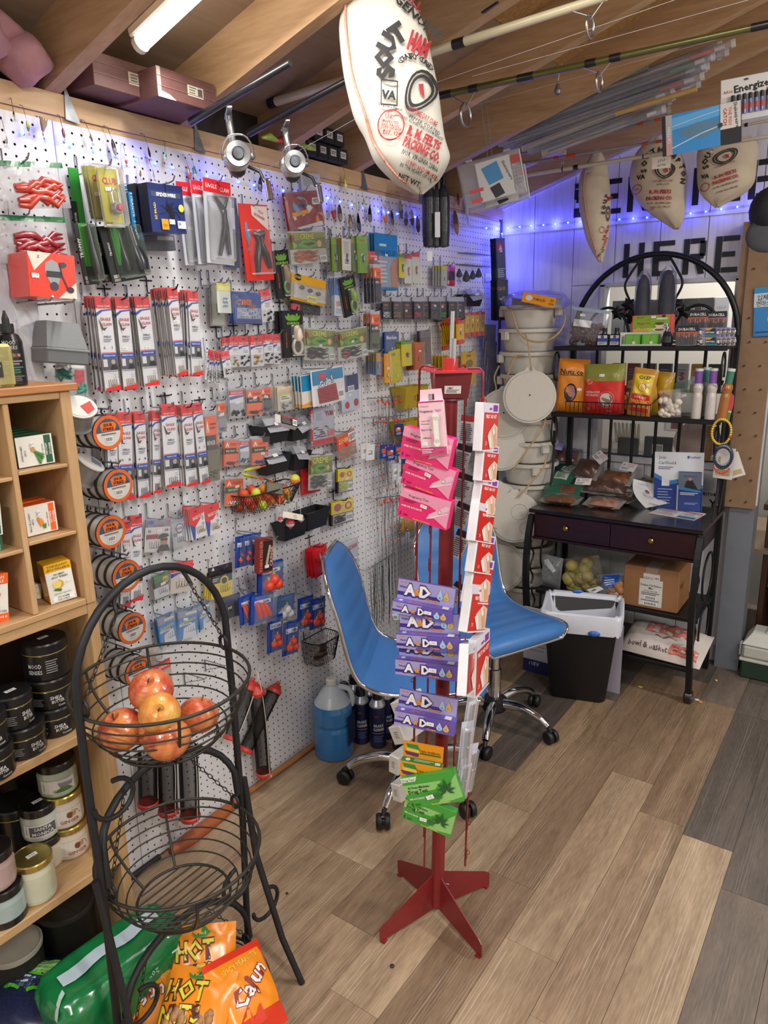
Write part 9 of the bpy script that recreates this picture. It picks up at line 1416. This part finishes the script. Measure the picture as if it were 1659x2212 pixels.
P('red-ended yellow lure card left of the yellow fan',k_gen,(958,702),(974,701),(960,757),X=.06,n=3,top='#c23a34',body=YL,hh=.14,low='#c23a34',lure=lurebody(mat('#8a8a3a',.4),mat('#cfcf5a',.4),.5,.62,.016,.004),t='lure_pack');P('fanned stack of yellow lure cards with red edges',k_gen,(985,692),(1002,690),(1002,742),X=.14,n=8,step=.012,fan=-.055,top='#c23a34',body=YL,hh=.16,low='#c23a34',lure=lurebody(mat('#6a5a2a',.4),mat('#cfc05a',.4),.5,.55,.016,.004),t='lure_pack',dark=True)
P('broad yellow lure card lettered RattleKing behind the rack top',k_gen,(996,762),(1027,757),(1000,835),X=.05,top='#d2b02c',body=YL,hh=.16,ex=lambda a:(a.T('KING',.5,.12,.08,'#33301a',.7,b=.03),a.D(.55,.36,.26,'#8a7a3a',sy=.5),a.D(.6,.72,.18,'#b9cf4a')),t='lure_pack');P('yellow lure card behind the red rack top, in a row',k_gen,(972,768),(984,767),(974,810),X=.10,n=6,step=.02,top='#d2b02c',body='#c9a62c',hh=.2,lure=lurebody(mat('#6a5a2a',.4),mat('#b9a23a',.4),.5,.6,.014,.003),t='lure_pack',hk=False)
P('navy blue lure card on the right panel',k_gen,(829,717),(861,716),(832,782),X=.05,n=2,top='#23407f',body='#2f4f8a',hh=.34,text='BlueGem',lure=lurebody(mat('#7a5a34',.3),mat('#c9cbd0',.3),.6,.62,.03,.005),t='lure_pack');P('yellow crankbait bag in front of the navy card',k_gen,(838,760),(864,752),(842,832),X=.07,top='#cfc23a',body='#c2b83a',hh=0,clear=True,bag=True,ex=lambda a:a.T('Gulp',.3,.1,.09,'#5a4a1a',.4),lure=lurebody(mat('#8fb03a',.35),mat('#e6e2d0',.4),.45,.78,.016,.006),t='lure_pack',hk=False);P('orange and yellow lure strip between the crank cards',k_gen,(829,764),(842,763),(831,828),X=.10,top='#d89a34',body='#d8a23a',hh=.3,lure=lurebody(mat('#9fc04a',.35),mat('#e2ddc8',.4),.5,.74,.016,.005),t='lure_pack',hk=False)
P('tan and blue crankbait card in a short stack',k_gen,(812,762),(822,762),(815,810),X=.09,n=5,step=.012,top='#b89a6a',body='#7a8aa0',hh=.4,lure=lurebody(mat('#a87a4a',.35),mat('#c9c2b0',.4),.5,.6,.016,.004),t='lure_pack');P('pink lure card beside the crankbait stack',k_gen,(816,772),(829,772),(818,814),X=.08,top='#d9b52f',body='#b83a5a',hh=.2,t='lure_pack',hk=False)
P('green and yellow spinner card, right panel lower row',k_gen,(866,738),(889,736),(868,792),X=.08,n=3,step=.01,top='#5a9a4a',body='#d2c23a',hh=.12,lure=lurebody(mat('#5a4a34',.35,.4),mat('#b9a24a',.3,.5),.5,.55,.02,.007),t='lure_pack');P('orange-brown lure card, right panel lower row',k_gen,(892,740),(914,738),(895,800),X=.08,n=4,step=.012,top='#b8622c',body='#a85a30',hh=.2,lure=lurebody(mat('#6a3a24',.35),mat('#c98a4a',.4),.5,.6,.02,.004),t='lure_pack');P('dark brown clear-topped lure card behind the orange-brown ones',k_gen,(905,715),(930,712),(910,790),X=.05,n=3,top='#6a6470',body='#5a4440',hh=.2,lure=lurebody(mat('#4a3a34',.35),mat('#8a7a6a',.4),.5,.55,.03,.005),t='lure_pack')
for i,(a,b,c,kw)in enumerate([((1070,515),(1090,514),(1072,606),dict(top='#2a2f48',body='#2f3550',ex=lambda A:(A.R(.1,.1,.9,.3,'#b8323c'),A.P([(.3,.28),(.5,.14),(.7,.28)],'#e6e2ea'),A.lines(.1,.72,.9,.95,5,'#b9bcd2')))),((1072,605),(1097,604),(1074,692),dict(top='#20252c',body='#20262c',ex=lambda A:(A.T('Catch',.4,.2,.1,'#b8862c',.7,b=.02),A.D(.6,.52,.25,'#8f9aa0',sy=1.2))))]):P('dark rod accessory pack in the corner, %s'%['upper one lit blue','lower one above the buckets'][i],k_gen,a,b,c,X=.10,n=4,step=.014,yaw=-25,hh=.06,t='accessory_pack',hk=i==1,**kw)
for i in range(4):f=frame((1046+4*i,700+36*i),(1072+2*i,702+36*i),(1048+4*i,752+36*i),X=.05+.01*i);box_pack('grey_plate','grey mottled plastic plate hanging in the corner, %s from the top'%['first','second','third','fourth'][i],'plate',f,.006,mat('#74767e',.6,var=.12))
SPC=mat('#cfcdc8',.25,.2,var=.08,scale=300,coat=.4,name='wound_line');SPR=mat('#2b2826',.5)
def spool_face(a):
 a.D(.5,.5,.5,gl('#d2703c'),n=28);a.D(.5,.5,.40,'#d5d2cc',n=28);a.P([(.5+.4*math.cos(t),.5-.4*math.sin(t))for t in[PI*.02+PI*.98*k/14 for k in range(15)]],gl('#3f5a70'));a.P([(.24,.26),(.34,.20),(.70,.20),(.78,.28),(.74,.46),(.28,.46)],gl('#e07a3a'));a.T('SHUR',.5,.28,.085,'#33231c',.38,b=.04);a.T('STRIKE',.5,.395,.085,'#33231c',.40,b=.04);a.bar(.36,.62,.62,.78);a.lines(.25,.53,.75,.60,1,'#6a6662');a.T('6.79',.78,.42,.06,'#444',.16)
sp0=None
def spool(c,lab,first,blue=False,yawz=0.):
 global sp0
 mw=Matrix.Translation(c)@Matrix.Rotation(yawz,4,'Z')
 if sp0 is None:
  t=thing('line_spool',lab,'spool',group='fishing line spools',mw=mw);r=.0435;m=M();m.lathe([(r*.86,-.032),(r*.92,-.030),(r*.92,-.003),(r*.86,-.001)],SPC,26,ax='X');m.build('wound_line',t)
  for x0,x1 in((-.035,-.032),(-.0015,.0015)):m=M();m.lathe([(0,x0),(r,x0),(r,x1),(0,x1)],SPR,28,ax='X');m.build('flange',t)
  m=M();m.T=Matrix.Translation((.0018,0,0))@Matrix.Rotation(PI/2,4,'Z')@Matrix.Rotation(PI/2,4,'X');spool_face(Art(m,r*1.96,r*1.96));m.build('printed_label',t);sp0=t;return t
 return dup(sp0,mw,lab)
HB_=0
for i,(px,py,n)in enumerate([(233,934,3),(255,1049,3),(239,1149,3),(273,1244,3),(285,1357,3),(299,1451,3)]):
 X=.155;c=W(px,py,X)
 for k in range(n):spool(c+Vector((-.036*k,.0005*k,-.001*k)),'front spool of clear line with orange rim, %s group from the top'%['first','second','third','fourth','fifth','sixth'][i]if k==0 else '%s line spool behind the front one in the %s group'%(['','first','second'][k],['first','second','third','fourth','fifth','sixth'][i]),k==0)
 p=Vector((0,c.y+.002,c.z+.056));m=M(p);m.tube([(.004,p.y,p.z+.03),(.006,p.y,p.z),(X+.01,p.y,p.z+.002),(X+.02,p.y,p.z+.012)],.0026,HOOKM,6);o=m.build('peg_hook',None,p);tag(o,'long peg hook above the %s group of line spools'%['first','second','third','fourth','fifth','sixth'][i],'hook')
 for k in range(n):m=M(p);x=X-.016-.036*k;m.tube([(x,p.y+.0,p.z+.003),(x,p.y-.004,p.z-.006),(x,p.y,p.z-.012)],.003,HOOKB,6);m.build('spool_clip',o)
for i,(px,py,X,r,yw,lab,col)in enumerate([(172,880,.15,.040,-.2,'big silver line spool standing on edge above the first spool group','#c23a34'),(196,1000,.12,.036,.6,'tilted silver spool with a pale label between the first two groups','#7a8aa0')]):
 c=W(px,py,X);t=thing('line_spool',lab,'spool',mw=Matrix.Translation(c)@Matrix.Rotation(yw,4,'Z')@Matrix.Rotation(-.9,4,'Y'));m=M();m.lathe([(r*.9,-.05),(r*.88,-.045),(r*.88,-.004),(r*.9,0)],mat('#9fa2a6',.25,.5,var=.06,scale=250),26,ax='X');m.build('wound_line',t);m=M();m.lathe([(0,.0),(r,.0),(r,.003),(0,.003)],'#d5d4d0',26,ax='X');m.build('flange',t);m=M();m.lathe([(0,-.053),(r,-.053),(r,-.05),(0,-.05)],'#8a8c90',26,ax='X');m.build('flange',t)
 m=M();m.T=Matrix.Translation((.0034,0,0))@Matrix.Rotation(PI/2,4,'Z')@Matrix.Rotation(PI/2,4,'X');A=Art(m,r*1.9,r*1.9);A.D(.5,.5,.46,'#d9d8d4');A.P([(.5,.5),(.9,.3),(.9,.7),(.6,.9)],col);m.build('printed_label',t)
BINM=mat('#1d1e22',.5,var=.08,bump=.1,scale=200);YB=mat('#b59a24',.45,var=.06)
def bin_(px,py,wpx,hpx,X,label,mt=BINM,fill=None):
 c=W(px,py,X);w=(W(px+wpx/2,py,X)-W(px-wpx/2,py,X)).length*.82;h=abs(W(px,py+hpx/2,X).z-W(px,py-hpx/2,X).z)*.92;d=X-.008;t=thing('parts_bin',label,'bin',(0,c.y,c.z-h/2));a,b=w/2*.84,w/2;m=M()
 R0=[(.02,-a,0),(d*.8,-a,0),(d*.8,a,0),(.02,a,0)];R1=[(.006,-b,h),(d,-b,h),(d,b,h),(.006,b,h)];R2=[(x+(.003 if x<.03 else-.003),y*.95,h)for x,y,z in R1];R3=[(x+(.003 if x<.03 else-.003),y*.93,.004)for x,y,z in R0];vs=R0+R1+R2+R3
 m.add(vs,[(3,2,1,0),(12,13,14,15)]+[(i,(i+1)%4,(i+1)%4+4,i+4)for i in range(4)]+[(i+4,(i+1)%4+4,(i+1)%4+8,i+8)for i in range(4)]+[(i+8,(i+1)%4+8,(i+1)%4+12,i+12)for i in range(4)],mt);m.build('bin_body',t)
 m=M();m.tube([(.006,-b,h),(d,-b,h),(d,b,h),(.006,b,h)],.0022,mt,6,True);m.build('rim',t)
 for s in(-.6,.6):m=M();m.tube([(.003,s*b,h+.03),(.005,s*b,h+.03),(.005,s*b,h-.004),(.009,s*b,h-.006)],.0018,HOOKM,5);m.build('bin_hook',t)
 if fill:fill(t,w,d,h)
 return t
def bags_in(k0,nm):
 def f(t,w,d,h):
  q=random.Random(k0)
  for k in range(3):mw=t.matrix_basis@Matrix.Translation((d*.3+.022*k,q.uniform(-.15,.15)*w,h*1.0))@Matrix.Rotation(q.uniform(-.3,.3),4,'X')@Matrix.Rotation(1.15-.12*k,4,'Y')@Matrix.Rotation(PI/2,4,'Z');bag('zip_bag','%s clear zip bag of tackle in the %s black bin'%(['rear','middle','front'][k],nm),'bag',(mw,w*.7,.055),.008,film('#c3c4cc',.3,.14),(lambda a:a.price(.5,.5,.25,.2))if k==2 else None,group='zip bags in the parts bins',seed=k+k0,nx=6,ny=6)
 return f
bin_(604,938,74,44,.078,'upper left black parts bin, holding clear bags',fill=bags_in(1,'upper left'));bin_(657,934,46,38,.070,'upper right black parts bin under the worm bag',fill=bags_in(5,'upper right'));bin_(608,1004,66,44,.078,'second left black parts bin, holding clear bags',fill=bags_in(9,'second left'));bin_(660,996,46,40,.070,'second right black parts bin beside the green worm bag',fill=bags_in(13,'second right'));bin_(646,1146,62,40,.078,'lower left black parts bin under the red bobbers');bin_(694,1123,58,44,.085,'lower right empty black parts bin beside the yellow bag');bin_(1029,649,48,26,.070,'black parts bin at the far right under the lead weights',fill=bags_in(17,'far right'));bin_(906,858,60,50,.093,'upper yellow parts bin behind the red rack',YB);bin_(905,932,64,50,.093,'lower yellow parts bin behind the red rack',YB)
f=frame((594,893),(642,905),(598,912),X=.07,n=(.75,-.2,.6));box_pack('lure_box','dark striped blister box lying on the upper black bins','box',f,.02,'#d2cdc6',lambda a:(a.R(.25,0,1,1,'#2a2224'),a.lines(.3,.1,.75,.9,5,'#8a7a78'),a.R(.25,0,1,.12,'#b8323a'),a.bar(.78,.2,.98,.9)))
def wirebasket(px0,px1,py0,py1,X,label,nf=0):
 a,b=W(px0,py0,X),W(px1,py0,X);y0,y1=a.y,b.y;zt=(a.z+b.z)/2;zb=W((px0+px1)/2,py1,X*.9).z;c=(y0+y1)/2;hw_=(y1-y0)/2;t=thing('wire_basket',label,'basket',(0,c,zb));H=zt-zb;WM=mat('#222226',.45,.3,var=.1)
 def ring(s,z):return[(.012+(X-.012)*s*q[0]+.0,q[1]*hw_*s,z)for q in((.0,-1),(.55,-1),(.9,-.85),(1,-.5),(1,.5),(.9,.85),(.55,1),(0,1))]
 m=M();m.tube(ring(1,H),.0024,WM,6,True);m.build('rim_wire',t)
 m=M();nlay=5;N=34
 for lay in range(nlay):
  for dr in(-1,1):
   for k in range(N):
    def pt(u,v):
     s=.78+.22*v;R_=[Vector(p)for p in ring(s,H*v)];L=len(R_)-1;f=max(0,min(.9999,u))*L;i=int(f);return R_[i].lerp(R_[i+1],f-i)
    u0=k/N;u1=u0+dr*.5/N;v0,v1=lay/nlay,(lay+1)/nlay
    m.tube([pt(u0+(0 if lay%2==0 else dr*.5/N),v0),pt(u0+(dr*.5/N if lay%2==0 else 0),v1)],.0009,WM,3,caps=False)
 for k in range(7):y=(-.7+1.4*k/6)*hw_*.78;m.tube([(.012,y,0),(X*.75,y,0)],.0009,WM,3)
 o=m.build('mesh_wires',t);o['kind']='stuff'
 for s in(-.7,.7):m=M();m.tube([(.004,s*hw_,H+.03),(.006,s*hw_,H+.03),(.008,s*hw_,H)],.002,HOOKB,5);m.build('basket_hook',t)
 return t,H,hw_
tb_,H,hw_=wirebasket(533,664,1058,1098,.115,'black diamond-mesh wire basket of orange balls on the pegboard');q=random.Random(3)
for k in range(22):
 y=-hw_*.72+2*hw_*.72*((k%8)/7);z=.017+.024*(k//8);x=.035+.045*((k*7)%3)/2+q.uniform(-.004,.004);col=['#e2632c','#d8572a','#c9cf3a','#d8452c','#e08a34'][k%5];m=M();m.sph((0,0,0),.0165,mat(col,.5,var=.05),12,(1,1,1),8);o=m.build('float_ball',None,tb_.location+Vector((x,y,z)));tag(o,'small %s float ball inside the black mesh basket'%['orange','deep orange','yellow-green','red-orange','pale orange'][k%5],'float','float balls in the mesh basket')
c=W(637,1037,.07);m=M();m.sph((0,0,0),.019,mat('#e2833a',.5),14);m.sph((0,0,.002),.0188,mat('#d4d34a',.5),14,(1.0,.99,1.02));o=m.build('float_ball',None,c);tag(o,'large yellow and orange float ball on top of the mesh basket','float')
f=frame((575,1040),(612,1045),(555,1062),X=.10,n=(.8,-.3,.5));box_pack('lure_pack','dark clear-fronted lure pack lying across the mesh basket','tackle pack',f,.006,'#3a3c38',lambda a:(a.R(.05,.05,.95,.95,'#5a5f54'),a.lines(.1,.2,.9,.8,3,'#7a6a4a')))
for i,(x0,y0,x1,y1)in enumerate(((526,1017,586,1003),(522,1024,580,1037))):a,b=W(x0,y0,.10),W(x1,y1,.08);m=M(a);d=b-a;m.tube([a,a+d*.15,a+d*.32,a+d*.33],[.002,.006,.006,.004],mat('#b9c43a',.4),8);m.tube([a+d*.33,a+d*.55,a+d*.60],[.006,.005,.003],mat('#b5915a',.4),8);m.tube([a+d*.60,a+d*.78],.0028,mat('#d8502c',.4),6);m.tube([a+d*.78,b],.0018,'#2a2422',5);o=m.build('stick_float',None,a);tag(o,'yellow and orange stick float above the mesh basket, %s one'%('upper' if i==0 else 'lower'),'float')
for i,(px,py,r,y0)in enumerate(((606,1122,.0095,1040),(627,1130,.0155,1040),(650,1120,.012,1035))):
 c=W(px,py,.13);t=thing('bobber','red and white bobber hanging on a string over the black bin, %s'%['left small','middle largest','right'][i],'float',c);m=M();m.sph((0,0,0),r,mat('#d5cdd0',.35,coat=.4),14);m.build('white_half',t);m=M();m.lathe([(r*1.01*math.cos(a),r*1.01*math.sin(a))for a in[k*PI/16 for k in range(9)]],mat('#b8323a',.3,coat=.4),16);m.build('red_half',t);m=M();m.tube([(0,0,-r*1.3),(0,0,-r*.9)],r*.25,'#a82f38',8);m.build('stem',t);top=W(px-4,y0,.10);m=M();m.tube([(0,0,r),tuple(top-c)],.0007,'#d9d4c8',4);m.build('string',t)
f=frame((612,1104),(655,1112),(615,1118),X=.145,n=(.8,-.4,.3));box_pack('paper_tag','folded white paper tag lettered CL on the bobbers','tag',f,.0008,'#dcd6c8',lambda a:a.T('CL',.62,.5,.5,'#3a3a40',.2,b=0,rot=-.2))
tb2,H2,hw2=wirebasket(688,742,1382,1432,.10,'small black wire basket low on the pegboard behind the chair');
for k in range(3):m=M();m.box((-.012,-.03,0),(.012,.03,.010),['#7a4a3a','#b9a58a','#5a3a34'][k],.002);o=m.build('small_carton',None,tb2.location+Vector((.05,-.01+.01*k,.02+.014*k)));o.rotation_euler.z=.3*k;tag(o,'small %s carton lying in the low wire basket'%['brown','tan','dark brown'][k],'box')
LURES=[(13,300,24,'#b9b9a8','#8d8f86','silver spinner blade at the left edge',1),(60,272,26,'#a9b83a','#4a8a6a','yellow-green jig on its bent hook',0),(30,247,16,'#2a2a26','#b9a23a','small black and gold jig',0),(93,288,14,'#b88a6a','#c9352e','feather jig with a red collar',2),(137,287,24,'#8a3a44','#5a4a3a','maroon and brown crank lure',0),(197,297,20,'#7a725a','#4a4434','mottled brown frog lure',0),(246,318,40,'#26262c','#8f9098','long black shiny plug',0),(272,345,22,'#d9cfd4','#c8404a','pink and white jig head',0),(322,328,26,'#7a2a2e','#2a1a1c','dark red spoon',1),(357,338,22,'#3f8f7a','#c9c4a4','green and cream spoon',1),(303,374,18,'#b8923a','#8a6a2a','small gold spinner',1),(331,375,20,'#c9c2a8','#8f9098','silver willow spinner blade',1),(408,372,34,'#a88a6a','#c9553a','tan shad lure with an orange tail',0),(421,374,36,'#4f8f86','#c9cfd2','green-backed shad lure',0),(562,397,36,'#22242a','#5a5c66','dark spoon left of the second reel',1),(590,410,34,'#a85a44','#b9a58a','copper spotted spoon',1),(720,452,50,'#c9c9cc','#b8323a','silver glitter plug with a red tip',0),(734,460,44,'#4a443c','#8a7a5a','dark olive plug',0),(746,395,40,'#b9b23a','#e0dc7a','gold flashing packaged lure',0),(757,478,36,'#6a5244','#a8907a','brown wooden plug',0),(775,480,50,'#1c1d22','#4a4c54','long black glossy spoon',1),(786,440,26,'#8f9a5a','#d9d4c2','slim pale lure with a lime tip',0),(799,462,42,'#24262c','#6a6c74','broad black spoon',1),(831,462,44,'#b9b4a4','#d8702c','silver stick lure with an orange tip',0),(847,470,38,'#26272d','#5a5c64','black minnow lure',0),(866,452,46,'#9a988f','#4a4c50','scaled grey lure',0),(877,472,36,'#8f8f88','#3a3c40','grey minnow lure, first of three',0),(890,470,40,'#b5b3a8','#5a3a34','grey minnow lure, second of three',0),(903,484,42,'#6a6a5a','#22242a','dark striped minnow lure, third of three',0),(985,480,60,'#7a5a34','#b5812f','brown packaged lure hanging right of the umbrellas',0),(1008,448,44,'#5f8f84','#d0cfc2','big green and silver crankbait with a clear bill',3),(990,430,30,'#6a4a3a','#8a3a34','tangle of small dark lures',0),(1052,432,24,'#7a7884','#4a4a54','grey tangle of hooks near the corner',0)]
for i,(px,py,L,c1,c2,lab,kd)in enumerate(LURES):
 c=W(px,py,.022);sc=(W(px,py-10,.022)-W(px,py+10,.022)).length/20;l=L*sc*.9;r=l*(.16 if kd!=1 else .2);t=thing('fishing_lure',lab+' dangling at the top of the pegboard','lure',c);t.rotation_euler=(HASH.uniform(-.12,.12),HASH.uniform(-.15,.05),HASH.uniform(-.5,.5));m=M()
 if kd==1:m.lathe([(0,-l*.5),(r*.8,-l*.38),(r,-l*.15),(r*.6,l*.25),(r*.15,l*.48),(0,l*.5)],mat(c1,.2,.7,var=.15,scale=90),14,sq=(.22,1))
 else:m.lathe([(0,-l*.5),(r*.6,-l*.42),(r,-l*.1),(r*.9,l*.2),(r*.4,l*.45),(0,l*.5)],mat(c1,.25,.1,var=.25,scale=140,coat=.5),12,sq=(.7,1))
 m.build('lure_body',t);m=M()
 if kd==3:m.box((-.001,-.012,-l*.95),(.001,.012,-l*.5),film('#d9c9b8',.4,.1),.001)
 m.lathe([(0,-l*.52),(r*.62,-l*.44),(r*1.03,-l*.2),(r*.98,-l*.05)],mat(c2,.3,coat=.4),10,sq=(.72 if kd!=1 else .25,1));m.build('lure_tail',t)
 m=M();m.tube([(-.012,0,l*.5+.03),(-.016,0,l*.5+.034),(-.006,0,l*.5+.03),(.0,0,l*.5)],.0008,STEEL,4);m.build('hanger_wire',t)
 if kd!=2:
  m=M()
  for s in(-1,0,1):m.tube([(0,0,-l*.5),(0,s*.002,-l*.5-.006)]+[(s*.0*1,s*.002+s*.003*math.sin(a),-l*.5-.006-.003*math.sin(a))for a in(.8,1.6)]+[(0,s*.006,-l*.5-.003)],.0005,STEEL,4)
  m.build('treble_hook',t)
 else:m=M();[m.tube([(0,0,l*.4),(.004,.006*s,l*1.6),(.006,.012*s,l*2.6)],[.003,.004,.001],mat('#9a8570',.9,var=.1),5)for s in(-1,-.4,.3,1)];m.build('feathers',t)
for i,(y0,y1,py)in enumerate(((990,1048,546),(985,1042,571))):
 a,b=W(y0,py,.004),W(y1,py+6,.004);t=thing('rake_rack','grey comb-like hook rack on the pegboard near the corner, %s'%('upper empty one' if i==0 else 'lower one with lead weights'),'rack',(a+b)/2);o_=(a+b)/2;m=M();m.tube([a-o_,b-o_],.003,HOOKM,6);m.build('bar',t)
 for k in range(12):p=a.lerp(b,k/11)-o_;m=M();m.tube([p,p+Vector((.045,0,-.002)),p+Vector((.052,0,.006))],.0014,HOOKM,5);m.build('prong',t)
for i,(px,py,s)in enumerate(((992,590,.020),(1007,597,.025),(1021,594,.021),(1034,590,.022))):c=W(px,py,.045);t=thing('lead_weight','grey teardrop lead weight on the lower comb rack, %s of four'%['first','second','third','fourth'][i],'weight',c);m=M();m.lathe([(0,-s),(s*.6,-s*.8),(s*.72,-s*.3),(s*.4,s*.5),(s*.14,s),(0,s*1.05)],mat('#55565c',.5,.5,var=.12,bump=.2),14);m.build('lead',t);m=M();m.tube([(.004*math.cos(a),0,s*1.1+.005*math.sin(a))for a in[2*PI*k/10 for k in range(10)]],.001,STEEL,5,True);m.build('ring',t)
q=random.Random(21);LW=mat('#8d8f94',.35,.7);RB2=mat('#d8482c',.4);protos={}
def leader(kind,p,lab,grp):
 if kind in protos:return dup(protos[kind],Matrix.Translation(p)@Matrix.Rotation(q.uniform(-.03,.03),4,'X'),lab,grp)
 L=[.26,.30,.22][kind%3];t=thing('wire_leader',lab,'leader',p,grp);m=M();m.tube([(.002*math.sin(k*1.3),.003*math.sin(k*.9+kind),-L*k/8)for k in range(9)],.0013,LW if kind<3 else mat('#24382f',.4,.3),4);m.build('wire',t)
 m=M();m.tube([(0,.003*math.cos(a),.004+.004*math.sin(a))for a in[2*PI*k/8 for k in range(8)]],.0007,LW,4,True);m.build('loop',t);m=M();m.tube([(0,0,-L),(0,.001,-L-.008),(0,.004,-L-.012)],.0009,STEEL,4);m.build('snap',t)
 if kind<3:m=M();m.sph((.001,0,-.012),.0058,RB2,7);m.build('red_bead',t);m=M();m.sph((.001,.001,-L*.62),.0045,RB2 if kind else STEEL,7);m.build('lower_bead',t)
 protos[kind]=t;return t
for r_,(px0,px1,py,X,kinds,nm)in enumerate([(820,876,862,.05,(0,1,2),'top'),(818,872,905,.07,(1,0,2),'second'),(812,868,960,.06,(0,2,1),'third'),(816,874,1078,.05,(2,0,1),'lower'),(796,850,1232,.06,(3,4,5),'dark green bottom')]):
 a,b=W(px0,py,X),W(px1,py-6 if r_<4 else py-36,X)
 NL=17 if r_ in(0,3)else 20 if r_==4 else 11
 for k in range(NL):p=a.lerp(b,k/(NL-1))+Vector((q.uniform(-.015,.02),0,q.uniform(-.012,.012)));leader(kinds[k%3],p,'thin %s leader, right panel, %s row, near the %s'%('steel' if r_<4 else 'green wire',nm,['left end','middle','right end'][min(2,k*3//NL)]),'leaders in the %s row'%nm)
 m=M(a);m.tube([(.004,a.y-.02,a.z+.005),(X-.01,a.y-.02,a.z+.004),(X,a.y,a.z+.004),(X,b.y+.01,b.z+.004)],.0022,HOOKM,6);o=m.build('leader_bar',None,a);tag(o,'wire bar carrying the %s row of leaders'%nm,'hook')
for i,(px,py,w_,h_,c)in enumerate([(835,976,26,30,'#27408a'),(845,980,20,30,'#27408a'),(866,972,24,26,'#2b3f7f'),(790,975,20,34,'#dcdcda'),(800,978,18,34,'#e3e3e1'),(862,930,18,26,'#2a3a70'),(876,938,16,26,'#2a3a70'),(855,1020,14,36,'#c9cad0'),(866,1024,14,40,'#d3d4d8'),(875,1010,14,36,'#2a3a70')]):P('small %s price card clipped among the wire leaders, number-%s from the left group'%('white' if c.startswith('#d')or c.startswith('#e')or c.startswith('#c')else 'navy and orange',['one','two','three','four','five','six','seven','eight','nine','ten'][i]),k_gen,(px-w_/2,py-h_/2),(px+w_/2,py-h_/2-2),(px-w_/2+1,py+h_/2),X=.08+.004*i,top=c,body=c,hh=0,clear=False,ex=(lambda a:(a.R(.1,.3,.7,.62,'#d8643a'),a.lines(.2,.7,.9,.9,2,'#c9cde0')))if c.startswith('#2')else(lambda a:a.bar(.2,.3,.8,.75)),t='leader_card',cat='card',hk=False)
P('green round sinker pack behind the second chair',k_gen,(905,1126),(930,1122),(908,1150),X=.05,top='#2f8a4a',body='#3f9a5a',hh=.5,bag=True,t='sinker_pack',hk=False);P('yellow and orange bait net pack behind the second chair',k_gen,(868,1120),(896,1116),(872,1150),X=.05,top='#c9a23a',body='#b88a34',hh=.3,bag=True,t='bait_pack',hk=False)
MESH=film('#1c1c1e',.62,.5);RCAP=mat('#c33a30',.4,var=.06);CORD=mat('#d9d0c2',.7)
def mtube(p0,p1,X0,X1,r,label,cap=True,cord=True):
 a,b=W(p0[0],p0[1],X0),W(p1[0],p1[1],X1);d=(a-b);L=d.length;z=d.normalized();x=Vector((1,0,0));x=(x-z*x.dot(z)).normalized();y=z.cross(x);mw=Matrix(((x.x,y.x,z.x,b.x),(x.y,y.y,z.y,b.y),(x.z,y.z,z.z,b.z),(0,0,0,1)));t=thing('mesh_bait_tube',label,'bait tube',mw=mw);m=M();m.lathe([(r,.012),(r,L-.03)],MESH,20);m.build('mesh_sleeve',t)
 m=M();m.lathe([(0,.002),(r*1.05,0),(r*1.12,.004),(r*1.12,.012),(r*1.0,.016)],RCAP,20);m.build('bottom_ring',t)
 if cap:m=M();m.lathe([(r*1.08,L-.034),(r*1.1,L-.022),(r*.6,L-.004),(r*.32,L),(r*.32,L+.010),(0,L+.012)],RCAP,20);m.build('funnel_cap',t)
 if cord:m=M();m.tube(smooth_path([(r*.3,0,L+.06),(r*.9,.0,L),(r*1.12,.004,L*.6),(r*1.15,0,.02),(r*1.1,.01,.0),(r*.4,.02,.01)],4),.0016,CORD,5);m.build('white_cord',t)
mtube((553,1480),(570,1672),.07,.05,.026,'black mesh bait tube with bright red funnel cap hanging upright');mtube((600,1478),(528,1625),.03,.03,.024,'black mesh bait tube leaning left behind the upright one',cord=False);mtube((545,1470),(497,1600),.05,.06,.024,'black mesh bait tube behind the right post of the stand');mtube((318,1610),(320,1740),.06,.05,.028,'dark mesh bait tube behind the basket stand, left of three',False,False);mtube((360,1600),(364,1756),.09,.08,.028,'dark mesh bait tube behind the basket stand, middle of three',False);mtube((405,1595),(411,1768),.08,.07,.030,'dark mesh bait tube behind the basket stand, right of three',False)
for i,(px,py)in enumerate(((440,1425),(395,1452),(805,900))):c=W(px,py,0);m=M(c);m.tube([(.003,c.y,c.z-.04),(.005,c.y,c.z-.04),(.005,c.y,c.z),(.10,c.y,c.z+.004),(.112,c.y,c.z+.014)],.002,HOOKM,6);m.tube([(.005,c.y,c.z-.035),(.10,c.y,c.z+.002)],.0016,HOOKM,5);o=m.build('peg_bracket',None,c);tag(o,'empty wire bracket on the pegboard, %s'%['behind the right of the top basket','behind the top basket above the apples','left of the wire leaders'][i],'hook')
